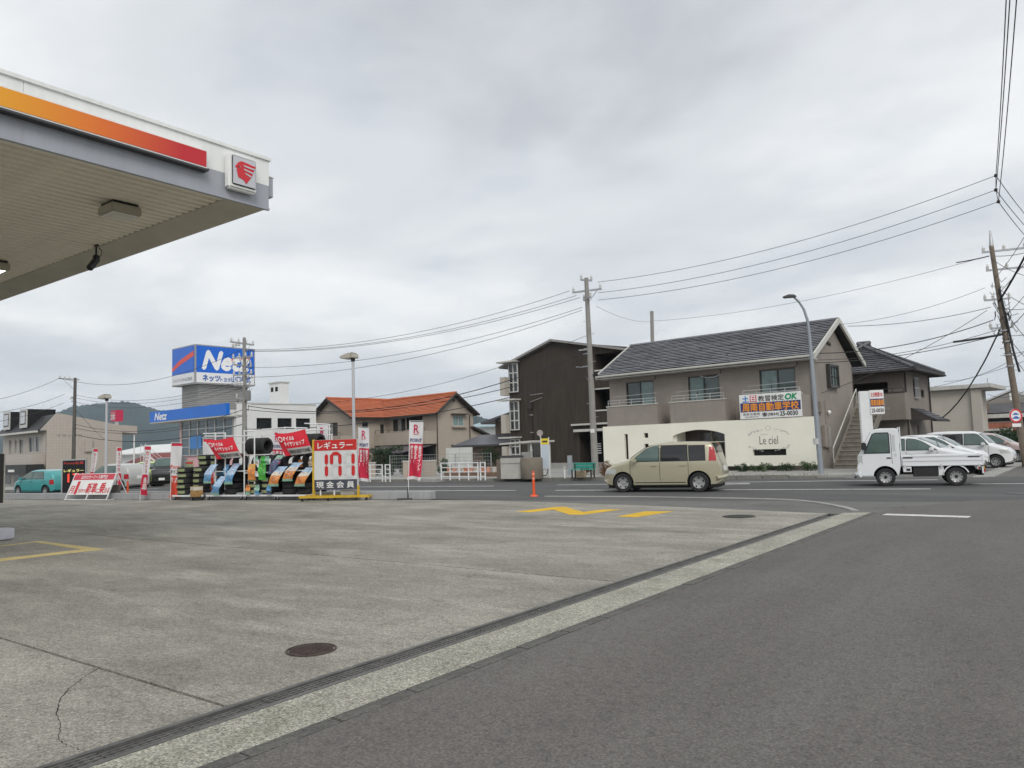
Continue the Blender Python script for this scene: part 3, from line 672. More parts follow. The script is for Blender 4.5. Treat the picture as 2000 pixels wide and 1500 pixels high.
# the cream screen wall stands clear of the ground on short posts
sw_ = F1.root('screen_wall', 'long cream rendered screen wall with arched entrance in front of taupe house', 'wall')
m0 = mp_front(0.0); WX0, WX1, WZ0, WZ1 = -11.27, -.04, .22, 2.37
def hp(a, t_, b_, q_): u0, z1 = F1.f(a, t_); u1, z0 = F1.f(b_, q_); return (u0, u1, z0, z1)
slot = hp(1219, 848, 1228, 897); sq1 = hp(1257, 846, 1266, 855); sq2 = hp(1258, 867, 1267, 876); low = hp(1470, 878, 1536, 889)
au0, _ = F1.f(1314, 860); au1, _ = F1.f(1416, 850)
arch = (au0, au1, WZ0, 2.02)
wall(sw_, m0, WX0, WX1, WZ0, WZ1, [slot, sq1, sq2, low, arch], CREAM, rev=.16)
ab = B(); n = 14                                     # arched head over the entrance
for k in range(n):
    a, c = au0 + (au1 - au0) * k / n, au0 + (au1 - au0) * (k + 1) / n
    za, zc_ = 1.75 + .26 * (1 - (2 * k / n - 1) ** 2), 1.75 + .26 * (1 - (2 * (k + 1) / n - 1) ** 2)
    ab.quad((a, 0, za), (c, 0, zc_), (c, 0, 2.02), (a, 0, 2.02)); ab.quad((a, 0, za), (c, 0, zc_), (c, .17, zc_), (a, .17, za))
ab.obj('arch', CREAM, sw_)
B().box(WX0, WX1, .0, .17, WZ1 - .0, WZ1 + .012).obj('top', CREAM, sw_); B().box(WX1 - .001, WX1 + .01, 0, .17, WZ0, WZ1).obj('end', CREAM, sw_); B().box(WX0 - .01, WX0 + .001, 0, .17, WZ0, WZ1).obj('end', CREAM, sw_)
B().box(WX0, au0, .165, .17, WZ0, WZ1).obj('back', CREAM, sw_); B().box(au1, WX1, .165, .17, WZ0, WZ1).obj('back', CREAM, sw_)
for q in (slot, sq1, sq2, low): B().box(q[0] - .02, q[1] + .02, .158, .163, q[2] - .02, q[3] + .02).obj('opening_panel', DARK, sw_)
B().box(au0 - .0, au0 + .12, .17, 1.15, WZ0, 2.0).obj('porch_side', CREAM, sw_); B().box(au1 - .12, au1, .17, 1.15, WZ0, 2.0).obj('porch_side', CREAM, sw_)
for k in range(11):
    u = WX0 + .15 + k * 1.09
    if au0 < u < au1: continue
    B().box(u - .05, u + .05, .03, .15, -.12, WZ0 + .01).obj('post', CREAM, sw_)
B().box(au0, au1, .17, 1.2, 2.06, 2.12).obj('added_porch_ceiling', CREAM, sw_)  # ceiling added to block light from the porch behind the arch
# entrance doors under the arch
de = B().box(au0 + .12, au1 - .12, 1.1, 1.16, .0, 2.05).obj('entrance_screen', mat('dark bronze', (.05, .035, .03), .4), sw_)
for k in range(2):
    a = au0 + .95 + k * .72; B().box(a, a + .6, 1.085, 1.099, .1, 1.85).obj('door_pane', glass('entrance glass', (.035, .03, .028)), de); B().box(a + .6, a + .68, 1.07, 1.099, .05, 1.95).obj('door_stile', mat('olive bronze', (.2, .18, .12), .45), de)
# shop name in grey script with a wreath of leaf sprigs
lx0, lz1 = F1.f(1483, 853); lx1, lz0 = F1.f(1520, 866)
text(sw_, 'Le ciel', m0, lx0, lx1, lz0 - .03, lz1 + .02, mat('faded grey lettering', (.16, .16, .15), .7), bold=.0)
SPR = mat('pale grey sprig paint', (.5, .5, .46), .7)
cx_, cz_ = (lx0 + lx1) / 2, (lz0 + lz1) / 2
b = B()
for sx in (-1, 1):
    for sz in (-1, 1):
        for k in range(9):
            a = .25 + k * .11; ux, uz = cx_ + sx * (.95 * math.cos(a * 1.1) + .02), cz_ + sz * (.18 + .32 * math.sin(a)) 
            for q in range(3):
                an = rnd.uniform(0, 6.3); r_ = rnd.uniform(.03, .06)
                b.add([(ux, -.004, uz), (ux + r_ * math.cos(an), -.004, uz + r_ * math.sin(an)), (ux + r_ * 1.5 * math.cos(an + .4), -.004, uz + r_ * 1.5 * math.sin(an + .4)), (ux + r_ * .8 * math.cos(an + .8), -.004, uz + r_ * .8 * math.sin(an + .8))], [(0, 1, 2, 3)])
for k in range(14):
    an = k * .45; b.add([(cx_ + .11 * math.cos(an), -.004, cz_ + .55 + .09 * math.sin(an)), (cx_ + .16 * math.cos(an + .2), -.004, cz_ + .55 + .13 * math.sin(an + .2)), (cx_ + .1 * math.cos(an + .4), -.004, cz_ + .55 + .08 * math.sin(an + .4))], [(0, 1, 2)])
b.obj('painted_wreath', SPR, sw_)
B().box(cx_ - .38, cx_ - .02, -.004, -.001, lz1 + .09, lz1 + .115).obj('small_print', SPR, sw_)

# advertising board hung on the right-hand balcony
bd0, bz1 = F1.f(1443, 764, -.02); bd1, _ = F1.f(1563, 753, -.02); bz0 = 2.41; bz1 = 3.55
ad = F1.root('driving_school_board', 'white driving school advertising board with orange on navy lettering on balcony', 'sign')
ad.location = F1.o + F1.m @ Vector((0, -.03, 0)); mA = mp_front(0.0)
B().box(bd0, bd1, 0, .06, bz0, bz1).obj('panel', WHITE, ad, bevel=.006)
W_, H_ = bd1 - bd0, bz1 - bz0
B().box(bd0 + .04, bd1 - .03, -.004, -.0005, bz0 + H_ * .28, bz0 + H_ * .655).obj('navy_band', I_NAVY, ad)
def tA(s, a, b_, c, e, m_, **k): text(ad, s, mA, bd0 + W_ * a, bd0 + W_ * b_, bz0 + H_ * c, bz0 + H_ * e, m_, **k)
tA('土', .05, .16, .69, .94, INK('sky blue', (.02, .2, .55)), bold=.03); 
B().box(bd0 + W_ * .18, bd0 + W_ * .29, -.004, -.0005, bz0 + H_ * .68, bz0 + H_ * .95).obj('red_square', I_R, ad)
tA('日', .20, .27, .71, .92, I_W, d=-.009, bold=.04); tA('教習検定', .32, .735, .69, .92, I_K, bold=.012); tA('OK', .755, .94, .70, .93, I_G, bold=.05, shear=.2)
tA('周南自動車学校', .05, .96, .30, .63, I_OR, d=-.009, bold=.022)
tA('周南市東岡', .05, .33, .13, .24, I_K, bold=.0); tA('周南自動車学校', .08, .31, .05, .1, I_K, bold=0); tA('☎(0834)', .37, .64, .06, .23, I_K, bold=.02); tA('25-0030', .66, .94, .07, .24, I_K, bold=.03)
# ------------------------------------------------------------------ outside stair and house beside the taupe house
STUC = mat('taupe stucco', (.24, .212, .182), .85, 0, .12, 1, bump=.3, bscale=50, streak=.05)
KAWARA = mat('dark glazed roof tile', (.085, .085, .095), .38, 0, .35, 5, bump=.15)
TIMB = mat('dark timber', (.035, .028, .024), .6, 0, .2, 4)
st = F1.root('outside_stair', 'straight grey brown outside staircase with handrail right of taupe house', 'staircase')
xs0, _ = F1.f(1641, 918, 2.2); xs0 = .05; xs1 = 1.25; ns = 14; y0s, run, rise = 2.0, .27, 2.85 / 14
TREAD = mat('stair concrete', (.2, .18, .15), .85, 0, .2, 3, streak=.1)
for k in range(ns):
    B().box(xs0 + .06, xs1, y0s + k * run, y0s + (k + 1) * run + .02, k * rise, (k + 1) * rise - .03).obj('riser', TREAD, st)
    B().box(xs0 + .06, xs1, y0s + k * run - .03, y0s + (k + 1) * run, (k + 1) * rise - .03, (k + 1) * rise).obj('tread', mat('stair nosing', (.3, .28, .24), .8), st)
B().ext([(xs0, y0s - .1, 0), (xs0, y0s - .1, .25), (xs0, y0s + ns * run, 3.1), (xs0, y0s + ns * run, 2.6)], (.06, 0, 0)).obj('stringer', TREAD, st)
B().ext([(xs1, y0s - .1, 0), (xs1, y0s - .1, .25), (xs1, y0s + ns * run, 3.1), (xs1, y0s + ns * run, 2.6)], (.06, 0, 0)).obj('stringer', TREAD, st)
B().path([(xs0 + .03, y0s - .05, .12), (xs0 + .03, y0s - .05, .95), (xs0 + .03, y0s + ns * run, 3.8), (xs0 + .03, y0s + ns * run, 3.0)], .028, 8).obj('handrail', FASC, st)
B().box(xs0, xs1, y0s + ns * run, y0s + ns * run + 1.2, 2.7, 2.84).obj('landing', TREAD, st)

F2 = Fr(1776, 42, -4.5, .1)
h = F2.root('tiled_roof_house', 'taupe two storey house with dark tiled hip roof behind the outside staircase', 'house')
m0, mr = mp_front(0), mp_right(0); XL2 = -4.2; YB = 5.3; ZE2 = 5.0
gal = (-2.95, -.82, 2.85, 4.45); 
wall(h, m0, XL2, 0, 0, ZE2, [gal], STUC, rev=1.2); B().box(gal[0] - .1, gal[1] + .1, 1.2, 1.25, 2.8, 4.5).obj('gallery_back', TIMB, h)
w1 = (1.92, 2.75, 3.6, 4.62); w2 = (3.5, 4.25, 3.62, 4.1); dl = (1.7, 2.5, .1, 2.0)
wall(h, mr, 0, YB, 0, ZE2, [w1, w2, dl], STUC); window(h, mr, w1, ALU, GLASSD, 2); window(h, mr, w2, ALU, GLASSD, 1); B().mbox(mr, *dl, .08, .12).obj('door', mat('pale door', (.3, .28, .24), .6), h)
b = B()
for k in range(6): b.mbox(mr, w1[0] + .06 + k * .14, w1[0] + .085 + k * .14, w1[2] - .1, w1[3] + .1, -.1, -.07)
for z in (w1[2] - .05, (w1[2] + w1[3]) / 2, w1[3] + .05): b.mbox(mr, w1[0] - .02, w1[1] + .05, z - .02, z + .02, -.105, -.065)
b.obj('window_bars', ALUS, h)
B().box(XL2, XL2 + .1, .01, YB, 0, ZE2).obj('wall', STUC, h); B().box(XL2, -.01, YB - .1, YB, 0, ZE2).obj('wall', STUC, h); B().box(XL2 + .2, -.2, 1.3, YB - .2, .1, 4.9).obj('interior', DARK, h)
ov = .75; ex0, ex1, ey0, ey1 = XL2 - ov, ov, -ov, YB + ov; ze = 5.0; zr = 6.95; ym = (ey0 + ey1) / 2; rx0, rx1 = ex0 + 2.6, -3.05
rf = roofdeck(h, [[(ex0, ey0, ze), (ex1, ey0, ze), (rx1, ym, zr), (rx0, ym, zr)], [(ex0, ey1, ze), (ex1, ey1, ze), (rx1, ym, zr), (rx0, ym, zr)], [(ex1, ey0, ze), (ex1, ey1, ze), (rx1, ym, zr)], [(ex0, ey0, ze), (ex0, ey1, ze), (rx0, ym, zr)]], TIMB, .14)
courses(rf, (ex0, ey0 - .03, ze), (ex1, ey0 - .03, ze), (rx1, ym, zr), (rx0, ym, zr), 15, KAWARA, 'tile_course', .05, .28, .02)
courses(rf, (ex1 + .03, ey0, ze), (ex1 + .03, ey1, ze), (rx1, ym + .01, zr), (rx1, ym - .01, zr), 15, KAWARA, 'tile_course', .05, .28, .02)
for a, c in (((ex1, ey0, ze), (rx1, ym, zr)), ((ex1, ey1, ze), (rx1, ym, zr)), ((rx0, ym, zr), (rx1, ym, zr)), ((ex0, ey0, ze), (rx0, ym, zr))):
    B().path([Vector(a) + Vector((0, 0, .08)), Vector(c) + Vector((0, 0, .1))], .11, 8).obj('ridge_tiles', KAWARA, rf)
B().path([(ex1 + .06, ey0, ze - .05), (ex1 + .06, ey1, ze - .05)], .06, 8).obj('gutter', TIMB, rf); B().path([(ex0, ey0 - .06, ze - .05), (ex1, ey0 - .06, ze - .05)], .06, 8).obj('gutter', TIMB, rf)
for yy in (.08, YB - .1): B().path([(.07, yy, ze - .1), (.07, yy, .1)], .045, 8).obj('downpipe', TIMB, h)
bb = B().box(-2.6, .25, -.95, -.85, 2.3, 3.75); bb.box(.15, .25, -.85, 0, 2.3, 3.75); bb.box(-2.6, .15, -.85, 0, 2.3, 2.42)
bo = bb.obj('balcony', STUC, h); B().box(-2.6, .28, -.98, -.82, 3.751, 3.8).obj('coping', TIMB, bo); rail(bo, mp_front(-.9), -2.5, .2, 3.8, 4.0, TIMB, 1, 6)
# little tiled porch roof on the side
p0 = roofdeck(h, [[(1.25, .6, 2.25), (1.25, 3.7, 2.25), (0, 3.2, 2.95), (0, 1.0, 2.95)]], TIMB, .1, 'porch_roof')
courses(p0, (1.28, .6, 2.25), (1.28, 3.7, 2.25), (0, 3.2, 2.95), (0, 1.0, 2.95), 6, KAWARA, 'tile_course', .05, .28, .02)
B().ext([(1.25, .6, 2.24), (0, .6, 2.24), (0, 1.0, 2.94)], (0, .06, 0)).obj('porch_gable', TIMB, h); B().path([(1.32, .6, 2.2), (1.32, 3.7, 2.2)], .05, 8).obj('porch_gutter', TIMB, h)
B().mbox(mr, 2.9, 3.3, .9, 1.5, -.2, 0).obj('meter_box', FASC, h)

# ------------------------------------------------------------------ beige flat-roofed apartment block
BEIGE = mat('beige render', (.43, .395, .345), .85, 0, .07, .7, bump=.15, bscale=40, streak=.035)
F3 = Fr(1905, 60, -4.5, 0)
h = F3.root('flat_roofed_block', 'plain beige rendered block with flat pale roof slab behind the parked cars', 'building')
m0 = mp_front(0); lw = (-2.3, -.85, .98, 1.32)
wall(h, m0, -4.2, .05, 0, 5.05, [lw], BEIGE); window(h, m0, lw, ALUS, GLASSD, 3, 1)
B().box(-4.2, .05, .01, 6, 0, 5.04).obj('body', BEIGE, h); B().box(-4.4, 1.5, -.5, 6.4, 5.05, 5.35).obj('roof_slab', mat('pale concrete slab', (.48, .47, .44), .8, 0, .1, 1, streak=.2), h)
B().box(.1, .75, -.25, .4, 0, 5.04).obj('pilaster', BEIGE, h); B().box(-4.2, .05, -.04, 0, 1.6, 1.68).obj('band', STUC, h)
an = B().box(.76, 1.75, .3, 3.5, 0, 1.68).obj('annexe', BEIGE, h); B().box(.7, 2.15, -.1, 3.6, 1.69, 1.85).obj('annexe_roof', FASC, h); B().box(1.1, 1.35, .285, .3, .9, 1.25).obj('annexe_window', GLASSD, h)
B().tube((1.3, -.3, 5.35), (1.3, -.3, 5.75), .03).obj('pipe', STEEL, h)

# ------------------------------------------------------------------ old tiled house at the right edge
F4 = Fr(1960, 78, -4.5, 0)
h = F4.root('old_tiled_house', 'old grey tiled house with white edged gable behind the right pole', 'house')
x0, z0 = F4.f(1924, 808); x1, z1 = F4.f(1924, 788); xr = 8
B().box(x0 - .3, xr, .5, 6, 0, z0 + .1).obj('wall', mat('dark timber wall', (.09, .08, .075), .8, 0, .2, 1), h)  # wall in a dark grey brown
rf = roofdeck(h, [[(x0 - .8, -.6, z0), (xr, -.6, z0), (xr, 1.6, z1), (x0 - .8, 1.6, z1)]], TIMB); courses(rf, (x0 - .8, -.6, z0), (xr, -.6, z0), (xr, 1.6, z1), (x0 - .8, 1.6, z1), 9, mat('grey weathered tile', (.15, .15, .155), .6, 0, .3, 6), 'tile_course', .05, .3, .02)
zg = F4.f(1975, 766, 2)[1]; xg = F4.f(1975, 766, 2)[0]
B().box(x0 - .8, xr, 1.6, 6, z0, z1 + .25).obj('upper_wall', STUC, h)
B().ext([(xg - 2.4, 1.9, z1 + .1), (xg + 2.4, 1.9, z1 + .1), (xg, 1.9, zg)], (0, 4, 0)).obj('gable', mat('grey plaster', (.25, .24, .22), .85), h)
for s_ in (-1, 1): B().ext([(xg, 1.85, zg + .12), (xg + s_ * 2.9, 1.85, z1 + .0), (xg + s_ * 2.9, 1.85, z1 + .2), (xg, 1.85, zg + .32)], (0, 4.2, 0)).obj('gable_roof', mat('white verge', (.5, .5, .49), .6), h)
B().box(xg - .16, xg + .16, 1.84, 1.9, z1 + .15, zg - .1).obj('gable_post', WHITE, h)
B().box(x0 - .8, xr, -.61, -.55, z0 - .5, z0 - .1).obj('eave_board', FASC, h)
xb0, zb0 = F4.f(1911, 822, -1); xb1, zb1 = F4.f(1925, 786, -1)
B().box(xb0, xb1, -1, .4, zb0, zb1).obj('timber_bay', mat('brown boards', (.2, .13, .085), .8, 0, .2, 3, streak=.2), h)
g = F4.root('red_brown_wall', 'red brown garden wall below the old tiled house', 'wall'); xa, za = F4.f(1913, 839, -3); xb, zb = F4.f(1983, 824, -3)
B().box(xa, xb, -3, -2.8, 0, zb).obj('wall', mat('red brown render', (.33, .12, .07), .85, 0, .15, 2, streak=.2), g); B().box(xa, xb, -3.03, -2.77, zb, zb + .08).obj('coping', STUC, g)
cp = F4.root('carport', 'small dark carport with pale sloping roof near the right pole', 'carport'); xa, za = F4.f(1950, 843, -8); xb, zb = F4.f(1986, 848, -8)
B().ext([(xa, -8, za - .12), (xa, -8, za), (xb, -8, zb), (xb, -8, zb - .12)], (0, 3, 0)).obj('roof', FASC, cp)
for q in (xa + .1, xb - .15): B().box(q, q + .08, -7.9, -7.82, 0, zb - .1).obj('post', STEEL, cp)
B().box(xa + .05, xb, -5.2, -5.1, 0, zb - .13).obj('back_wall', mat('dark shed boards', (.07, .065, .06), .8), cp)

# ------------------------------------------------------------------ dark brown three-storey block
BROWN = bpy.data.materials.new('dark brown ribbed siding'); BROWN.use_nodes = True
def _ribbed(m, col, pitch):
    t = m.node_tree; n_, l_ = t.nodes, t.links; p = n_['Principled BSDF']; p.inputs['Roughness'].default_value = .75; p.inputs['Specular IOR Level'].default_value = .2
    tc = n_.new('ShaderNodeTexCoord'); w_ = n_.new('ShaderNodeTexWave'); w_.wave_type = 'BANDS'; w_.bands_direction = 'X'; w_.inputs['Scale'].default_value = 1 / pitch * .05 * 6.2832; l_.new(tc.outputs['Object'], w_.inputs[0])
    no = n_.new('ShaderNodeTexNoise'); no.inputs['Scale'].default_value = 1.2; mp = n_.new('ShaderNodeMapping'); mp.inputs['Scale'].default_value = (3, 3, .4); l_.new(tc.outputs['Object'], mp.inputs[0]); l_.new(mp.outputs[0], no.inputs[0])
    mr_ = n_.new('ShaderNodeMapRange'); mr_.inputs[1].default_value = .3; mr_.inputs[2].default_value = .7; mr_.inputs[3].default_value = .82; mr_.inputs[4].default_value = 1.15; l_.new(no.outputs[0], mr_.inputs[0])
    mm = n_.new('ShaderNodeMix'); mm.data_type = 'RGBA'; mm.blend_type = 'MULTIPLY'; mm.inputs[0].default_value = 1; mm.inputs[6].default_value = (*col, 1); l_.new(mr_.outputs[0], mm.inputs[7]); l_.new(mm.outputs[2], p.inputs['Base Color'])
    bp = n_.new('ShaderNodeBump'); bp.inputs['Strength'].default_value = .35; bp.inputs['Distance'].default_value = .02; l_.new(w_.outputs[0], bp.inputs['Height']); l_.new(bp.outputs[0], p.inputs['Normal'])
_ribbed(BROWN, (.05, .041, .033), .3)
F5 = Fr(1080, 56, -4.5, .0)
h = F5.root('brown_block', 'dark brown three storey block with shallow gable roof and white bay windows', 'building')
m0 = mp_front(0); L5, R5, AX, AZ = -4.0, 6.4, .4, 9.2
d1 = (4.05, 6.2, 6.75, 7.85); d2 = (3.95, 5.2, 3.97, 5.38); en = (2.45, 5.6, .12, 2.45)
wall(h, m0, L5, R5, 0, 7.9, [d1, d2, en], BROWN, rev=1.4)
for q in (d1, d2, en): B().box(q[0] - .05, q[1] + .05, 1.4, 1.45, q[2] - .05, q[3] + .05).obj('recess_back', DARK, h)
for q in (d1, d2): B().mbox(m0, q[0] - .05, q[1] + .05, q[2] - .1, q[2], -.06, .05).obj('sill', FASC, h)
B().mbox(m0, d2[0] - .05, d2[1] + .05, d2[3], d2[3] + .08, -.06, .05).obj('lintel', FASC, h)
for z in (2.95, 2.5): B().mbox(m0, 2.0 if z > 2.7 else 2.2, 5.9, z, z + (.12 if z > 2.7 else .18), -.35, 0).obj('canopy_strip', FASC, h)
B().mbox(m0, 5.0, 5.35, .2, 2.3, .5, .56).obj('entrance_door', ALUS, h)
for k in range(5): B().box(3.55, 3.85, .6, .64, .95 + k * .16, 1.02 + k * .16).obj('letter_box', WHITE, h)
B().ext([(L5, 0, 7.9), (AX, 0, AZ), (R5 + 1.5, 0, 7.9)], (0, .15, 0)).obj('gable', BROWN, h)
B().box(L5, L5 + .15, .01, 11, 0, 7.9).obj('wall', BROWN, h); B().box(R5 - .15, R5, .01, 11, 0, 7.85).obj('wall', BROWN, h); B().box(L5, R5, 10.9, 11, 0, 7.9).obj('wall', BROWN, h)
roofdeck(h, [[(L5 - .75, -.35, 7.78), (AX, -.35, 9.35), (AX, 11.3, 9.35), (L5 - .75, 11.3, 7.78)], [(R5 + 2.2, -.35, 7.6), (AX, -.35, 9.35), (AX, 11.3, 9.35), (R5 + 2.2, 11.3, 7.6)]], mat('grey metal roof', (.27, .26, .25), .5, .2, .1, 1), .16)
for (za_, zb__) in ((5.72, 7.95), (2.85, 5.05), (.45, 2.2)):
    q = (L5 + .08, L5 + 1.02, za_, zb__); wo = window(h, m0, q, ALUW, GLASSD, 2, 3, d=-.12, fw=.08)
    B().mbox(m0, q[0] - .7, q[1] + .1, q[3] + .05, q[3] + .16, -.75, 0).obj('hood', FASC, h)
    B().mbox(m0, q[0] - .55, q[0] - .06, q[2] - .2, q[2] + 1.2, -.55, .3).obj('balcony_side', BEIGE, h, label='small beige balcony box')
B().path([(-1.85, -.08, 5.0), (-1.85, -.08, .2)], .05, 8).obj('downpipe', TIMB, h)
for z in (1.3, 2.6, 3.9): B().box(-1.95, -1.75, -.12, -.0, z, z + .05).obj('pipe_bracket', FASC, h)
B().box(-2.05, -1.7, -.2, -.0, 4.4, 4.75).obj('junction_box', TIMB, h); B().tube((-1.85, -.15, 4.9), (-.7, -.15, 5.15), .02).obj('antenna_arm', STEEL, h); B().tube((-1.85, -.15, 5.4), (-.6, -.15, 5.45), .02).obj('antenna_arm', STEEL, h)
B().mbox(m0, -1.4, -.5, .12, 2.0, -.5, -.02).obj('pump_cupboard', mat('charcoal cupboard', (.05, .048, .045), .5), h)
B().mbox(m0, -4.0, 6.3, .02, .35, -.05, 0).obj('plinth', CONC, h)
# bicycle shelter in front of it
bs = F5.root('bicycle_shelter', 'small grey flat roofed bicycle shelter in front of the brown block', 'shelter')
bs.location = F5.o + F5.m @ Vector((0, -6, 0))
xa, za = F5.f(975, 869, -6); xb, zb = F5.f(1038, 864, -6)
B().ext([(xa, 0, za), (xb, 0, zb), (xb, 0, zb + .12), (xa, 0, za + .1)], (0, 2.4, 0)).obj('roof', FASC, bs)
for q in (xa + .7, xb - .3): B().box(q, q + .1, .2, .3, 0.1, za).obj('post', ALUW, bs); B().box(q, q + .1, 2.1, 2.2, .1, za).obj('post', ALUW, bs)

# ------------------------------------------------------------------ beige L-shaped house with orange tiles
OR = mat('orange roof tile', (.46, .135, .055), .55, 0, .22, 5, bump=.15)
HB = mat('warm beige render', (.40, .345, .285), .85, 0, .06, .8, bump=.2, bscale=50, streak=.03)
F6 = Fr(856, 72, -8, 0)
h = F6.root('orange_roofed_house', 'beige two storey L-shaped house with bright orange tiled roof', 'house')
XW, YL6, XLL, YB6 = -8.05, -4.0, -15.3, 4.3; ze, zr = 5.05, 6.9; yr = 1.95; xr_ = -11.9; zr2 = 7.05
m0 = mp_front(0); mr = mp_right(0); ml = mp_front(YL6); mw = mp_right(XW)
wA = (-6.95, -4.9, 3.55, 4.75); wB = (-4.75, -2.2, 3.6, 4.85)
wall(h, m0, XW, 0, 0, ze, [wA, wB], HB); window(h, m0, wA, ALU, GLASSD, 3, panes=[GLASSD, mat('pale curtain glass', (.3, .3, .28), .2), GLASSD]); window(h, m0, wB, ALU, GLASSD, 2)
q1 = F6.sd(884, 812); q2 = F6.sd(906, 832); wC = (q1[0], q2[0], q2[1], q1[1]); q1 = F6.sd(885, 873); q2 = F6.sd(909, 884); wD = (q1[0], q2[0], .95, q1[1]); q3 = F6.sd(921, 872); wE = (q3[0] - .35, q3[0] + .3, .7, q3[1])
wall(h, mr, 0, YB6, 0, ze, [wC, wD, wE], HB)
for q in (wC, wD, wE): window(h, mr, q, ALUW if q is wC else ALU, GLASST, 2, d=.05); B().mbox(mr, q[0] - .25, q[1] + .25, q[3] + .12, q[3] + .2, -.45, 0).obj('window_hood', TIMB, h)
B().mbox(mr, wC[0] - .15, wC[1] + .15, wC[2] - .15, wC[2], -.3, 0).obj('sill', HB, h)
B().ext([(0, 0, ze), (0, YB6, ze), (0, yr, zr - .15)], (-.15, 0, 0)).obj('gable', HB, h)
wF = (XLL + 1.9, XLL + 4.6, 3.3, 4.6)
wall(h, ml, XLL, XW, 0, ze, [wF], HB); window(h, ml, wF, ALU, GLASSD, 3, panes=[GLASSD, mat('pale curtain glass', (.3, .3, .28), .2), GLASSD]); B().ext([(XLL, YL6, ze), (XW, YL6, ze), (xr_, YL6, zr2 - .15)], (0, .15, 0)).obj('gable', HB, h)
wG = (-2.9, -2.2, 3.4, 4.55); wH = (-.75, -.3, 3.2, 4.3); wall(h, mw, YL6, 0, 0, ze, [wG, wH], HB); window(h, mw, wG, ALU, GLASSD, 2); window(h, mw, wH, ALU, GLASSD, 1)
B().box(XLL, XLL + .1, YL6 + .01, 5, 0, ze).obj('wall', HB, h); B().box(XLL, -.01, YB6 - .1, YB6, 0, ze).obj('wall', HB, h)
for q in ((XLL + .2, XW - .2, YL6 + .3, 4), (XW - .1, -.3, .3, 4)): B().box(*q, .1, 4.9).obj('interior', DARK, h)
B().ext([(.15, .35 + yr - .5, 6.15), (.15, yr + .15, 6.15), (.15, yr + .15, 6.4), (.15, yr - .15, 6.4)], (.02, 0, 0)).obj('gable_vent', TIMB, h)
o = .55
rf = roofdeck(h, [[(XW - .5, -o, ze - .1), (o, -o, ze - .1), (o, yr, zr), (xr_, yr, zr)], [(xr_, YB6 + o, ze - .15), (o, YB6 + o, ze - .15), (o, yr, zr), (xr_, yr, zr)],
                  [(XW + o, YL6 - o, ze - .1), (XW + o, 1.2, ze - .1), (xr_, 3, zr2), (xr_, YL6 - o, zr2)], [(XLL - o, YL6 - o, ze - .1), (XLL - o, 5, ze - .1), (xr_, 5, zr2), (xr_, YL6 - o, zr2)]], TIMB, .14)
courses(rf, (XW + .5, -o - .03, ze - .1), (o + .03, -o - .03, ze - .1), (o + .03, yr, zr), (-11.6, yr, zr), 13, OR, 'tile_course', .06, .55, .02)
courses(rf, (XW + o + .03, YL6 - o, ze - .1), (XW + o + .03, -.6, ze - .1), (xr_, 2.2, zr2), (xr_, YL6 - o, zr2), 14, OR, 'tile_course', .06, .55, .02)
courses(rf, (XLL - o, YL6 - o, ze - .1), (XLL - o, 4, ze - .1), (xr_, 4, zr2), (xr_, YL6 - o, zr2), 8, OR, 'tile_course', .06)
B().path([(o, yr, zr + .06), (-11.3, yr, zr + .06)], .12, 8).obj('ridge_tiles', OR, rf); B().path([(xr_, YL6 - o, zr2 + .06), (xr_, 3, zr2 + .06)], .12, 8).obj('ridge_tiles', OR, rf)
for a, c in (((o + .03, -o, ze - .15), (o + .03, yr, zr - .05)), ((o + .03, YB6 + o, ze - .2), (o + .03, yr, zr - .05))):
    B().path([a, c], .11, 6).obj('verge', TIMB, rf)
for a, c in (((XLL - o, YL6 - o, ze - .15), (xr_, YL6 - o, zr2 - .05)), ((XW + o, YL6 - o, ze - .15), (xr_, YL6 - o, zr2 - .05))): B().path([a, c], .11, 6).obj('verge', TIMB, rf)
B().path([(XW + o, -o - .08, ze - .18), (o, -o - .08, ze - .18)], .07, 6).obj('gutter', TIMB, rf); B().path([(XW + o + .08, YL6 - o, ze - .18), (XW + o + .08, -o, ze - .18)], .07, 6).obj('gutter', TIMB, rf)
B().path([(.08, -.1, ze - .2), (.08, -.1, .1)], .05, 6).obj('downpipe', TIMB, h); B().path([(.08, YB6 - .3, ze - .2), (.08, YB6 - .3, .1)], .05, 6).obj('downpipe', TIMB, h); B().path([(XW + .08, YL6 - .05, ze - .2), (XW + .08, YL6 - .05, .1)], .05, 6).obj('downpipe', TIMB, h)
bl = B().box(XW + .02, -.02, -1.5, -1.38, 2.15, 3.35); bl.box(-.14, -.02, -1.38, 0, 2.15, 3.35); bl.box(XW + .02, -.14, -1.38, 0, 2.15, 2.3); bo = bl.obj('balcony', HB, h)
rail(bo, mp_front(-1.44), XW + .1, -.1, 3.35, 3.65, TIMB, 1, 8)
bl = B().box(XLL, XW + .3, YL6 - 1.6, YL6 - 1.48, 2.0, 3.2); bl.box(XW + .18, XW + .3, YL6 - 1.48, YL6, 2.0, 3.2); bl.box(XLL, XW + .18, YL6 - 1.48, YL6, 2.0, 2.15); bo = bl.obj('balcony', HB, h)
rail(bo, mp_front(YL6 - 1.54), XLL + .1, XW + .2, 3.2, 3.5, TIMB, 1, 8)
B().box(XW - 2, XW + 5, YL6 - 3.0, YL6 - 1.7, 1.75, 2.25).obj('porch_canopy', HB, h); B().box(XW - 2, XW + 5.05, YL6 - 3.05, YL6 - 1.7, 2.25, 2.32).obj('porch_coping', TIMB, h)
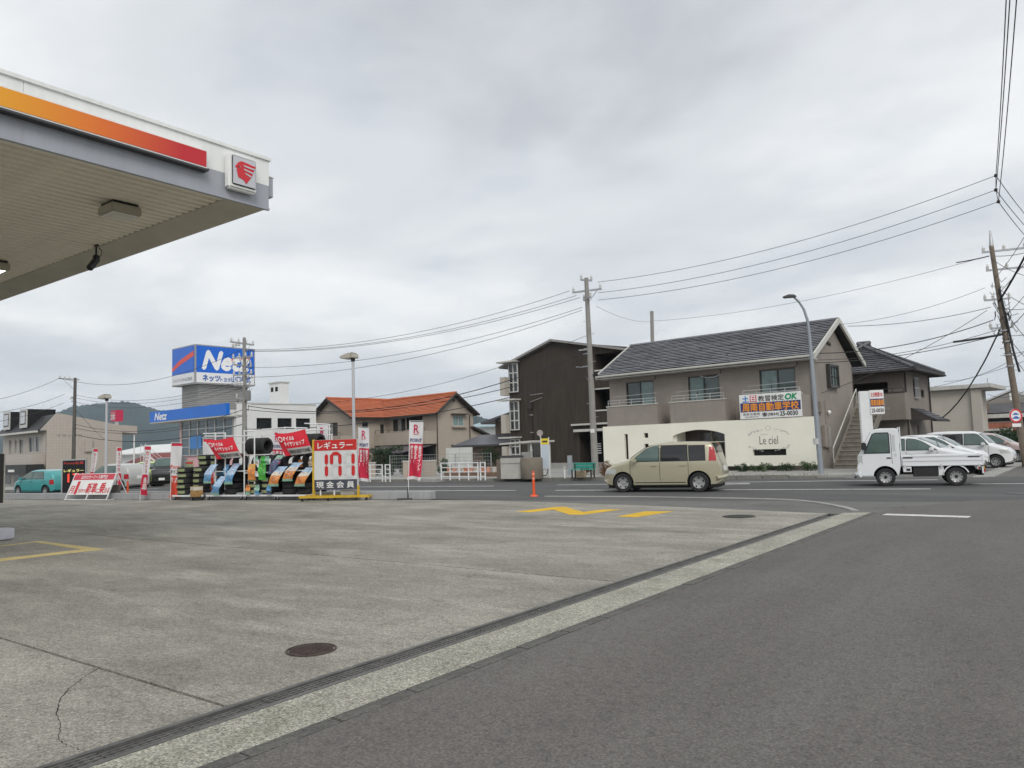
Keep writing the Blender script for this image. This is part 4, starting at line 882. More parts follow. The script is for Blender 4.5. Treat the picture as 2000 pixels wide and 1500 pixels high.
# ground floor: dark car porch with a purple-grey translucent roof
B().ext([(-6.5, -5.0, 1.55), (.9, -5.0, 1.35), (.9, -1.5, 1.95), (-6.5, -1.5, 2.05)], (0, 0, .05)).obj('car_porch_roof', mat('smoked polycarbonate', (.07, .06, .085), .25, 0, .2, 1), h)
for q in (-6.3, -2.5, .8): B().box(q, q + .07, -4.9, -4.83, 0, 1.5).obj('porch_post', TIMB, h)
B().box(-6.5, -.3, -.25, -.02, .05, 2.0).obj('dark_entrance', DARK, h)
# lower tiled wing on the right
B().ext([(.02, YB6 - .2, 0), (.02, YB6 + 3.2, 0), (.02, YB6 + 3.2, 2.3), (.02, YB6 - .2, 3.5)], (-4, 0, 0)).obj('lower_wing', HB, h)
roofdeck(h, [[(.5, YB6 - .1, 3.75), (.5, YB6 + 3.9, 2.25), (-4, YB6 + 3.9, 2.25), (-4, YB6 - .1, 3.75)]], TIMB, .16)

# ------------------------------------------------------------------ car dealer: showroom, sign tower
NB = mat('dealer blue', (.003, .14, .58), .35, 0, .06, .7); DW = mat('dealer white panel', (.68, .685, .67), .55, 0, .05, .6, streak=.02)
F7 = Fr(462, 62, -4, -.2)
h = F7.root('car_showroom', 'white car showroom with blue fascia and glass front', 'building')
m0, mr = mp_front(0), mp_right(0); XS = -11.2
B().box(-13.6, .02, -.9, -.6, 5.05, 6.0).obj('blue_fascia', NB, h); B().box(-13.6, .0, -.88, 1, 4.95, 5.06).obj('fascia_soffit', FASC, h); B().box(-13.3, -.2, -.62, 6, 5.07, 5.5).obj('roof', DW, h)
mfz = mp_front(-.9); text(h, 'Netz', mfz, -12.6, -10.2, 5.2, 5.85, I_W, bold=.03, shear=.25)
gz1 = 4.95; nb = 6; gx0, gx1 = -9.3, -.5
DG = mat('showroom glass', (.07, .105, .12), .06, 0, .3, .5, spec=.9)
for k in range(nb):
    a = gx0 + (gx1 - gx0) * k / nb; c = gx0 + (gx1 - gx0) * (k + 1) / nb
    window(h, m0, (a, c, 1.9, gz1), ALUS, DG, 1, 4, d=.02, fw=.09, name='glazing_bay')
B().box(gx0, gx1, .1, .2, 0, 1.9).obj('sill_wall', mat('pale pink panel', (.62, .36, .38), .6), h); B().box(gx0 - .25, gx0 - .02, -.05, .2, 0, gz1).obj('pink_post', mat('pale pink panel', (.62, .36, .38), .6), h)
B().mbox(m0, gx0 + 1.6, gx0 + 3.6, 2.5, 3.6, -.03, -.02).obj('window_poster', INK('poster blue', (.05, .2, .5)), h)
B().box(gx0, gx1, .4, 5, .1, gz1).obj('interior', mat('dim showroom interior', (.1, .1, .1), .9), h)
wins = []
for (a, t_, b_, q_) in ((501, 813, 531, 829), (542, 813, 570, 828), (578, 813, 606, 827)):
    y0_, zt_ = F7.sd(a, t_); y1_, zb_ = F7.sd(b_, q_); wins.append((y0_, y1_, 3.95, 4.85))
wall(h, mr, 0, 7.6, 0, 6.0, wins, DW)
for q in wins: window(h, mr, q, ALU, GLASSD, 1, 1, d=.12, fw=.06)
B().box(-.45, -.01, .001, .1, 0, 4.94).obj('corner_wall', DW, h); B().box(-.3, .03, 0.03, 7.6, 6.0, 6.1).obj('parapet', FASC, h); B().box(-13, -.3, 6.02, 7.5, 0, 6.0).obj('rear_block', DW, h)
xb_ = -2.2; y0_, zb_ = F7.sd(528, 785, xb_); y1_, zt_ = F7.sd(564, 748, xb_)
pb = B().box(xb_ - 1.6, xb_, y0_ + .9, y1_, 5.95, zt_).obj('roof_plant_box', DW, h, bevel=.02); B().box(xb_ - 1.7, xb_ + .08, y0_ + .8, y1_ + .1, zt_, zt_ + .1).obj('plant_lid', FASC, pb)
for k in range(2): B().box(xb_ - 1.35 + k * .7, xb_ - .95 + k * .7, y0_ + .885, y0_ + .9, zt_ - .75, zt_ - .35).obj('plant_louvre', DARK, pb)
F8 = Fr(380, 72, -4, 0)
t = F8.root('sign_tower', 'square blue and white dealer sign box on a grey louvred tower', 'sign tower')
m0, mr = mp_front(0), mp_right(0); TB, TT = 8.5, 12.25; TX, TYB = -4.6, 6.25
B().box(TX, -.0, .0, TYB, TB, TT).obj('sign_box', mat('sign frame grey', (.3, .3, .3), .5), t)
SB = mat('sign face blue', (.003, .12, .58), .3, 0, .05, .5); SWT = mat('sign face white', (.72, .73, .73), .35, 0, .04, .6)
zm = TB + (TT - TB) * .29
for mp, a, c in ((m0, TX + .12, -.15), (mr, .15, TYB - .12)):
    B().mbox(mp, a, c, zm, TT - .12, -.04, -.001).obj('blue_face', SB, t); B().mbox(mp, a, c, TB + .12, zm - .004, -.04, -.001).obj('white_face', SWT, t)
IWS = INK('sign white', (.8, .81, .81)); RS = INK('swoosh red', (.72, .1, .07)); BLT = INK('sign blue text', (.03, .1, .36))
text(t, 'Netz', mr, .75, 5.7, zm + .35, TT - .6, IWS, d=-.05, bold=.045, shear=.28)
B().ext([(.045, 3.0, zm + 1.35), (.045, 4.2, zm + 1.6), (.045, 5.75, zm + 1.72), (.045, 5.5, zm + 1.5), (.045, 4.2, zm + 1.35), (.045, 3.1, zm + 1.1)], (.006, 0, 0)).obj('red_swoosh', RS, t)
B().ext([(TX + .14, -.045, zm + .7), (TX + 1.6, -.045, zm + 1.35), (-.16, -.045, zm + 2.05), (-.16, -.045, zm + 1.55), (TX + 1.9, -.045, zm + .95), (TX + .14, -.045, zm + .35)], (0, -.006, 0)).obj('red_swoosh', RS, t)
text(t, 'ネッツ', mr, .75, 2.5, TB + .28, zm - .22, BLT, d=-.05, bold=.05); text(t, 'トヨタ', mr, 2.55, 3.6, TB + .28, zm - .4, BLT, d=-.05, bold=.03); text(t, '山口株式', mr, 3.7, 5.75, TB + .28, zm - .2, BLT, d=-.05, bold=.04)
text(t, 'ネッツトヨタ山口株式', m0, TX + .4, -.4, TB + .35, zm - .4, INK('sign grey text', (.3, .33, .38)), d=-.05, bold=.03)
LOU = mat('grey louvre', (.3, .3, .29), .5, .2, .08, 1)
for k in range(26):
    z = 4.0 + k * .173; B().ext([(TX + .9, .55, z), (-.45, .55, z), (-.45, 5.7, z), (TX + .9, 5.7, z)], (0, 0, .135)).obj('louvre', LOU, t)
B().box(TX + .95, -.5, .6, 5.65, 0, 8.5).obj('tower_core', mat('tower core grey', (.13, .13, .125), .7), t)

# ------------------------------------------------------------------ tiled beige shop with mansard roof and two roof windows
TILE = bpy.data.materials.new('cream wall tile'); TILE.use_nodes = True
t_ = TILE.node_tree; n_, l_ = t_.nodes, t_.links; br = n_.new('ShaderNodeTexBrick'); tc = n_.new('ShaderNodeTexCoord'); mpn = n_.new('ShaderNodeMapping'); mpn.inputs['Rotation'].default_value = (R_(90), 0, R_(0))
sx = n_.new('ShaderNodeSeparateXYZ'); cx2 = n_.new('ShaderNodeCombineXYZ'); ad2 = n_.new('ShaderNodeMath'); l_.new(tc.outputs['Object'], sx.inputs[0]); l_.new(sx.outputs[0], ad2.inputs[0]); l_.new(sx.outputs[1], ad2.inputs[1]); l_.new(ad2.outputs[0], cx2.inputs[0]); l_.new(sx.outputs[2], cx2.inputs[1]); l_.new(cx2.outputs[0], br.inputs['Vector'])
br.offset = 0; br.inputs['Color1'].default_value = (.46, .41, .36, 1); br.inputs['Color2'].default_value = (.43, .385, .335, 1); br.inputs['Mortar'].default_value = (.32, .29, .26, 1); br.inputs['Scale'].default_value = 2.2; br.inputs['Mortar Size'].default_value = .02; br.inputs['Brick Width'].default_value = .66; br.inputs['Row Height'].default_value = .66
l_.new(br.outputs[0], n_['Principled BSDF'].inputs['Base Color']); n_['Principled BSDF'].inputs['Roughness'].default_value = .5
F9 = Fr(90, 78, -4, -.78)
h = F9.root('mansard_shop', 'cream tiled two storey shop with dark mansard roof and two roof windows', 'building')
m0, mr = mp_front(0), mp_right(0); z_ = lambda v: v * 78 / 54 + .68
ZE9, ZP = 5.55, 7.1; XL9 = -13.5; YP = .9
wl = [(-11.5, -10.7, 3.3, 4.9), (-9.6, -8.9, 3.4, 4.8), (-8.2, -6.9, 3.3, 4.9), (-5.2, -2.2, 3.4, 5.0)]
wall(h, m0, XL9, 0, 0, ZE9, wl, TILE)
for q in wl: window(h, m0, q, ALUW, GLASSD, 3 if q[1] - q[0] > 2 else 2, panes=[GLASSD, mat('pale blind glass', (.3, .29, .26), .2)])
B().ext([(0, 0, 0), (0, 7.4, 0), (0, 7.4, 5.6), (0, 7.4, 6.05), (0, 1.4, 7.25), (0, .9, 7.3), (0, -.55, ZE9 + .05), (0, 0, ZE9)], (-.2, 0, 0)).obj('gable_wall', TILE, h)
B().ext([(0.01, 7.4, 5.35), (0.01, 9.0, 5.1), (0.01, 9.0, 6.0), (0.01, 7.4, 6.1)], (-13, 0, 0)).obj('rear_overhang', TILE, h); B().tube((-.3, 8.8, 0), (-.3, 8.8, 5.1), .08).obj('rear_post', WHITE, h)
MAN = mat('mansard slate', (.035, .037, .04), .55, 0, .25, 4)
rf = roofdeck(h, [[(XL9 - .5, -.75, ZE9 - .05), (-.2, -.75, ZE9 - .05), (-.2, .85, 7.2), (XL9 + 1.5, .85, 7.2)]], MAN, .12, 'mansard'); courses(rf, (XL9 - .5, -.77, ZE9 - .05), (-.2, -.77, ZE9 - .05), (-.2, .85, 7.2), (XL9 + 1.5, .85, 7.2), 9, MAN, 'slate_course', .03)
B().box(XL9 + 1.5, -.21, .86, 2.2, 6.0, 6.98).obj('attic', MAN, h); B().box(XL9 - .5, -.2, -.95, -.72, ZE9 - .2, ZE9).obj('gutter', FASC, h)
for q in (-10.6, -5.2):
    dm = B().box(q - 1.0, q + 1.0, -.5, 2.2, 6.05, 7.95).obj('dormer', DARK, h, label='boxy roof window with white frame'); B().mbox(mp_front(-.5), q - 1.05, q + 1.05, 6.0, 8.0, -.08, .02).obj('dormer_frame', ALUW, dm); B().mbox(mp_front(-.5), q - .8, q + .8, 6.35, 7.75, -.1, -.082).obj('dormer_border', DARK, dm); B().mbox(mp_front(-.5), q - .68, q + .68, 6.45, 7.65, -.12, -.102).obj('dormer_pane', mat('sky grey glass', (.5, .52, .54), .15), dm)
B().box(XL9, -.5, -1.2, -1.08, 2.1, 3.2).obj('balcony', TILE, h); B().box(-.62, -.5, -1.08, 0, 2.1, 3.2).obj('balcony', TILE, h)
B().box(-8.5, -.0, -1.8, -.2, 1.0 + .15, 2.15).obj('black_canopy', mat('black awning', (.02, .02, .018), .5), h); B().mbox(mp_front(-1.8), -5.2, -3.4, 1.42, 1.66, -.05, -.001).obj('white_sign', WHITE, h); B().box(XL9, -8.6, -1.6, -.2, 1.3, 2.1).obj('white_sign', WHITE, h)
for k in range(4): B().mbox(m0, -12.5 + k * 3, -10.6 + k * 3, 0, 1.6, -.03, 0).obj('shop_front_pane', DG, h)
text(h, 'マネックス', mr, .9, 3.4, 4.85, 5.15, mat('dark wall letters', (.12, .1, .09), .6), bold=0)
B().box(.0, .25, 3.6, 4.3, 3.3, 4.6).obj('wall_box', TILE, h)
# external stair at its back, and neighbours
es = F9.root('steel_stair', 'pale steel outside stair behind the cream tiled shop', 'staircase'); b = B()
for k in range(12): b.box(-1.2, -.1, 10 + k * .28, 10.26 + k * .28, 3.0 - k * .24, 3.05 - k * .24)
b.obj('treads', STEEL, es)
for q in (-1.2, -.1): B().ext([(q, 9.9, 2.85), (q, 13.5, -.1), (q, 13.5, .15), (q, 9.9, 3.1)], (.05, 0, 0)).obj('stringer', WHITE, es); B().path([(q, 9.9, 4.0), (q, 13.5, 1.0)], .03).obj('handrail', WHITE, es); B().path([(q, 9.9, 4.0), (q, 9.9, 0)], .03).obj('newel', WHITE, es)
F10 = Fr(300, 88, -4, -.8)
h = F10.root('red_roofed_shed', 'low building with dull red tiled roof left of the dealer', 'building')
x0, z1 = F10.f(262, 886); x1, z0 = F10.f(345, 905); B().box(x0 - 1, x1 + 3, 0, 6, 0, z0 + .2).obj('wall', mat('dim wall', (.16, .13, .11), .8), h)
RR = mat('dull red tile', (.25, .05, .045), .6, 0, .2, 3); rf = roofdeck(h, [[(x0 - 1.5, -.8, z0), (x1 + 3, -.8, z0), (x1 + 3, 2.5, z1), (x0 - 1.5, 2.5, z1)]], RR); courses(rf, (x0 - 1.5, -.8, z0), (x1 + 3, -.8, z0), (x1 + 3, 2.5, z1), (x0 - 1.5, 2.5, z1), 8, RR, 'tile_course', .05)
F11 = Fr(270, 120, -4, -.9)
h = F11.root('long_white_roof', 'long low white roofed hall behind the red roofed building', 'building'); x0, z1 = F11.f(230, 876); x1, z0 = F11.f(360, 884)
B().box(x0 - 2, x1, 0, 12, 0, z0).obj('wall', DW, h); B().ext([(x0 - 3, -1, z0), (x1, -1, z0), (x1, 6, z1 + .3), (x0 - 3, 6, z1 + .3)], (0, 0, .2)).obj('roof', DW, h)
# red pylon sign far off
p = at(231, 812, 130); t = thing('pylon_sign', 'red box sign with white lettering on a white pylon', 'sign', (p.x, p.y, -.9), R_(-4))
zc_ = p.z + .9; B().box(-1.6, .5, -.6, .6, zc_ - .95, zc_ + .95).obj('box', mat('sign crimson', (.45, .012, .06), .4), t); B().box(-.9, -.3, -.2, .2, 0, zc_ - .9).obj('pylon', WHITE, t)
text(t, 'コスモス', mp_front(-.6), -1.45, .2, zc_ - .65, zc_ + .15, I_W, d=-.02, bold=.05); text(t, 'ディスカウント', mp_front(-.6), -1.45, .2, zc_ + .35, zc_ + .6, I_W, d=-.02)
# roofs glimpsed between the orange-roofed house and the brown block
F12 = Fr(965, 66, -4.5, 0)
h = F12.root('timber_house', 'old timber house with dark tiled roof left of the brown block', 'house')
x0, z0 = F12.f(946, 824); x1, z1 = F12.f(990, 812); xe = x1 + 3
B().box(x0 + 1.0, xe, .3, 5, 0, z0).obj('wall', mat('brown board wall', (.14, .10, .075), .8, 0, .2, 3, streak=.3), h); B().ext([(x0 + 1.0, .3, z0), (xe, .3, z0), (xe, .3, z1 + .6)], (0, .1, 0)).obj('gable', BEIGE, h)
roofdeck(h, [[(x0, -.5, z0 - .05), (x0, 5.5, z0 - .05), (xe, 5.5, z1 + .75), (xe, -.5, z1 + .75)]], KAWARA, .18)
zl, zl2 = F12.f(950, 868, -3)[1], F12.f(985, 858, -3)[1]
B().box(x0 + .2, xe, -3, -.5, 0, zl).obj('lean_to', mat('brown board wall', (.14, .10, .075), .8), h); roofdeck(h, [[(x0 - .3, -3.6, zl), (xe, -3.6, zl), (xe, -.2, zl2 + .5), (x0 - .3, -.2, zl2 + .5)]], KAWARA, .15)
F13 = Fr(965, 105, -4.5, 0)
h = F13.root('pale_blue_roofed_hall', 'far hall with pale blue ribbed roof left of the brown block', 'building'); x0, z0 = F13.f(930, 836); x1, z1 = F13.f(985, 826)
B().box(x0, x1 + 5, 0, 9, 0, z0).obj('wall', DW, h); B().ext([(x0 - 1, -1, z0), (x1 + 5, -1, z0), (x1 + 5, 5, z1 + .9), (x0 - 1, 5, z1 + .9)], (0, 0, .15)).obj('roof', mat('pale blue steel roof', (.32, .42, .45), .5), h)
# ================================================================== poles and wires
def depth_of(p): return (Vector(p) - EYE).dot(FWD)
PORC = mat('porcelain insulator', (.62, .62, .6), .25, 0, .05, 5)
def insul(b, p, s=1.0): b.lathe([(0, 0), (.05 * s, 0), (.05 * s, .05 * s), (.03 * s, .06 * s), (.055 * s, .09 * s), (.03 * s, .13 * s), (.02 * s, .18 * s), (0, .18 * s)], 8, p)
_b = B(); insul(_b, (0, 0, 0), 1.3); INSM = _b.mesh('insulator')
def pole(name, base, top, r0, r1, label, m=CONCP):
    t = thing(name, label, 'utility pole', base); v = Vector(top) - Vector(base)
    b = B(); n = 10; b.path([v * (k / n) for k in range(n + 1)], [r0 + (r1 - r0) * k / n for k in range(n + 1)], 14); b.obj('shaft', m, t, smooth=True)
    b = B()
    for k in range(9):
        q = v * (.22 + k * .07); a = (1 if k % 2 else -1); b.tube(q, q + Vector((a * .3, 0, 0)), .012, n=5)
    b.obj('step_bolts', STEEL, t); return t, v
def arm(t, v, f, half, ang, n_ins=3, off=0.0, brace=True):
    q = v * f; d = Vector((math.cos(ang), math.sin(ang), 0)); c = q + d * off
    b = B(); P = [c - d * half, c + d * half]; s = Vector((-d.y, d.x, 0)) * .04
    b.ext([P[0] - s, P[1] - s, P[1] + s, P[0] + s], (0, 0, .08)); 
    if brace: b.tube(q - Vector((0, 0, .6)), c + d * half * .7, .016, n=5)
    ao = b.obj('cross_arm', STEEL, t)
    for k in range(n_ins): link('insulator', INSM, PORC, ao, c + d * (half * .92) * (2 * k / max(1, n_ins - 1) - 1) + Vector((0, 0, .08)))
    return c
LBL = {}
def wire(p, q, sag, r=.012, label='black overhead wire', n=18, wob=0.0):
    p, q = Vector(p), Vector(q); pts = []
    for k in range(n + 1):
        f = k / n; w_ = p.lerp(q, f); w_.z -= sag * 4 * f * (1 - f); 
        if wob and 0 < k < n: w_.z += rnd.uniform(-wob, wob)
        pts.append(w_ - p)
    o = B().path(pts, r, 5).obj('overhead_wire', WIRE, None, loc=p)
    k = LBL.get(label, 0); LBL[label] = k + 1
    tag(o, label, 'wire', 'overhead wires'); return o

pA = gr(1163, 928, .12); dA = depth_of(pA); tA_ = at(1145, 543, dA)
PA, vA = pole('utility_pole', pA, tA_, .17, .10, 'grey concrete utility pole between the brown block and taupe house')
arm(PA, vA, .93, .75, R_(10), 3); arm(PA, vA, .985, .3, R_(60), 2, brace=False); arm(PA, vA, .89, .5, R_(-40), 3, brace=False)
b = B()
for (py, L_) in ((682, .55), (715, .7), (690, .35)):
    q = at(1150, py, dA) - pA; b.box(q.x - L_, q.x + .05, q.y - .03, q.y + .03, q.z - .03, q.z + .03)
b.obj('bracket', STEEL, PA)
q = at(1124, 697, dA) - pA; B().lathe([(.24, -.012), (.265, 0), (.24, .012), (.225, 0)], 24, q, 'Y', True).obj('cable_coil', WIRE, PA)
q = at(1158, 733, dA) - pA; B().box(q.x - .35, q.x + .25, q.y - .1, q.y + .1, q.z - .06, q.z + .06).obj('cable_closure', BLACKP, PA, bevel=.02); B().tube(q + Vector((-.4, 0, 0)), q + Vector((-.05, 0, -.55)), .02).obj('brace', STEEL, PA)
q = at(1161, 842, dA) - pA; B().box(q.x - .1, q.x + .1, q.y - .2, q.y - .165, q.z - .08, q.z + .1).obj('number_plate', WHITE, PA)

NDEP = lambda px, n: n / (.893 + .45 * (px - 1000) / 1500)
dN = 44.8; pN = at(478, 905, dN); pN.z = .0; tN = at(477, 660, dN)
PN, vN = pole('utility_pole', pN, tN, .17, .09, 'concrete utility pole crowded with fittings before the blue dealer sign')
B().path([vN, vN + Vector((0, 0, .05))], .05).obj('cap', STEEL, PN)
for f_, hw, an_, k in ((.955, .9, 100, 4), (.86, .8, 10, 4), (.80, .7, 100, 3), (.74, .75, 10, 4), (.66, .6, 100, 3), (.58, .5, 10, 2)): arm(PN, vN, f_, hw, R_(an_), k, off=-.15)
b = B()
for k in range(26):
    q = vN * rnd.uniform(.52, .9) + Vector((rnd.uniform(-.45, .45), rnd.uniform(-.3, .3), 0)); q2 = q + Vector((rnd.uniform(-.4, .4), rnd.uniform(-.2, .2), rnd.uniform(-.6, .1))); mid_ = (q + q2) / 2 - Vector((0, 0, .25)); b.path([q, mid_, q2], .014, 5)
b.obj('jumper_cables', WIRE, PN)
for k in range(9): link('insulator', INSM, PORC, PN, vN * .95 + Vector((-.35 - .1 * k, -.1 + .05 * (k % 3), .02 * (k % 2))))
for k in range(5): link('insulator', INSM, PORC, PN, vN * .67 + Vector((-.3 - .11 * k, -.1, .03 * (k % 2))))
B().lathe([(0, 0), (.16, 0), (.18, .05), (.18, .55), (.1, .62), (0, .62)], 14, vN * .56 + Vector((.32, 0, 0))).obj('transformer', mat('transformer grey', (.2, .2, .2), .5), PN)

dL = 62; pL = at(143, 912, dL); pL.z = -.3; tL = at(147, 738, dL)
PL, vL = pole('utility_pole', pL, tL, .16, .11, 'dark utility pole in front of the cream tiled shop', mat('dark concrete pole', (.1, .095, .085), .85, 0, .15, 3))
qa = at(115, 739, dL) - pL; B().tube(qa, vL * .985 + (vL * .985 - qa).normalized() * .3, .055, n=6).obj('cross_arm', STEEL, PL); B().tube(vL * .88, qa + Vector((.5, 0, 0)), .02).obj('brace', STEEL, PL)
for f_, s_ in ((.82, -.55), (.78, -.5), (.74, -.3), (.5, -.35), (.46, -.3)): B().box(min(0, s_) + vL.x * f_, vL.x * f_ + .1, -.04, .04, vL.z * f_ - .04, vL.z * f_ + .04).obj('bracket', STEEL, PL)
for k in range(3): link('insulator', INSM, PORC, PL, qa.lerp(vL * .985, .05 + k * .3) + Vector((0, 0, .05))); link('insulator', INSM, PORC, PL, Vector((vL.x * .8 - .35 - .15 * k, 0, vL.z * .8)))

dC = 52; pC = at(1279, 900, dC); pC.z = .1; tC = at(1273, 608, dC)
PC, vC = pole('utility_pole', pC, tC, .15, .12, 'plain grey pole top rising behind the slate roof')
dB = 33.5; pB = at(2004, 905, dB); pB.z = .02; tB = at(1936, 480, dB)
WOODP = mat('weathered brown pole', (.185, .15, .115), .85, 0, .2, 3, bump=.3, bscale=30, streak=.1)
PB, vB = pole('utility_pole', pB, tB, .15, .095, 'leaning brown utility pole tangled in cables at the right edge', WOODP)
B().path([vB * .995, vB + (at(1934, 450, dB) - tB)], [.1, .03], 8).obj('top_spike', STEEL, PB)
for f_, hw, an_, k in ((.97, .85, 15, 3), (.885, .8, 15, 3), (.75, .5, 15, 4), (.62, .45, 15, 2)): arm(PB, vB, f_, hw, R_(an_), k, off=.45 if f_ > .85 else -.1, brace=False)
b = B()
for k in range(34):
    q = vB * rnd.uniform(.52, .86) + Vector((rnd.uniform(-.3, .35), rnd.uniform(-.2, .2), 0)); q2 = q + Vector((rnd.uniform(-.35, .35), rnd.uniform(-.2, .2), rnd.uniform(-.6, .2))); b.path([q, (q + q2) / 2 - Vector((rnd.uniform(-.1, .1), 0, .2)), q2], .014, 5)
b.path([vB * .8 + Vector((.05, -.1, 0)), vB * .66 + Vector((.14, -.1, 0)), vB * .52 + Vector((.2, -.08, 0)), vB * .42 + Vector((.3, 0, 0))], .05, 6)
b.obj('cable_tangle', WIRE, PB)
for f_ in (.5, .56, .45, .61): 
    q = vB * f_; B().lathe([(.165, -.03), (.165, .03)], 14, q).obj('band', STEEL, PB)
# round no-parking style sign on the leaning pole
q = at(1984, 812, dB - .3); sg = thing('road_sign', 'round white road sign with red rim and blue vehicles on the leaning pole', 'road sign', q, YAW + R_(8))
B().lathe([(0, 0), (.30, 0), (.30, .02), (0, .02)], 32, (0, 0, 0), 'Y').obj('disc', WHITE, sg)
B().lathe([(.235, -.006), (.30, -.006), (.30, -.002), (.235, -.002)], 32, (0, 0, 0), 'Y', True).obj('red_ring', I_R, sg)
car_ = [(-.17, 0), (-.17, .05), (-.1, .06), (-.05, .11), (.06, .11), (.1, .06), (.17, .05), (.17, 0)]
for dz_, s_, mir in ((.04, .8, 1), (-.13, 1.0, 1)): B().ext([(x * s_ * mir, -.004, z * s_ + dz_) for x, z in car_], (0, -.003, 0)).obj('vehicle_symbol', INK('sign cobalt', (.03, .12, .45)), sg)
B().box(-.2, .22, .0, .015, -.48, -.33).obj('supplement_plate', WHITE, sg); B().box(-.05, .3, .05, .2, -.03, .03).obj('clamp', STEEL, sg)

# overhead lines; J = where the side-street line is tapped
dJ = 27; J = [at(1945, 343, dJ), at(1945, 371, dJ), at(1950, 394, dJ)]
for k, (py, nm) in enumerate(((551, 'top'), (572, 'middle'), (586, 'lowest'))):
    wire(at(1168, py, dA - .2), J[k], .55, .011, f'{nm} of three wires from concrete pole rising to upper right')
over = [at(1968, -60, 14.5), at(1976, -60, 14.5), at(1990, -60, 14.2)]; endC = [at(2030, 450, 36), at(2030, 470, 36), at(2030, 490, 36)]
for k, nm in enumerate(('left', 'middle', 'right')):
    wire(over[k], J[k], .15, .013, f'{nm} of the cables climbing out of the top right corner'); wire(J[k], endC[k], .1, .013, f'{nm} cable running from the tap point past the right edge')
bi = B(); [bi.lathe([(0, -.06), (.05, -.05), (.06, 0), (.05, .05), (0, .06)], 8, p) for p in J]; bi.path(J, .012); tag(bi.obj('line_tap', WIRE), 'black tap connectors where three wires meet at upper right', 'connector')
for k, (pa, pn, nm) in enumerate((((1113, 568), (480, 683), 'highest'), ((1126, 577), (478, 685), 'second'), ((1133, 581), (476, 686), 'third'), ((1138, 600), (482, 718), 'fourth'), ((1136, 606), (482, 737), 'fifth'))):
    wire(at(*pa, dA), at(*pn, dN), .75, .011, f'{nm} wire between the two concrete poles above the orange roof')
for k, (pa, pn, nm, r_, sg_) in enumerate((((1147, 655), (490, 790), 'thin upper telephone line', .010, 1.0), ((1148, 686), (484, 793), 'spiral wrapped telephone cable', .022, 1.3), ((1146, 712), (482, 800), 'middle telephone cable', .018, 1.0), ((1150, 735), (480, 838), 'lowest telephone cable', .02, .7))):
    wire(at(*pa, dA), at(*pn, dN), sg_, r_, f'{nm} running left from the concrete pole past the brown block')
wire(at(1165, 598, dA), at(1272, 628, dC), .25, .008, 'thin wire from concrete pole down to the pole behind the slate roof')
wire(at(1275, 627, dC), at(1930, 500, dB), .5, .009, 'long thin wire above the slate roof to the leaning pole')
wire(at(1868, 513, dB + .2), at(1932, 500, dB), .02, .025, 'short thick black sleeve on the wire left of the leaning pole')
hs = at(1597, 702, 35.0)
for pb, ph, nm, r_, sg_ in (((1924, 562), (1640, 634), 'first', .009, .25), ((1935, 600), (1655, 637), 'second', .013, .2), ((1940, 625), (1600, 690), 'third', .02, .35), ((1945, 645), (1600, 703), 'fourth', .012, .3), ((1955, 653), (1592, 709), 'fifth', .016, .25), ((1928, 606), (1604, 768), 'diagonal', .012, .3)):
    wire(at(*pb, dB), at(*ph, 35.2), sg_, r_, f'{nm} service wire from the leaning pole to the taupe house')
wire(at(1862, 668, dB + .3), at(1958, 653, dB), .02, .05, 'thick black cable closure hanging left of the leaning pole')
wire(at(1958, 632, dB), at(1842, 815, 44), .5, .035, 'beaded black cable from the leaning pole down to the porch roof', wob=.015)
for k, (a, c, d2) in enumerate((((1955, 655), (2040, 560), 30), ((1950, 590), (2040, 420), 30), ((1948, 575), (2040, 455), 29), ((1950, 590), (2040, 700), 38), ((1955, 640), (2040, 735), 38), ((1958, 655), (2040, 640), 36), ((1938, 500), (2040, 480), 34), ((1945, 560), (2040, 610), 40))):
    wire(at(*a, dB), at(*c, d2), .15, (.045 if k == 1 else .014), ['second cable up from the foot on the right of the leaning pole', 'thick cable bundle climbing right from the leaning pole', 'thin cable just above the thick bundle right of the leaning pole', 'steep cable dropping right below the bundle', 'lowest cable dropping right from the leaning pole', 'nearly level black cable leaving right at the closure', 'topmost wire leaving right at the upper cross arm', 'thin cable sloping gently down right from mid pole'][k])
for k, (a, c, d2, nm) in enumerate((((1936, 505), (2040, 545), 30, 'uppermost'), ((1942, 545), (2040, 390), 28, 'steepest rising'), ((1950, 600), (2040, 590), 31, 'almost level'), ((1953, 625), (2040, 520), 30, 'rising'), ((1957, 660), (2040, 770), 40, 'falling'), ((1960, 690), (2040, 665), 34, 'gently rising'))):
    wire(at(*a, dB), at(*c, d2), .2, .012, f'{nm} of the thinner wires tangled right of the leaning pole')
for k, (a, c, d2, nm) in enumerate((((1843, 745), (2040, 660), 60, 'upper'), ((1700, 770), (2040, 690), 70, 'middle'), ((1930, 770), (2040, 735), 60, 'lower'))): wire(at(*a, d2), at(*c, d2 - 20), .6, .014, f'{nm} faint wire crossing behind the leaning pole')
for a, c, nm, sg_ in (((117, 738), (-60, 790), 'upper left', .3), ((126, 770), (-60, 812), 'middle left', .3), ((126, 786), (-60, 830), 'lower left', .3)): wire(at(*a, dL), at(*c, dL - 14), sg_, .014, f'{nm} wire from the dark pole out of the left edge')
for k, (a, c, nm, sg_, r_) in enumerate((((118, 738), (470, 684), 'top', 1.2, .014), ((147, 771), (476, 742), 'second', .8, .011), ((147, 777), (476, 748), 'third', .8, .011), ((146, 785), (476, 757), 'fourth', .8, .011), ((145, 828), (476, 800), 'fifth', .9, .018), ((145, 836), (476, 812), 'sixth', .7, .018), ((145, 848), (476, 828), 'lowest', .8, .025))):
    wire(at(*a, dL), at(*c, dN), sg_, r_, f'{nm} wire between the dark pole and the pole before the dealer sign')
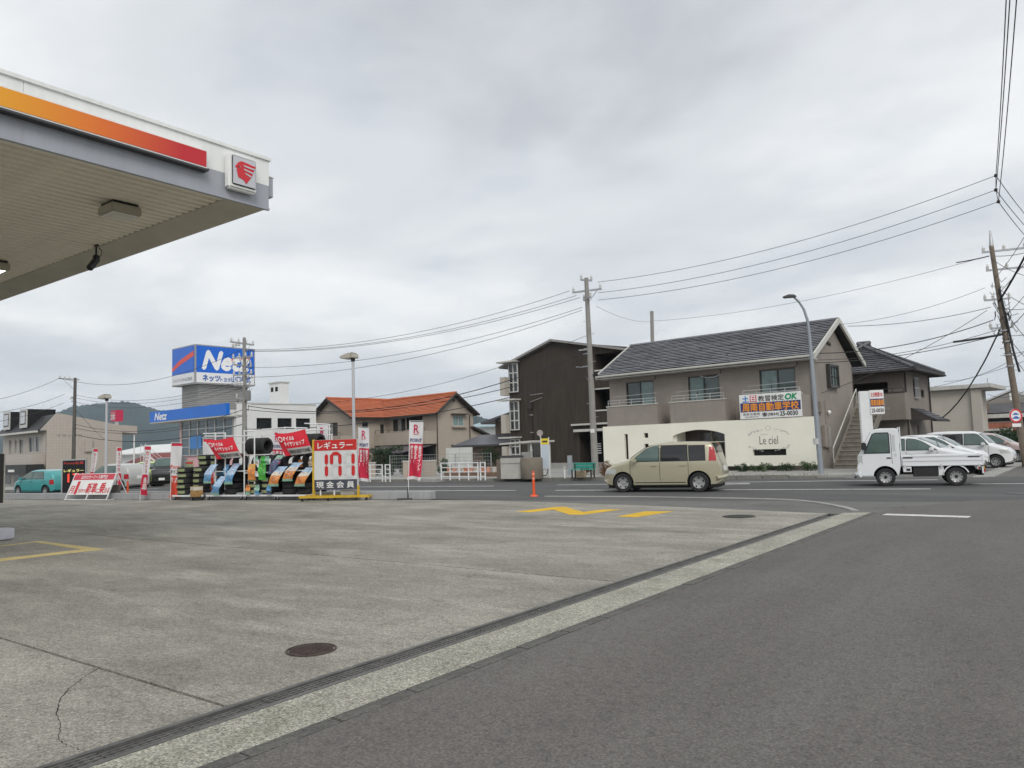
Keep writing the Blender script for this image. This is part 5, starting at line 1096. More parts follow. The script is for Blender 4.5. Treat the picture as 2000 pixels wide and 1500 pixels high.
wire(at(148, 800, dL), at(208, 862, 70), .1, .014, 'stay wire slanting down right of the dark pole')

# ------------------------------------------------------------------ lamps
def station_lamp(p, H, label):
    t = thing('forecourt_lamp', label, 'lamp post', p, R_(10), 'forecourt lamps')
    B().path([(0, 0, 0), (0, 0, H * .5), (0, 0, H)], [.07, .062, .055], 14).obj('post', mat('pale grey lamp post', (.5, .51, .53), .4, .1, .06, 2), t, smooth=True)
    B().box(-.1, .1, -.1, .1, 0, .03).obj('base_plate', STEEL, t)
    B().lathe([(0, 0), (.075, 0), (.085, .1), (.06, .14), (0, .14)], 12, (0, 0, H)).obj('collar', BLACKP, t)
    hd = B().ext([(.18, -.17, H + .12), (.14, -.17, H + .3), (-.12, -.17, H + .34), (-.55, -.15, H + .24), (-.55, -.15, H + .16), (-.3, -.16, H + .12)], (0, .34, 0)).obj('head', mat('beige lamp head', (.44, .41, .35), .5, 0, .06, 3), t, bevel=.025)
    B().ext([(-.5, -.13, H + .15), (-.3, -.13, H + .1), (-.05, -.13, H + .1), (-.05, -.13, H + .13), (-.5, -.13, H + .17)], (0, .26, 0)).obj('lens', LENS, hd, bevel=.01); B().box(.03, .035, -.175, .175, H + .12, H + .34).obj('seam', BLACKP, hd)
dl = 29.5; p = at(692, 900, dl); p.z = 0; station_lamp(p, at(692, 706, dl).z, 'grey forecourt lamp post rising behind the price board')
dl = 39.5; p = at(207, 900, dl); p.z = -.1; station_lamp(p, at(207, 783, dl).z + .1, 'grey forecourt lamp post behind the A-frame board at left')
p = gr(1604, 925, .12); dl = depth_of(p); t = thing('street_lamp', 'tall grey street lamp with curved arm in front of the taupe house', 'lamp post', p)
pts = [at(x, y, dl) - p for x, y in ((1604, 925), (1598, 860), (1590, 760), (1581, 655), (1577, 625), (1570, 604), (1560, 589), (1549, 579))]; pts[0] = Vector((0, 0, 0))
GLP = mat('blue grey lamp steel', (.30, .33, .36), .45, .3, .08, 2)
B().path(pts, [.105, .1, .085, .06, .055, .05, .045, .04], 14).obj('post', GLP, t, smooth=True); q = pts[-1]
B().ext([q + Vector(v) for v in ((.12, -.12, -.05), (.1, -.12, .06), (-.15, -.12, .1), (-.42, -.1, .04), (-.42, -.1, -.02))], (0, .24, 0)).obj('head', mat('lamp head grey', (.1, .1, .1), .45), t, bevel=.03)
q = at(1594, 862, dl) - p; B().lathe([(.115, -.12), (.115, .12)], 14, q).obj('wrap', mat('grey wrap', (.5, .5, .48), .6), t)

# ------------------------------------------------------------------ far pavement: railings, bus stop, bench, bollards
def pav(px, py): return gr(px, py, .12)
def railing(a, b_, label, npost=5, H=.82, bars=4, w=.04):
    a, b_ = Vector(a), Vector(b_); L_ = (b_ - a).length; t = thing('pedestrian_railing', label, 'railing', a, math.atan2(b_.y - a.y, b_.x - a.x), 'white pedestrian railings')
    for k in range(npost): x = L_ * k / (npost - 1); B().tube((x, 0, 0), (x, 0, H), w * .8, n=8).obj('post', WHITEM, t)
    for k in range(bars): z = H - .03 - k * (H - .2) / (bars - 1); B().tube((0, 0, z), (L_, 0, z), w * .55, n=8).obj('rail', WHITEM, t)
railing(pav(862, 938), pav(934, 938), 'white railing with four bars left of the concrete litter box', 5)
railing(pav(939, 938), pav(948, 938), 'short narrow white railing beside the longer one', 2)
railing(pav(700, 941), pav(747, 941), 'white railing behind the leftmost white and red flag', 3)
railing(pav(753, 941), pav(762, 941), 'short narrow white railing left of the tall red flag', 2)
# mesh fence and garden walls behind them
def mesh_fence(a, b_, H, label, m=STEEL, vert=True):
    a, b_ = Vector(a), Vector(b_); L_ = (b_ - a).length; t = thing('wire_fence', label, 'fence', a, math.atan2(b_.y - a.y, b_.x - a.x))
    n = max(2, int(L_ / 1.9)); [B().tube((L_ * k / n, 0, 0), (L_ * k / n, 0, H), .025, n=6).obj('post', m, t) for k in range(n + 1)]
    b = B(); [b.tube((0, 0, .08 + k * (H - .1) / 6), (L_, 0, .08 + k * (H - .1) / 6), .008, n=4) for k in range(7)]
    k = 0
    while k * .16 < L_: b.tube((k * .16, 0, .08), (k * .16, 0, H - .02), .005, n=4); k += 1
    b.obj('mesh_panel', m, t)
mesh_fence(pav(762, 932), pav(960, 930), 1.2, 'grey wire mesh fence behind the white railings')
def low_wall(name, a, b_, H, th, m, label, cat='wall', cap=None):
    a, b_ = Vector(a), Vector(b_); L_ = (b_ - a).length; t = thing(name, label, cat, a, math.atan2(b_.y - a.y, b_.x - a.x))
    B().box(0, L_, 0, th, 0, H).obj('wall', m, t)
    if cap: B().box(-.03, L_ + .03, -.03, th + .03, H, H + .06).obj('coping', cap, t)
    return t
low_wall('garden_wall', at(787, 925, 42) * 1 - Vector((0, 0, at(787, 925, 42).z - .1)), at(852, 925, 42) - Vector((0, 0, at(852, 925, 42).z - .1)), .85, .15, HB, 'beige garden wall in front of the orange roofed house', cap=FASC)
low_wall('garden_wall', at(700, 925, 44) - Vector((0, 0, at(700, 925, 44).z - .1)), at(733, 925, 44) - Vector((0, 0, at(733, 925, 44).z - .1)), .8, .15, HB, 'short beige garden wall behind the left white and red flag', cap=FASC)
low_wall('white_panel', at(872, 925, 47) - Vector((0, 0, at(872, 925, 47).z - .1)), at(924, 925, 47) - Vector((0, 0, at(924, 925, 47).z - .1)), 1.55, .08, mat('stained white sheet', (.5, .51, .48), .6, 0, .1, 2, streak=.15), 'stained white sheet panel beside the orange roofed house', 'panel')
pl = pav(972, 934); t = thing('flower_bed', 'brick edged flower bed with terracotta pots behind the right railing', 'flower bed', pav(868, 932), R_(8))
B().box(0, 3.2, 0, .3, 0, .22).obj('edging', mat('brown brick edging', (.16, .1, .07), .85, 0, .2, 4), t)
pots = thing('x', 'x', 'x'); bpy.data.objects.remove(pots)
for k in range(9):
    q = t.matrix_world if False else None; p = pav(868, 932) + Vector((math.cos(R_(8)), math.sin(R_(8)), 0)) * (.2 + k * .34) + Vector((0, .12, .22))
    o = B().lathe([(0, 0), (.09, 0), (.12, .2), (.135, .2), (.135, .25), (.1, .25), (.09, .2), (0, .19)], 12).obj('flower_pot', mat(f'terracotta {k % 3}', ((.5, .2, .12), (.6, .3, .22), (.55, .5, .45))[k % 3], .8), None, loc=p)
    tag(o, f"{('first', 'second', 'third', 'fourth', 'fifth', 'sixth', 'seventh', 'eighth', 'ninth')[k]} flower pot from the left in the row behind the railing", 'flower pot', 'pots in the flower bed')
# concrete litter box and drum beside it
p = pav(978, 936); t = thing('litter_box', 'square pale concrete box standing at the pavement edge', 'box', p, R_(9))
B().box(0, 1.1, 0, .7, 0, .98).obj('body', mat('pale concrete box', (.47, .46, .42), .8, 0, .1, 2, bump=.2), t, bevel=.015); B().box(-.02, 1.12, -.02, .72, .7, .73).obj('joint_line', CONC, t); B().box(-.04, 1.2, -.03, .74, .981, 1.06).obj('lid', mat('dark lid', (.06, .06, .06), .5), t); B().box(1.102, 1.25, 0, .7, 0, 1.2).obj('pier', CONC, t)
B().box(-.2, -.002, .0, .7, 0, .9).obj('pier', mat('brown pier', (.16, .13, .1), .8), t)
p = pav(1019, 936); t = thing('concrete_planter', 'rounded grey brown concrete planter beside the pale box', 'planter', p + Vector((.35, .3, 0)))
B().lathe([(0, 0), (.47, 0), (.5, .05), (.5, .9), (.46, .95), (.4, .95), (.4, .85), (0, .85)], 20).obj('drum', mat('brown concrete drum', (.19, .165, .13), .85, 0, .15, 3, bump=.3), t, smooth=True); B().lathe([(0, .86), (.39, .86)], 16).obj('soil', DARK, t)
# bus stop sign
p = pav(1066, 934); t = thing('bus_stop_sign', 'tall bus stop board with yellow head and pale timetable panel', 'bus stop', p, YAW + R_(-6)); k_ = depth_of(p) / 1500
h0, h1 = 12 * k_, 77 * k_
for q in (-.17, .19): B().tube((q, 0, 0), (q, 0, h1 + .05), .022, n=8).obj('post', WHITEM, t)
B().box(-.15, .17, -.02, .02, h0 + .15, h1 - .28).obj('timetable_panel', mat('pale blue panel', (.48, .54, .6), .35, 0, .05, 2), t); B().box(-.16, .18, -.022, .022, h1 - .275, h1).obj('yellow_head', mat('bus stop yellow', (.72, .55, .04), .4), t); B().box(-.1, .12, -.026, -.0225, h1 - .18, h1 - .1).obj('stop_name_print', I_K, t)
B().lathe([(0, -.015), (.14, -.015), (.14, .015), (0, .015)], 20, (-.2, 0, h1 + .25), 'Y').obj('disc', mat('faded disc', (.35, .3, .28), .5), t); B().tube((-.17, 0, h1), (-.2, 0, h1 + .2), .018).obj('disc_stem', WHITEM, t)
# bench, bollard, milestone
p = pav(1120, 934); t = thing('bench', 'green topped wooden bench beside the concrete utility pole', 'bench', p, R_(8))
for k in range(2): B().box(0, 1.05, .02 + k * .02, .06 + k * .02, .42 + k * .13, .53 + k * .13).obj('back_slat', mat('green bench paint', (.02, .26, .2), .5, 0, .12, 4), t)
for k in range(3): B().box(0, 1.05, -.36 + k * .12, -.26 + k * .12, .36, .39).obj('seat_slat', mat('green bench paint', (.02, .26, .2), .5), t)
for q in (.06, .95): B().box(q, q + .05, -.34, -.29, 0, .36).obj('leg', TIMB, t); B().box(q, q + .05, .0, .05, 0, .62).obj('leg', TIMB, t)
o = B().box(0, .42, 0, .3, 0, .3).obj('crate', mat('pale timber crate', (.5, .4, .27), .8, 0, .2, 6), None, bevel=.02, loc=pav(1129, 933) + Vector((0, -.25, 0)), rot=(0, 0, R_(8))); tag(o, 'pale timber box under the green bench', 'box')
for (px, py, hh, lb) in ((1103, 934, 22, 'short white bollard with reflector near the green bench'),):
    p = pav(px, py); t = thing('bollard', lb, 'bollard', p); B().tube((0, 0, 0), (0, 0, .38), .04, n=10).obj('post', WHITEM, t); B().lathe([(0, -.02), (.06, -.02), (.06, .02), (0, .02)], 14, (0, 0, .46), 'Y').obj('reflector', mat('reflector', (.6, .58, .5), .3), t)
p = pav(1114, 928); o = B().box(-.11, .11, -.06, .06, 0, .95).obj('marker_post', mat('grey marker', (.3, .33, .35), .6), None, bevel=.01, loc=p, rot=(0, 0, R_(8))); tag(o, 'plain grey marker post left of the green bench', 'post')
# bicycle by the planter
p = pav(1046, 931) + Vector((-.25, .6, 0)); t = thing('bicycle', 'black bicycle parked beside the concrete planter', 'bicycle', p, R_(-20))
for q in (-.5, .5):
    wl = B().lathe([(.30, -.018), (.33, 0), (.30, .018), (.285, 0)], 26, (q, 0, .33), 'Y', True).obj('wheel', RUBBER, t); b = B(); [b.tube((q, 0, .33), (q + .3 * math.cos(a * .63), 0, .33 + .3 * math.sin(a * .63)), .004, n=3) for a in range(10)]; b.obj('spokes', STEEL, wl)
B().path([(-.5, 0, .33), (-.2, 0, .75), (.3, 0, .72), (.5, 0, .33)], .018).obj('frame', BLACKP, t); B().path([(-.2, 0, .75), (-.05, 0, .3), (.3, 0, .72)], .018).obj('down_tube', BLACKP, t); B().path([(-.05, 0, .3), (-.5, 0, .33)], .014).obj('chain_stay', BLACKP, t)
B().path([(.3, 0, .7), (.26, 0, .98), (.2, .25, 1.0)], .014).obj('handlebar', STEEL, t); B().path([(.26, 0, .98), (.2, -.25, 1.0)], .014).obj('grip', BLACKP, t); B().box(-.33, -.08, -.07, .07, .86, .92).obj('saddle', BLACKP, t, bevel=.02); B().tube((-.2, 0, .72), (-.2, 0, .87), .014).obj('seat_post', STEEL, t); B().box(.32, .62, -.16, .16, .72, .95).obj('basket', BLACKP, t)
# orange delineator on the forecourt mouth
p = gr(1043, 969.5); t = thing('delineator_post', 'slim orange delineator post standing on the road edge', 'delineator', p); ORG = mat('delineator orange', (.78, .1, .02), .45, 0, .06, 4)
B().lathe([(0, 0), (.13, 0), (.12, .03), (.06, .05), (0, .05)], 18).obj('base', ORG, t); B().path([(0, 0, .04), (0, 0, .5), (0, 0, .78)], [.045, .042, .04], 12).obj('post', ORG, t, smooth=True)
for z in (.52, .66): B().lathe([(.0455, z), (.0455, z + .07)], 12).obj('reflective_band', mat('band salmon', (.8, .3, .22), .3), t)
# low kerb wall along the forecourt edge
KW = mat('pale kerb concrete', (.36, .365, .37), .8, 0, .08, 1.5, bump=.15, streak=.1)
ax = [rd(-42, 19.7), rd(-26.2, 19.75), rd(-19.5, 20.05), rd(-13.15, 20.3)]
kw = thing('low_kerb_wall', 'low pale concrete kerb wall along the forecourt edge', 'kerb wall', (0, 0, 0))
for a, c in zip(ax, ax[1:]):
    n_ = max(1, int((c - a).length / 2.2)); 
    for k in range(n_):
        p, q = a.lerp(c, k / n_), a.lerp(c, (k + .996) / n_); s = (q - p).normalized(); s = Vector((-s.y, s.x, 0)) * .2
        B().slab([(p)[:2], (q)[:2], (q + s * 1.6)[:2], (p + s * 1.6)[:2]], 0, .25).obj('kerb_block', KW, kw, bevel=.012)
# roadside gutter inlet
p = gr(817, 942, .0); o = B().box(0, 1.5, 0, .25, 0, .16).obj('gutter_inlet', CONC, None, loc=(p.x, p.y - .1, 0), rot=(0, 0, R_(10)), bevel=.01); tag(o, 'pale concrete gutter inlet let into the far kerb', 'drain inlet')
# ================================================================== vehicles
CHROME = mat('chrome', (.6, .6, .6), .15, .9, .03, 4); RIMS = mat('wheel silver', (.36, .36, .36), .4, .4, .06, 6); LAMPG = mat('headlamp glass', (.5, .52, .5), .1, 0, .1, 10, coat=.5); REDL = mat('tail lamp red', (.42, .012, .02), .15, 0, .1, 8, coat=.6); AMB = mat('amber lamp', (.7, .25, .02), .2)
CGL = mat('car glass', (.07, .115, .10), .05, 0, .25, 2, spec=.9); CGD = mat('dark privacy glass', (.008, .009, .01), .06, 0, .2, 2, spec=.7); SEAM = mat('panel gap', (.01, .01, .01), .8, 0, 0)
def paint(name, col, metal=.25): return mat('car paint ' + name, col, .32, metal, .04, 1.5, coat=.7)
def lerp_prof(prof, x):
    if x <= prof[0][0]: return prof[0][1]
    for (a, ya), (c, yc) in zip(prof, prof[1:]):
        if a <= x <= c:
            t = (x - a) / (c - a) if c > a else 0
            return ya + (yc - ya) * t
    return prof[-1][1]
def wheel(parent, x, y, r, wd, style, side):
    w_ = B().lathe([(r * .62, -wd / 2), (r * .93, -wd / 2), (r, -wd / 2 + .03), (r, wd / 2 - .03), (r * .93, wd / 2), (r * .62, wd / 2)], 30, (0, 0, 0), 'Y', True).obj('wheel', RUBBER, parent, smooth=True, loc=(x, y, r))
    o_ = side * wd / 2                                       # outer face
    B().lathe([(0, o_ - side * .035), (r * .2, o_ - side * .03), (r * .5, o_ - side * .02), (r * .61, o_ - side * .005), (r * .64, o_ - side * .012), (r * .62, -o_)], 30, (0, 0, 0), 'Y').obj('rim', RIMS, w_, smooth=True)
    n = {'cap': 5, 'spoke': 6, 'steel': 10, 'alloy': 8}[style]
    for k in range(n):
        a = 2 * math.pi * k / n + .3; hw = (.25 if style != 'steel' else .12); r0, r1 = (r * .30, r * .52) if style in ('spoke', 'alloy') else (r * .46, r * .57) if style == 'steel' else (r * .40, r * .56)
        pts = [(r0 * math.cos(a - hw * .6), o_ - side * .014, r0 * math.sin(a - hw * .6)), (r1 * math.cos(a - hw), o_ - side * .008, r1 * math.sin(a - hw)), (r1 * math.cos(a + hw), o_ - side * .008, r1 * math.sin(a + hw)), (r0 * math.cos(a + hw * .6), o_ - side * .014, r0 * math.sin(a + hw * .6))]
        B().ext(pts, (0, side * .004, 0)).obj('rim_opening', BLACKP, w_)
    B().lathe([(0, o_ - side * .01), (r * .16, o_ - side * .012), (r * .18, o_ - side * .03)], 16, (0, 0, 0), 'Y').obj('hub_cap', RIMS if style != 'steel' else BLACKP, w_)
    return w_
def cut_arches(o, wheels, r, W):
    """wheel arches cut into the body"""
    b = B()
    for x in wheels:
        for s_ in (-1, 1):
            y0, y1 = sorted((s_ * (W - .24), s_ * (W + .2))); b.lathe([(0, y0), (r, y0), (r, y1), (0, y1)], 28, (x, 0, r * .86), 'Y')
    me = b.mesh('cutter'); me.materials.append(None); me.materials.append(DARK)
    for p in me.polygons: p.material_index = 1
    c = bpy.data.objects.new('cutter', me); COL.objects.link(c); o.data.materials.append(DARK)
    md = o.modifiers.new('arches', 'BOOLEAN'); md.operation = 'DIFFERENCE'; md.object = c; md.solver = 'EXACT'
    par, loc = o.parent, o.location.copy(); c.parent = par; c.location = loc
    dg = bpy.context.evaluated_depsgraph_get(); dg.update(); nm = bpy.data.meshes.new_from_object(o.evaluated_get(dg)); o.modifiers.clear(); o.data = nm
    bpy.data.objects.remove(c)
def car(label, loc, rz, col, top, L, W, H, belt, wheels, zb=.19, tumble=.17, side=(), rim='cap', wr=.29, group=None, windscreen=None, rearscreen=None, name='car', cat='car', tail='low', pillar_m=None, rail_z=None):
    """front at x = 0, rear at x = L; the side with negative y is the one nearest the viewer when it drives left"""
    t = thing(name, label, cat, loc, rz, group); P = paint(*col) if isinstance(col, tuple) else col; hw = W / 2
    def wx(x): u = abs(x - L / 2) / (L / 2); return hw * (1 - .24 * u ** 7 - .03 * u ** 2)
    def wz(x, z):
        v = wx(x)
        if z > belt: v *= 1 - tumble * min(1, (z - belt) / (H - belt)) ** 1.25
        else: v *= 1 - .05 * ((belt - z) / belt) ** 2
        zt = lerp_prof(top, x); d = zt - z; r = .11
        if d < r: v = v - r + math.sqrt(max(0, r * r - (r - max(0, d)) ** 2))
        return max(.02, v)
    ST = 54; SEC = 17; V = []; F_ = []
    xs = [L * (.5 - .5 * math.cos(math.pi * i / (ST - 1))) * .6 + L * i / (ST - 1) * .4 for i in range(ST)]
    for i, x in enumerate(xs):
        zt = lerp_prof(top, x); e = min(x, L - x); z0 = zb + .12 * max(0, 1 - e / .25) ** 2
        half = [(0, z0)] + [(wx(x) * .86, z0)]
        n1 = SEC
        for k in range(n1):
            f = k / (n1 - 1); f = f if f < .6 else .6 + (f - .6) / .4 * .4
            z = z0 + .05 + (zt - z0 - .05) * (1 - (1 - f) ** 1.5); half.append((wz(x, z), z))
        yb = half[-1][0]; half += [(yb * .6, zt + .012), (0, zt + .018)]
        ring = [(-y, z) for y, z in half] + [(y, z) for y, z in half[-2:0:-1]]
        V += [(x, y, z) for y, z in ring]
    n = len(V) // ST
    for i in range(ST - 1):
        for j in range(n): F_.append((i * n + j, i * n + (j + 1) % n, (i + 1) * n + (j + 1) % n, (i + 1) * n + j))
    F_ += [tuple(range(n - 1, -1, -1)), tuple(range((ST - 1) * n, ST * n))]
    body = B().add(V, F_).obj('body', P, t, smooth=True); cut_arches(body, wheels, wr + .055, hw)
    try: body.data.shade_smooth(); body.data.set_sharp_from_angle(angle=R_(35))
    except Exception: pass
    def patch(xb0, xb1, xt0, xt1, z0, z1, s_, off, name, m, parent, nx=8, nz=5):
        b = B(); V = []
        for j in range(nz + 1):
            v = j / nz
            for i in range(nx + 1):
                u = i / nx; x = (xb0 + (xb1 - xb0) * u) * (1 - v) + (xt0 + (xt1 - xt0) * u) * v; zc = min(z0 + (z1 - z0) * v, lerp_prof(top, x) - .045)
                V.append((x, s_ * (wz(x, zc) + off), zc))
        return b.add(V, [(j * (nx + 1) + i, j * (nx + 1) + i + 1, (j + 1) * (nx + 1) + i + 1, (j + 1) * (nx + 1) + i) for j in range(nz) for i in range(nx)]).obj(name, m, parent, smooth=True)
    for s_ in (-1, 1):
        for (a, c, a2, c2, z0, z1, m) in side:
            tr = patch(a - .025, c + .025, a2 - .025, c2 + .025, z0 - .025, z1 + .02, s_, .004, 'window_trim', BLACKP, t); patch(a, c, a2, c2, z0, z1, s_, .008, 'side_window', m, t)
        seams = sorted({side[0][0] + .0, side[0][1] + .02} | ({side[1][1] + .02} if len(side) > 1 else set()))
        for x in seams:
            b = B(); zs = [zb + .16 + (belt - zb - .16) * k / 6 for k in range(7)]; b.add([(x + d, s_ * (wz(x, z) + .003), z) for z in zs for d in (-.006, .006)], [(2 * k, 2 * k + 1, 2 * k + 3, 2 * k + 2) for k in range(6)]); b.obj('door_seam', SEAM, t)
        for x in seams[1:]: 
            z = belt - .1; y = s_ * (wz(x - .15, z) + .0); B().box(x - .27, x - .09, min(y, y + s_ * .03), max(y, y + s_ * .03), z - .022, z + .022).obj('door_handle', P, t, bevel=.01)
        b = B(); xs_ = [wheels[0] + wr + .1 + (wheels[1] - wheels[0] - 2 * wr - .2) * k / 8 for k in range(9)]; b.add([(x, s_ * (wz(x, z) + .004), z) for x in xs_ for z in (zb + .1, zb + .125)], [(2 * k, 2 * k + 1, 2 * k + 3, 2 * k + 2) for k in range(8)]); b.obj('sill_line', SEAM, t)
        xm = side[0][0] + .16; y = wz(xm, belt + .03); mo = B().ext([(xm - .09, s_ * (y + .03), belt + .0), (xm + .09, s_ * (y + .03), belt + .0), (xm + .07, s_ * (y + .03), belt + .15), (xm - .06, s_ * (y + .03), belt + .14)], (0, s_ * .17, 0)).obj('door_mirror', P, t, bevel=.03); B().tube((xm, s_ * (y - .02), belt + .04), (xm, s_ * (y + .05), belt + .05), .025).obj('mirror_stem', BLACKP, mo)
        for x in wheels: wheel(t, x, s_ * (hw - .115), wr, .185, rim, s_)
        # lamps wrap the corners
        zl = lerp_prof(top, .22); patch(.04, .42, .10, .48, zl - .24, zl - .08, s_, .006, 'headlamp', LAMPG, t, 8, 3)
        if tail == 'high': patch(L - .36, L - .14, L - .33, L - .17, belt + .02, H - .16, s_, .009, 'tail_lamp', REDL, t, 4, 8)
        else: patch(L - .3, L - .04, L - .28, L - .06, belt - .28, belt - .02, s_, .007, 'tail_lamp', REDL, t, 5, 4)
    def cap(x0, x1, inset, name, m, off=.012, n=10, rear=False):
        b = B(); V = []
        for i in range(n + 1):
            x = x0 + (x1 - x0) * i / n; zt = lerp_prof(top, x); yy = wz(x, zt - .06) - inset
            for j in range(9): 
                f = -1 + 2 * j / 8; V.append((x + (off if rear else -off * .7), yy * f, zt + .014 + off * .7 - .02 * f * f))
        return b.add(V, [(i * 9 + j, i * 9 + j + 1, i * 9 + j + 10, i * 9 + j + 9) for i in range(n) for j in range(8)]).obj(name, m, t, smooth=True)
    if windscreen: cap(*windscreen, .07, 'windscreen', CGL)
    if rearscreen: cap(*rearscreen, .1, 'rear_window', CGD, rear=True)
    B().box(-.012, .02, -.17, .17, .36, .5).obj('number_plate', WHITE, t); B().box(L - .02, L + .012, -.17, .17, .62, .78).obj('number_plate', WHITE, t)
    B().box(-.006, .05, -.42, .42, .30, .42).obj('grille', BLACKP, t)
    b = B(); b.box(.15, L - .15, -hw * .8, hw * .8, .13, zb + .03); b.obj('underbody', DARK, t)
    return t
RA = R_(10)
# champagne tall hatchback driving left in the near lane
TAN = ('champagne', (.45, .42, .30), .35)
raum_top = [(0, .55), (.03, .66), (.12, .77), (.4, .89), (.75, .97), (.93, 1.02), (1.25, 1.24), (1.55, 1.41), (1.8, 1.49), (2.2, 1.535), (2.8, 1.545), (3.4, 1.53), (3.72, 1.50), (3.80, 1.40), (3.88, 1.15), (3.95, .95), (4.0, .8), (4.03, .6)]
pf = gr(1219, 961.5); th = R_(12); d_ = Vector((math.cos(th), math.sin(th), 0)); s_ = Vector((-d_.y, d_.x, 0))
cp_ = pf - d_ * .67 + s_ * .73; KX = .93; raum_top = [(x * KX, z) for x, z in raum_top]
c = car('champagne coloured tall hatchback driving left in front of the cream screen wall', (cp_.x, cp_.y, 0), th, TAN, raum_top, 3.75, 1.69, 1.545, .93, (.67, 3.07), tumble=.16,
    side=((.93, 1.86, 1.6, 1.86, .98, 1.44, CGL), (1.93, 2.75, 1.93, 2.73, .98, 1.44, CGD), (2.82, 3.28, 2.8, 3.26, .98, 1.42, CGD)), rim='cap', wr=.3, windscreen=(.91, 1.62), rearscreen=(3.485, 3.6), tail='high')
sp_ = B().ext([(3.37, -.6, 1.52), (3.68, -.55, 1.53), (3.70, -.55, 1.50), (3.40, -.6, 1.49)], (0, 1.15, 0)).obj('rear_spoiler', paint(*TAN), c, bevel=.01)
B().path([(3.6, -.74, .42), (3.72, -.58, .44), (3.77, 0, .45), (3.72, .58, .44), (3.6, .74, .42)], .07, 8).obj('rear_bumper', paint(*TAN), c, smooth=True); B().path([(.16, -.72, .34), (.03, -.55, .36), (-.02, 0, .37), (.03, .55, .36), (.16, .72, .34)], .07, 8).obj('front_bumper', paint(*TAN), c, smooth=True)

WHT = ('white', (.72, .73, .73), 0.0)
hatch_top = [(0, .55), (.04, .68), (.3, .8), (.9, .93), (1.1, .98), (1.6, 1.26), (2.0, 1.42), (2.4, 1.475), (3.0, 1.46), (3.7, 1.33), (4.2, 1.12), (4.38, .95), (4.45, .6)]
kei_top = [(0, .55), (.03, .7), (.2, .86), (.62, .98), (.75, 1.03), (1.0, 1.30), (1.22, 1.53), (1.5, 1.61), (2.4, 1.635), (3.0, 1.62), (3.28, 1.58), (3.34, 1.3), (3.38, .9), (3.4, .55)]
comp_top = [(0, .55), (.04, .68), (.2, .8), (.7, .95), (.85, 1.0), (1.3, 1.27), (1.7, 1.46), (2.1, 1.52), (2.8, 1.51), (3.4, 1.43), (3.68, 1.2), (3.78, .9), (3.8, .6)]
suv_top = [(0, .6), (.02, .85), (.1, .98), (.75, 1.06), (.85, 1.1), (1.1, 1.45), (1.3, 1.62), (1.6, 1.68), (3.0, 1.68), (3.3, 1.63), (3.36, 1.2), (3.4, .7)]
def side_of(a, at_, mid, e, et, z0, z1): return ((a, mid - .03, at_, mid - .03, z0, z1, CGL), (mid + .05, e, mid + .05, et, z0, z1, CGL))
def parked(px, py, dx, rz, *a, **k):
    """px, py: where the front wheel nearest the viewer meets the ground"""
    p = gr(px, py, .012); d = Vector((math.cos(rz), math.sin(rz), 0)); s = Vector((-d.y, d.x, 0)); sd = k.pop('near'); q = p - d * dx - s * sd * .72
    return car(k.pop('label'), (q.x, q.y, k.pop('z', .012)), rz, *a, **k)
RZ = R_(180 - 4)      # nose to the right
parked(1946, 914, .62, RZ, WHT, kei_top, 3.4, 1.48, 1.635, .98, (.62, 3.0), near=1, tumble=.12, side=((.86, 1.75, 1.2, 1.75, 1.03, 1.5, CGL), (1.83, 2.6, 1.83, 2.6, 1.03, 1.5, CGD), (2.68, 3.2, 2.68, 3.15, 1.03, 1.5, CGD)), rim='alloy', wr=.28, windscreen=(.8, 1.2), group='cars parked in the lot at right', label='white boxy kei wagon parked nose right beyond the truck bed')
parked(1988, 903.5, .7, RZ, ('pale pink', (.50, .40, .38), .2), comp_top, 3.8, 1.67, 1.52, .93, (.7, 3.2), near=1, side=side_of(.98, 1.62, 2.05, 3.1, 2.95, .98, 1.4), rim='alloy', wr=.29, windscreen=(.92, 1.62), group='cars parked in the lot at right', label='pale pink compact car parked behind the leaning pole')
p = at(1893, 900, 29.6); car('white low hatchback parked right behind the truck bed', (p.x + .35, p.y, .012), RZ, WHT, hatch_top, 3.75, 1.72, 1.475, .9, (.8, 3.05), side=side_of(1.25, 1.95, 2.35, 3.3, 3.1, .95, 1.38), rim='alloy', wr=.31, windscreen=(1.15, 1.95), group='cars parked in the lot at right', tail='low')
p = at(1903, 900, 31.6); car('second white hatchback, only its roof and windscreen seen past the first', (p.x + .45, p.y, .012), RZ, WHT, comp_top, 3.8, 1.7, 1.52, .93, (.7, 3.2), side=side_of(.98, 1.62, 2.05, 3.1, 2.95, .98, 1.4), rim='alloy', wr=.29, windscreen=(.92, 1.62), group='cars parked in the lot at right')
p = at(2012, 890, 42); car('white car mostly hidden behind the foot of the leaning pole', (p.x, p.y, .012), RZ, WHT, comp_top, 3.8, 1.67, 1.52, .93, (.7, 3.2), side=side_of(.98, 1.62, 2.05, 3.1, 2.95, .98, 1.4), rim='alloy', wr=.29, windscreen=(.92, 1.62), group='cars parked in the lot at right')
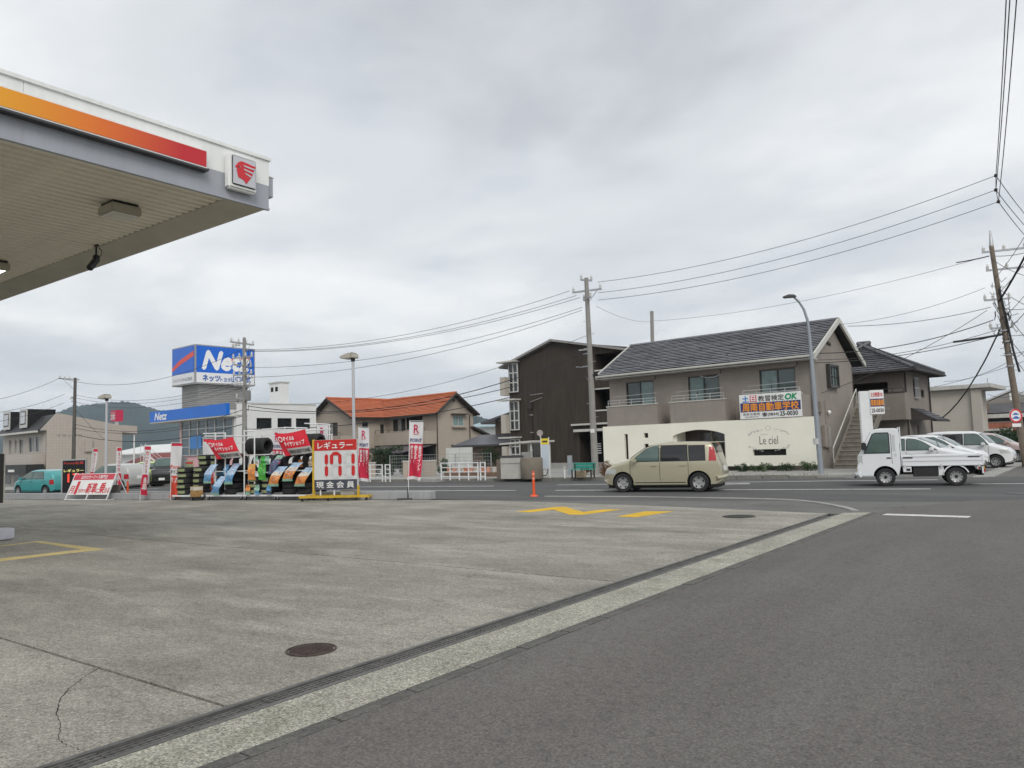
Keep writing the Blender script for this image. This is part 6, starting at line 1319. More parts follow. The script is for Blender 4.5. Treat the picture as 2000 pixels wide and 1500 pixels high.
# left side
lowc = [(x, z * .95) for x, z in comp_top]
p = at(56, 935, 45); car('small teal car on the main road at the far left', (p.x - .6, p.y, -.33), RA, ('teal', (.06, .33, .33), .1), lowc, 3.8, 1.6, 1.45, .9, (.7, 3.2), side=side_of(.98, 1.62, 2.05, 3.1, 2.95, .95, 1.33), rim='cap', wr=.28, windscreen=(.92, 1.62))
p = at(205, 935, 43); car('pale grey car passing behind the A-frame board', (p.x - 1.2, p.y, -.12), RA, ('pale grey', (.45, .45, .43), .2), lowc, 3.8, 1.67, 1.45, .9, (.7, 3.2), side=side_of(.98, 1.62, 2.05, 3.1, 2.95, .95, 1.33), rim='alloy', wr=.29, windscreen=(.92, 1.62))
p = at(262, 935, 47); car('yellow green compact car parked nose out before the red roofed building', (p.x + .6, p.y - .5, -.15), R_(122), ('yellow green', (.50, .66, .02), .1), comp_top, 3.9, 1.7, 1.5, .93, (.75, 3.2), side=side_of(.98, 1.62, 2.05, 3.1, 2.95, .98, 1.4), rim='alloy', wr=.3, windscreen=(.92, 1.62))
p = at(309, 932, 46); car('black boxy off-roader parked beside the yellow green car', (p.x + .4, p.y, -.1), R_(136), ('black', (.012, .012, .013), .1), suv_top, 3.4, 1.55, 1.68, 1.02, (.62, 2.85), tumble=.08, side=((.95, 1.8, 1.15, 1.8, 1.07, 1.52, CGD), (1.88, 3.1, 1.88, 3.05, 1.07, 1.52, CGD)), rim='steel', wr=.33, windscreen=(.9, 1.26))

# ------------------------------------------------------------------ kei truck
WP = paint('truck white', (.74, .76, .77), 0.0)
pf = gr(1731, 949.5); th = R_(12.5); d_ = Vector((math.cos(th), math.sin(th), 0)); s_ = Vector((-d_.y, d_.x, 0)); q = pf - d_ * .78 + s_ * .64
t = thing('kei_truck', 'small white flatbed truck driving left past the parked cars', 'truck', (q.x, q.y, 0), th); hw = .735
prof = [(.02, .30), (0, .42), (0, .62), (.035, .66), (.03, .88), (.06, .97), (.30, 1.42), (.45, 1.68), (.55, 1.745), (.70, 1.77), (1.12, 1.765), (1.20, 1.73), (1.215, 1.65), (1.215, .62), (1.16, .34), (1.05, .30)]
cab = B().ext([(x, -hw, z) for x, z in prof], (0, 2 * hw, 0)).obj('cab', WP, t, bevel=.035, seg=3, smooth=True); cut_arches(cab, (.78,), .335, hw)
try: cab.data.shade_smooth(); cab.data.set_sharp_from_angle(angle=R_(35))
except Exception: pass
for s in (-1, 1):
    y = s * hw
    def pan(pts, dd, m, name): return B().ext([(x, y + s * dd, z) for x, z in pts], (0, s * .004, 0)).obj(name, m, t)
    pan([(.20, 1.0), (.47, 1.60), (.56, 1.645), (.92, 1.645), (.95, 1.60), (.95, 1.0)], .002, BLACKP, 'window_trim'); pan([(.25, 1.03), (.49, 1.57), (.57, 1.615), (.90, 1.615), (.92, 1.58), (.92, 1.03)], .006, CGL, 'door_window')
    pan([(1.02, 1.06), (1.02, 1.54), (1.035, 1.56), (1.09, 1.56), (1.10, 1.54), (1.10, 1.06)], .002, mat('recess grey', (.55, .57, .58), .5), 'cab_recess')
    for xx in (.145, .985): pan([(xx, .68), (xx, 1.6 if xx > .5 else .95), (xx + .01, 1.6 if xx > .5 else .95), (xx + .01, .68)], .002, SEAM, 'door_seam')
    B().box(.84, .96, y - .01 if s < 0 else y - .02, y + .02 if s > 0 else y + .01, .84, .88).obj('door_handle', BLACKP, t); pan([(1.06, .90), (1.06, 1.0), (1.12, 1.0), (1.12, .90)], .003, mat('recess grey', (.4, .42, .43), .5), 'fuel_flap')
    pan([(.02, .74), (.03, .94), (.12, .96), (.13, .74)], .003, LAMPG, 'headlamp')
    mo = B().box(.16, .3, y + (.04 if s > 0 else -.16), y + (.16 if s > 0 else -.04), 1.12, 1.34).obj('door_mirror', BLACKP, t, bevel=.02); B().tube((.26, y, 1.1), (.24, y + s * .08, 1.16), .014).obj('mirror_arm', BLACKP, mo)
    wheel(t, .78, s * (hw - .09), .275, .15, 'steel', s); wheel(t, 2.67, s * (hw - .09), .275, .15, 'steel', s)
    # bed side gate with pressed ribs, hinges and latch
    y0, y1 = sorted((s * (hw - .03), s * hw)); B().box(1.27, 3.36, y0, y1, .60, .90).obj('side_gate', WP, t, bevel=.008)
    yo0, yo1 = sorted((s * hw, s * (hw + .014)))
    for z0, z1 in ((.875, .915), (.74, .79), (.60, .64)): B().box(1.27, 3.36, yo0, yo1, z0, z1).obj('gate_rib', WP, t, bevel=.005)
    for xx in (1.33, 2.3, 3.27): B().box(xx - .02, xx + .02, yo0, yo1 + s * .006 if s > 0 else yo1, .56, .66).obj('hinge', WP, t)
    B().box(1.29, 1.55, *sorted((s * (hw + .001), s * (hw + .02))), .84, .87).obj('gate_latch', BLACKP, t); B().box(3.0, 3.3, *sorted((s * (hw + .001), s * (hw + .02))), .845, .868).obj('gate_latch', BLACKP, t)
    B().box(1.27, 1.5, *sorted((s * (hw - .04), s * (hw - .005))), .42, .585).obj('side_box', WP, t, bevel=.01); B().box(1.36, 1.47, *sorted((s * (hw - .004), s * (hw + .004))), .46, .53).obj('side_vent', BLACKP, t)
    arc = [(2.67 + .36 * math.cos(a), .275 + .36 * math.sin(a)) for a in [R_(20 + k * 14) for k in range(11)]]; arc2 = [(2.67 + .325 * math.cos(a), .275 + .325 * math.sin(a)) for a in [R_(20 + k * 14) for k in range(10, -1, -1)]]
    bm_ = B(); 
    for k in range(10): bm_.ext([(arc[k][0], s * (hw - .18), arc[k][1]), (arc[k + 1][0], s * (hw - .18), arc[k + 1][1]), (arc2[9 - k][0], s * (hw - .18), arc2[9 - k][1]), (arc2[10 - k][0], s * (hw - .18), arc2[10 - k][1])], (0, s * .17, 0))
    bm_.obj('mudguard', WP, t); B().box(3.36, 3.42, *sorted((s * (hw - .26), s * (hw - .04))), .40, .50).obj('tail_lamp', REDL, t); B().box(3.34, 3.38, *sorted((s * (hw - .3), s * (hw - .02))), .36, .56).obj('lamp_bracket', WP, t)
B().ext([(.07, -.62, .985), (.07, .62, .985), (.445, .56, 1.66), (.445, -.56, 1.66)], (-.012, 0, .006)).obj('windscreen', CGL, t)
B().box(1.24, 3.4, -hw + .031, hw - .031, .585, .62).obj('bed_floor', mat('bed grey', (.35, .36, .36), .6), t); B().box(3.361, 3.39, -hw, hw, .60, .90).obj('tail_gate', WP, t, bevel=.008)
for z0, z1 in ((.875, .912), (.745, .785)): B().box(3.3905, 3.404, -hw + .02, hw - .02, z0, z1).obj('gate_rib', WP, t)
gf = B()
for yy in (-.66, .66): gf.box(1.235, 1.265, yy - .02, yy + .02, .62, 1.80)
for z in (1.05, 1.28, 1.66, 1.72): gf.box(1.236, 1.264, -.64, .64, z - .012, z + .012)
gf.obj('cab_guard', WP, t); b = B(); [b.box(1.24, 1.252, -.6 + k * .1, -.592 + k * .1, 1.28, 1.66) for k in range(13)]; b.obj('guard_bars', WP, t); B().box(1.217, 1.222, -.5, .5, 1.15, 1.6).obj('rear_window', CGD, t); B().box(1.23, 1.27, -.66, .66, .62, 1.04).obj('guard_board', WP, t)
B().box(1.0, 3.2, -.45, .45, .36, .56).obj('chassis', DARK, t); B().box(1.55, 2.2, -.70, -.3, .28, .56).obj('battery_box', mat('underbody black', (.015, .015, .016), .6), t); B().box(2.22, 2.36, -.68, -.55, .32, .58).obj('hanger', WP, t); B().box(3.25, 3.4, -.5, .5, .3, .44).obj('rear_bar', DARK, t)
B().box(3.40, 3.415, -.62, -.3, .42, .58).obj('number_plate', mat('yellow plate', (.75, .55, .03), .4), t)
B().box(-.02, .0, -.17, .17, .42, .55).obj('number_plate', mat('yellow plate', (.75, .55, .03), .4), t); B().path([(.1, -.74, .36), (-.01, -.6, .37), (-.02, .6, .37), (.1, .74, .36)], .08, 8).obj('front_bumper', WP, t, smooth=True)

# driving school pylon behind the truck
p = at(1697, 900, 31.0); p.z = .12; t = thing('driving_school_pylon', 'white pylon carrying a driving school sign behind the truck cab', 'sign', p, YAW - R_(12)); zt = at(1697, 764, 31).z - .12
B().box(-.22, .22, -.12, .12, 0, zt).obj('post', WHITEM, t, bevel=.02); zb_ = at(1715, 809, 31).z - .12
B().box(.16, .68, -.16, -.125, zb_, zt + .02).obj('board', WHITE, t); mP = mp_front(-.16); hb = zt - zb_
B().box(.17, .67, -.164, -.1605, zb_ + hb * .32, zb_ + hb * .66).obj('navy_band', I_NAVY, t); text(t, '土日教習OK', mP, .2, .65, zb_ + hb * .74, zb_ + hb * .93, I_R, bold=.02, d=-.008); text(t, '周南自動車', mP, .19, .66, zb_ + hb * .36, zb_ + hb * .62, I_OR, bold=.03, d=-.012); text(t, '25-0030', mP, .2, .65, zb_ + hb * .08, zb_ + hb * .24, I_K, bold=.02, d=-.008)
# ================================================================== goods and signs on the forecourt
RF = Fr(338, 26, 12.3, 0); _o = gr(338, 977); RF.o = Vector((_o.x, _o.y, 0))
def rw(x, y, z=0.0): return RF.o + RF.m @ Vector((x, y, z))
def rx(px, y=0.0): return RF.f(px, 930, y)[0]
TYR, TYW = .305, .195
tp = [(.185, -TYW / 2 + .015), (.2, -TYW / 2), (.25, -TYW / 2 - .004), (.285, -TYW / 2 + .012), (TYR, -TYW / 2 + .035), (TYR, -.045), (TYR - .01, -.042), (TYR - .01, -.034), (TYR, -.031), (TYR, .031), (TYR - .01, .034), (TYR - .01, .042), (TYR, .045), (TYR, TYW / 2 - .035), (.285, TYW / 2 - .012), (.25, TYW / 2 + .004), (.2, TYW / 2), (.185, TYW / 2 - .015)]
TYM = B().lathe(tp, 30, close=True).mesh('tyre', smooth=True); TYM.materials.append(RUBBER)
def arc_label(a0, a1, z0, z1, r):
    b = B(); n = 8; V = [(r * math.sin(a0 + (a1 - a0) * k / n), -r * math.cos(a0 + (a1 - a0) * k / n), z) for k in range(n + 1) for z in (z0, z1)]
    return b.add(V, [(2 * k, 2 * k + 2, 2 * k + 3, 2 * k + 1) for k in range(n)]).mesh('tread_label')
LBM = {k: (arc_label(-.55, .62, -.05, .05, TYR + .003), arc_label(-.85, -.6, -.045, .045, TYR + .004)) for k in ('olive', 'blue')}
LC = {'olive': mat('olive tyre label', (.28, .32, .16), .6, 0, .3, 14), 'blue': mat('blue tyre label', (.10, .24, .42), .6, 0, .35, 14)}
for k in LBM: LBM[k][0].materials.append(LC[k]); LBM[k][1].materials.append(WHITE)
def tyre(p, label, lab=None, rot=(0, 0, 0)):
    if 'pright' in label or 'rear stacks' in label or 'second layer' in label:
        k = UPN.get(label, 0); UPN[label] = k + 1; label = ('first', 'second', 'third', 'fourth', 'fifth', 'sixth')[k % 6] + ' ' + label
    o = link('tyre', TYM, None, None, p, rot); tag(o, label, 'tyre', 'tyres on sale')
    if lab:
        link('tread_label', LBM[lab][0], None, o); link('label_square', LBM[lab][1], None, o)
    return o
ORD = ('bottom', 'second', 'third', 'fourth', 'fifth', 'sixth')
UPN = {}
def stack(x, y, z, n, label, lab=None):
    for k in range(n): tyre(rw(x + rnd.uniform(-.012, .012), y + rnd.uniform(-.012, .012), z + TYW / 2 + .002 + k * (TYW + .004)), label.replace('tyre in', f'tyre {ORD[k]} from below in' if k else 'tyre lowest in'), lab, (0, 0, RF.a + rnd.uniform(-.25, .25)))
def rack(x0, x1, y0, y1, H, label, top=True, mid=None):
    t = thing('tyre_rack', label, 'rack', rw(x0, y0), RF.a); L_ = x1 - x0; D_ = y1 - y0
    B().box(0, L_, 0, .05, .13, .19).obj('base_rail', WHITEM, t); B().box(0, L_, D_ - .05, D_, .13, .19).obj('base_rail', WHITEM, t); B().box(.05, L_ - .05, .051, D_ - .051, .165, .185).obj('deck', STEEL, t)
    for xx in (.08, L_ - .08):
        for yy in (.06, D_ - .06):
            c = B().lathe([(0, -.02), (.055, -.02), (.06, 0), (.055, .02), (0, .02)], 14, (0, 0, 0), 'Y').obj('caster', BLACKP, t, loc=(xx, yy, .06)); B().box(-.02, .02, -.03, .03, .0, .07).obj('caster_fork', STEEL, c)
    for xx in (.02, L_ - .06):
        B().box(xx, xx + .04, D_ - .05, D_ - .01, .19, H).obj('upright', WHITEM, t)
    if top: B().box(.0, L_, D_ - .05, D_ - .01, H - .04, H).obj('top_rail', WHITEM, t)
    if mid: B().box(0, L_, .1, D_ - .05, mid - .03, mid).obj('shelf', WHITEM, t)
    return t
XA, XB, XC, XD = rx(402), rx(474), rx(540), rx(612)
rack(0, XA - .1, -.05, .95, .5, 'low wheeled tyre dolly at the left end of the display', top=False)
rack(XA, XB - .04, 0, .95, 2.05, 'wheeled white rack of blue labelled tyres under the left red banner', mid=1.02); rack(XB, XC - .04, 0, .95, 2.25, 'wheeled white rack with orange and green posters in the middle', mid=.95); rack(XC, XD + .1, -.08, .95, 2.2, 'wheeled white rack under the right red banner', mid=1.0)
stack(.34, .28, .19, 5, 'olive labelled tyre in the front left floor stack', 'olive'); stack(.98, .42, .19, 5, 'olive labelled tyre in the second floor stack from left', 'olive')
x_ = rx(390, .3)
tb = thing('display_table', 'white topped display table behind the low tyre stacks', 'table', rw(x_ - .5, .55), RF.a); B().box(0, 1.25, 0, .55, .98, 1.02).obj('table_top', WHITEM, tb)
for q in (.03, 1.18):
    for y_ in (.03, .48): B().box(q, q + .04, y_, y_ + .04, 0, .98).obj('leg', WHITEM, tb)
stack(x_ - .2, .82, 1.025, 3, 'olive labelled tyre in the left stack on the display table', 'olive'); stack(x_ + .45, .82, 1.025, 3, 'olive labelled tyre in the right stack on the display table', 'olive')
for k in range(2): stack(XA + .36 + k * .62, .33, .19, 2, ('blue labelled tyre in the left low stack under the blue strips', 'blue labelled tyre in the right low stack under the blue strips')[k], 'blue' if k == 0 else None)
for k in range(2): stack(XA + .36 + k * .62, .55, .62, 2, ('blue labelled tyre in the upper left stack of the blue strip rack', 'plain tyre in the upper right stack of the blue strip rack')[k], None if k else 'blue')
for k in range(3): tyre(rw(XA + .3 + k * .42, .5, 1.02 + TYR), 'upright tyre on the shelf of the blue strip rack', None, (R_(78), 0, RF.a + R_(-8 + 6 * k)))
for k in range(2): stack(XB + .34 + k * .5, .55, 1.65 - .0, 0, '')
for k in range(4): tyre(rw(XB - .15 + k * .21, .62, 1.55 + TYR), 'tyre in the upright row on top between the red banners', None, (R_(90), 0, RF.a + R_(90)))
sh = thing('tyre_cradle', 'white bar cradle holding the upright tyre row between the banners', 'rack', rw(XB - .35, .4), RF.a); [B().box(0, 1.15, y_, y_ + .04, 1.54, 1.58).obj('bar', WHITEM, sh) for y_ in (.05, .4)]; [B().box(q, q + .04, .2, .24, 0, 1.54).obj('leg', WHITEM, sh) for q in (.02, 1.09)]
for k in range(2): stack(XB + .33 + k * .6, .36, .19, 3, ('olive labelled tyre in the left low stack behind the small posters', 'olive labelled tyre in the right low stack behind the small posters')[k], 'olive')
for k in range(3): tyre(rw(XB + .25 + k * .42, .55, .96 + TYR), 'upright tyre on the shelf behind the orange and green posters', None, (R_(80), 0, RF.a + R_(6 - 5 * k)))
for k in range(2):
    stack(XC + .4 + k * .64, .28, .19, 2, ('plain black tyre in the left low stack under the right banner', 'plain black tyre in the right low stack under the right banner')[k]); stack(XC + .4 + k * .64, .6, .19, 4, ('plain black tyre in the left rear stack of the right rack', 'plain black tyre in the right rear stack of the right rack')[k])
for k in range(4): tyre(rw(XC + .25 + k * .38, .5, 1.0 + TYR), 'upright tyre on the shelf of the right rack', None, (R_(76), 0, RF.a + R_(10 - 6 * k)))
for k in range(3): tyre(rw(XD - .75 + k * .21, .7, 1.62 + TYR), 'tyre in the upright row beside the price board', None, (R_(90), 0, RF.a + R_(90)))
for nm, x0_, cols in (('blue strip', XA, 2), ('poster', XB, 2), ('right', XC, 2)):
    for k in range(cols): stack(x0_ + .36 + k * .62, .98, .02, 6, f"plain tyre in the {('left', 'right')[k]} stack standing behind the {nm} rack", None)
# printed paper sheets: folds with a few bands of print on them
MARK = [INK('navy print', (.02, .05, .22)), INK('white print', (.75, .76, .78)), INK('red print', (.6, .03, .04)), INK('black print', (.02, .02, .02))]
def sheet(name, label, cat, top, bot, wd, bands, bulge=.14, group=None, marks=18, twist=0.0):
    """a paper strip hung from top to bot (local rack points) in a soft curve; bands = (from, to, material)"""
    top, bot = Vector(top), Vector(bot); t = thing(name, label, cat, rw(*bot), RF.a, group); v = top - bot
    def mp(u, w_, d):
        s = w_; out = bulge * math.sin(math.pi * s) * (1 - .2 * s); sx_ = twist * math.sin(s * 5)
        return Vector((u + v.x * s + sx_ * .02, v.y * s - out + d + .015 * math.sin(s * 11 + u * 9), v.z * s))
    n = 18
    for (a, c, m) in bands:
        V = []; k_ = max(2, int(n * (c - a)))
        for i in range(k_ + 1):
            s = a + (c - a) * i / k_
            for j in range(5): V.append(mp(-wd / 2 + wd * j / 4, s, 0))
        B().add(V, [(i * 5 + j, i * 5 + j + 1, i * 5 + j + 6, i * 5 + j + 5) for i in range(k_) for j in range(4)]).obj('printed_band', m, t, smooth=True)
    for m in MARK[:3]:
        b = B()
        for q in range(marks):
            u = rnd.uniform(-wd * .42, wd * .3); s = rnd.uniform(.04, .95); du, ds = rnd.uniform(.02, .09) * wd * 2, rnd.uniform(.008, .022)
            b.quad(mp(u, s, -.006), mp(min(u + du, wd * .46), s, -.006), mp(min(u + du, wd * .46), s + ds, -.006), mp(u, s + ds, -.006))
        b.obj('print_marks', m, t)['kind'] = 'stuff'
    return t
BL1, BL2, BL3 = mat('poster pale blue', (.38, .55, .72), .55, 0, .25, 5), mat('poster blue', (.12, .36, .62), .55, 0, .25, 5), mat('poster mint', (.28, .5, .38), .55, 0, .2, 5); OR1 = mat('poster orange', (.72, .27, .06), .55, 0, .25, 5); GR1 = mat('poster green', (.06, .42, .05), .55, 0, .25, 5); CRM = mat('poster cream', (.65, .6, .5), .55, 0, .2, 5); SL1 = mat('poster slate blue', (.07, .1, .19), .55, 0, .3, 5); WPT = mat('poster white', (.7, .72, .74), .55, 0, .15, 5)
blue = [(0, .12, BL3), (.12, .45, BL2), (.45, 1, BL1)]; oran = [(0, .13, BL3), (.13, .55, OR1), (.55, .75, CRM), (.75, 1, BL1)]
def S(px, py, y): a, z = RF.f(px, py, y); return (a, y, z)
sheet('price_strip', 'short pale blue printed strip at the left of the blue rack', 'banner', S(419, 907, .1), S(405, 944, -.12), .34, blue)
sheet('price_strip', 'long pale blue printed strip slanting across the blue rack', 'banner', S(464, 905, .15), S(446, 946, -.1), .36, blue); sheet('price_strip', 'lower pale blue strip reaching down to the rack base', 'banner', S(438, 930, .0), S(420, 967, -.16), .34, blue)
sheet('price_strip', 'small blue strip tucked between the two longer blue strips', 'banner', S(445, 907, .2), S(440, 926, .1), .2, [(0, 1, BL2)], .05, marks=8)
sheet('poster', 'orange poster hanging in the middle rack', 'poster', S(493, 906, .08), S(492, 937, .02), .32, [(0, .7, OR1), (.7, 1, mat('poster amber', (.75, .42, .1), .5))], .05, marks=10); sheet('poster', 'bright green poster hanging in the middle rack', 'poster', S(513, 905, .08), S(513, 937, .02), .33, [(0, 1, GR1)], .05, marks=10)
for (px, m, lb) in ((500, BL3, 'pale mint poster above the orange one'), (514, GR1, 'small green poster above the bright green one'), (522, BL3, 'narrow mint poster at the top of the middle rack')): sheet('poster', lb, 'poster', S(px, 891, .2), S(px, 907, .18), .2, [(0, .4, CRM if px == 500 else m), (.4, 1, m)], .02, marks=6)
for (px, ms, lb) in ((485, [(0, .35, BL3), (.35, 1, OR1)], 'small orange and green card at the foot of the middle rack'), (503, [(0, .4, BL2), (.4, 1, BL3)], 'small blue and mint card at the foot of the middle rack'), (526, [(0, .4, SL1), (.4, 1, BL2)], 'small slate blue card at the foot of the middle rack')): sheet('price_card', lb, 'card', S(px, 947, -.03), S(px - 1, 966, -.06), .2, ms, .02, marks=7)
sheet('price_strip', 'dark slate blue strip slanting down in the middle rack', 'banner', S(549, 889, .3), S(531, 926, .02), .32, [(0, .8, SL1), (.8, 1, BL3)])
for k, (a, c, e, g_, lb) in enumerate(((553, 911, 534, 950, 'left'), (583, 903, 561, 940, 'middle'), (607, 913, 585, 950, 'right'))): sheet('price_strip', f'{lb} of three orange and blue strips under the right banner', 'banner', S(a, c, .12), S(e, g_, -.16), .42, oran, .16)
for k, (px, py, m) in enumerate(((587, 900, OR1), (607, 899, CRM))): sheet('price_card', ('small orange card on the right rack', 'small cream card on the right rack')[k], 'card', S(px, py - 2, .3), S(px, py + 12, .28), .18, [(0, 1, m)], .02, marks=5)
# poster stand and cardboard box on the left
ps = thing('poster_stand', 'olive green leaflet stand at the left of the tyre display', 'stand', rw(rx(370, .9), .9), RF.a); B().box(-.17, .17, 0, .03, .9, 1.42).obj('board', mat('leaflet olive', (.36, .42, .24), .6, 0, .35, 8), ps); B().box(-.17, .17, -.004, -.0005, 1.3, 1.37).obj('header', I_R, ps); B().tube((0, .02, 0), (0, .02, .9), .02).obj('pole', STEEL, ps); B().box(-.15, .15, -.1, .14, 0, .02).obj('foot', STEEL, ps)
cb = thing('carton', 'orange and brown printed carton on the ground by the racks', 'carton', rw(rx(386, -.1) - .3, -.15), RF.a + R_(-30)); B().box(0, .32, 0, .36, .13, .5).obj('carton_body', mat('carton print', (.42, .24, .08), .7, 0, .55, 9), cb, bevel=.006); B().box(.005, .315, -.004, -.0005, .36, .49).obj('label', CRM, cb); B().box(.3205, .324, .01, .35, .36, .49).obj('label', CRM, cb); [B().box(q, q + .05, .05, .3, 0, .13).obj('skid', BLACKP, cb) for q in (.02, .25)]
b_ = B().box(0, .42, 0, .02, 0, .16); o = b_.obj('price_board', OR1, None, loc=rw(rx(384, .4), .42, .82), rot=(0, 0, RF.a)); tag(o, 'small orange price board under the display table edge', 'board')
# red cloth banners above the racks
RC = mat('red banner cloth', (.60, .012, .03), .7, 0, .08, 3, bump=.1, bscale=30); GC = mat('grey banner cloth', (.42, .41, .39), .7, 0, .08, 3)
def cloth(label, c4, y0, y1):
    """c4: the four corners on the photograph, clockwise from top left; the cloth hangs between y0 and y1 in front of the racks"""
    t = thing('cloth_banner', label, 'banner', RF.o, RF.a, 'red cloth banners'); P = [Vector(S(*p, y)) for p, y in zip(c4, (y0, y0, y1, y1))]
    def mp(u, w_, d):
        q = P[3].lerp(P[2], u).lerp(P[0].lerp(P[1], u), w_); q = q + Vector((0, -.10 * math.sin(math.pi * u) * math.sin(math.pi * w_) + .012 * math.sin(9 * u + 5 * w_) + d, -.06 * math.sin(math.pi * u) * w_)); return q
    def piece(w0, w1, u0, u1, m, nm, d=0):
        V = [mp(u0 + (u1 - u0) * i / 14, w0 + (w1 - w0) * j / 10, d) for j in range(11) for i in range(15)]; return B().add(V, [(j * 15 + i, j * 15 + i + 1, (j + 1) * 15 + i + 1, (j + 1) * 15 + i) for j in range(10) for i in range(14)]).obj(nm, m, t, smooth=True)
    piece(0, 1, 0, 1, RC, 'cloth'); piece(.0, .30, .22, 1, GC, 'grey_panel', -.012)
    text(t, 'オイル&', mp, .24, .62, .66, .84, I_W, d=-.03, bold=.02, shear=.15); text(t, 'タイヤショップ', mp, .24, .9, .40, .60, I_W, d=-.03, bold=.02, shear=.15); text(t, 'BRIDGESTONE', mp, .27, .95, .08, .22, I_K, d=-.034, bold=.02)
    V = []; r0, r1 = .07, .10                                       # ring before the lettering
    b = B(); n = 18; V = [mp(.15 + r * .8 * math.cos(2 * math.pi * k / n), .72 + r * 1.2 * math.sin(2 * math.pi * k / n), -.03) for k in range(n) for r in (r0, r1)]; b.add(V, [(2 * k, 2 * k + 1, (2 * k + 3) % (2 * n), (2 * k + 2) % (2 * n)) for k in range(n)]).obj('ring_mark', I_W, t)
cloth('red tyre shop banner with grey maker panel on the left rack', [(400, 858), (454, 853), (473, 893), (424, 897)], .0, -.12)
cloth('red tyre shop banner with grey maker panel on the right rack', [(536, 846), (595, 838), (612, 884), (557, 891)], .0, -.12)
fr = thing('banner_stand', 'white tube frame carrying the left red banner', 'stand', RF.o, RF.a)
for (a, c) in (((397, 847), (441, 846)), ((400, 852), (476, 852)), ((476, 842), (498, 842)), ((476, 851), (498, 851))): B().tube(S(*a, .1), S(*c, .1), .022).obj('rail', WHITEM, fr)
for px, py in ((421, 846), (440, 846), (477, 840), (497, 842)): q = Vector(S(px, py, .1)); B().tube((q.x, .1, .19), q, .024).obj('upright', WHITEM, fr)
fr = thing('banner_stand', 'white tube frame carrying the right red banner', 'stand', RF.o, RF.a)
for (a, c) in (((512, 839), (560, 835)), ((556, 835), (600, 836)), ((595, 827), (645, 829)), ((590, 842), (646, 838))): B().tube(S(*a, 1.7), S(*c, 1.7), .022).obj('rail', WHITEM, fr)
for px, py in ((556, 835), (578, 836), (620, 828), (643, 829)): q = Vector(S(px, py, 1.7)); B().tube((q.x, 1.7, .0), q, .024).obj('upright', WHITEM, fr)

# ------------------------------------------------------------------ price board on its yellow trolley
PF = Fr(613, 25, 26, 0); _o = gr(613.5, 979); PF.o = Vector((_o.x, _o.y, 0)); zt = PF.f(613.5, 860)[1]; zb = PF.f(613.5, 957)[1]; PW = PF.f(698, 905)[0]
t = PF.root('price_board', 'large petrol price board reading 171 on a yellow wheeled trolley', 'price sign'); m0 = mp_front(-.03); YT = mat('yellow trolley paint', (.62, .40, .03), .5, 0, .2, 5)
B().box(.03, PW, -.03, .05, zb, zt).obj('panel', mat('board white', (.66, .67, .67), .4, 0, .04, 2), t); hb = zt - zb
B().mbox(m0, .035, PW - .005, zb + hb * .785, zt - .005, -.008, -.0005).obj('red_header', INK('header red', (.55, .025, .02)), t); B().mbox(m0, .035, PW - .005, zb + .005, zb + hb * .20, -.008, -.0005).obj('dark_footer', INK('footer slate', (.065, .07, .09)), t)
text(t, 'レギュラー', m0, .16, PW - .14, zb + hb * .82, zb + hb * .955, I_W, d=-.014, bold=.02); text(t, '現 金 会 員', m0, .1, PW - .1, zb + hb * .035, zb + hb * .165, I_W, d=-.014, bold=.015)
SEGR = INK('digit red', (.55, .02, .02)); SEGF = INK('unlit digit', (.6, .61, .61))
def seg(cx, cz, L_, wd, hor, m, d=-.012):
    h_ = L_ / 2; p = [(-h_, 0), (-h_ + wd / 2, wd / 2), (h_ - wd / 2, wd / 2), (h_, 0), (h_ - wd / 2, -wd / 2), (-h_ + wd / 2, -wd / 2)]
    if not hor: p = [(b, a) for a, b in p]
    B().ext([m0(cx + a, cz + b, d) for a, b in p], (0, -.006, 0)).obj('digit_segment', m, t)
zc = zb + hb * .49; sl = hb * .225; sw_g = .115
for k, cx in enumerate((PW * .21, PW * .52, PW * .82)):
    hw_ = PW * .095; on = (('rt', 'rb'), ('rt', 'rb', 'top', 'lt'), ('rt', 'rb'))[k]; cc = cx - (hw_ if k == 0 else 0) + (.0 if k else hw_) 
    for nm, a, b_, hor in (('top', 0, sl * 1.02, True), ('lt', -hw_, sl * .52, False), ('rt', hw_, sl * .52, False), ('rb', hw_, -sl * .52, False), ('lb', -hw_, -sl * .52, False), ('mid', 0, 0, True), ('bot', 0, -sl * 1.02, True)):
        if nm in on: seg(cx + a, zc + b_, sl * .98 if not hor else hw_ * 1.9, sw_g, hor, SEGR)
        elif k: seg(cx + a, zc + b_, sl * .9 if not hor else hw_ * 1.7, sw_g * .9, hor, SEGF, -.008)
B().box(-.03, .03, -.05, .05, .12, zt + .02).obj('upright', YT, t); B().box(PW, PW + .05, -.05, .05, .12, zb + .12).obj('upright', YT, t)
B().box(-.5, PW + .4, -.07, .0, .10, .18).obj('beam', YT, t); B().box(-.5, PW + .4, .45, .52, .10, .18).obj('beam', YT, t); [B().box(q, q + .06, 0, .45, .1, .17).obj('cross_beam', YT, t) for q in (-.45, .4, PW - .1, PW + .33)]
for q in (.2, PW * .45): B().box(q, q + .04, .0, .04, .18, zb).obj('leg', WHITEM, t)
for q in (-.4, .5, PW - .05, PW + .3):
    for y_ in (-.03, .48): c = B().lathe([(0, -.02), (.045, -.02), (.05, 0), (.045, .02), (0, .02)], 14, (0, 0, 0), 'Y').obj('caster', BLACKP, t, loc=(q, y_, .05))
B().box(.9, 1.35, .05, .3, .18, .34).obj('ballast', CONC, t)

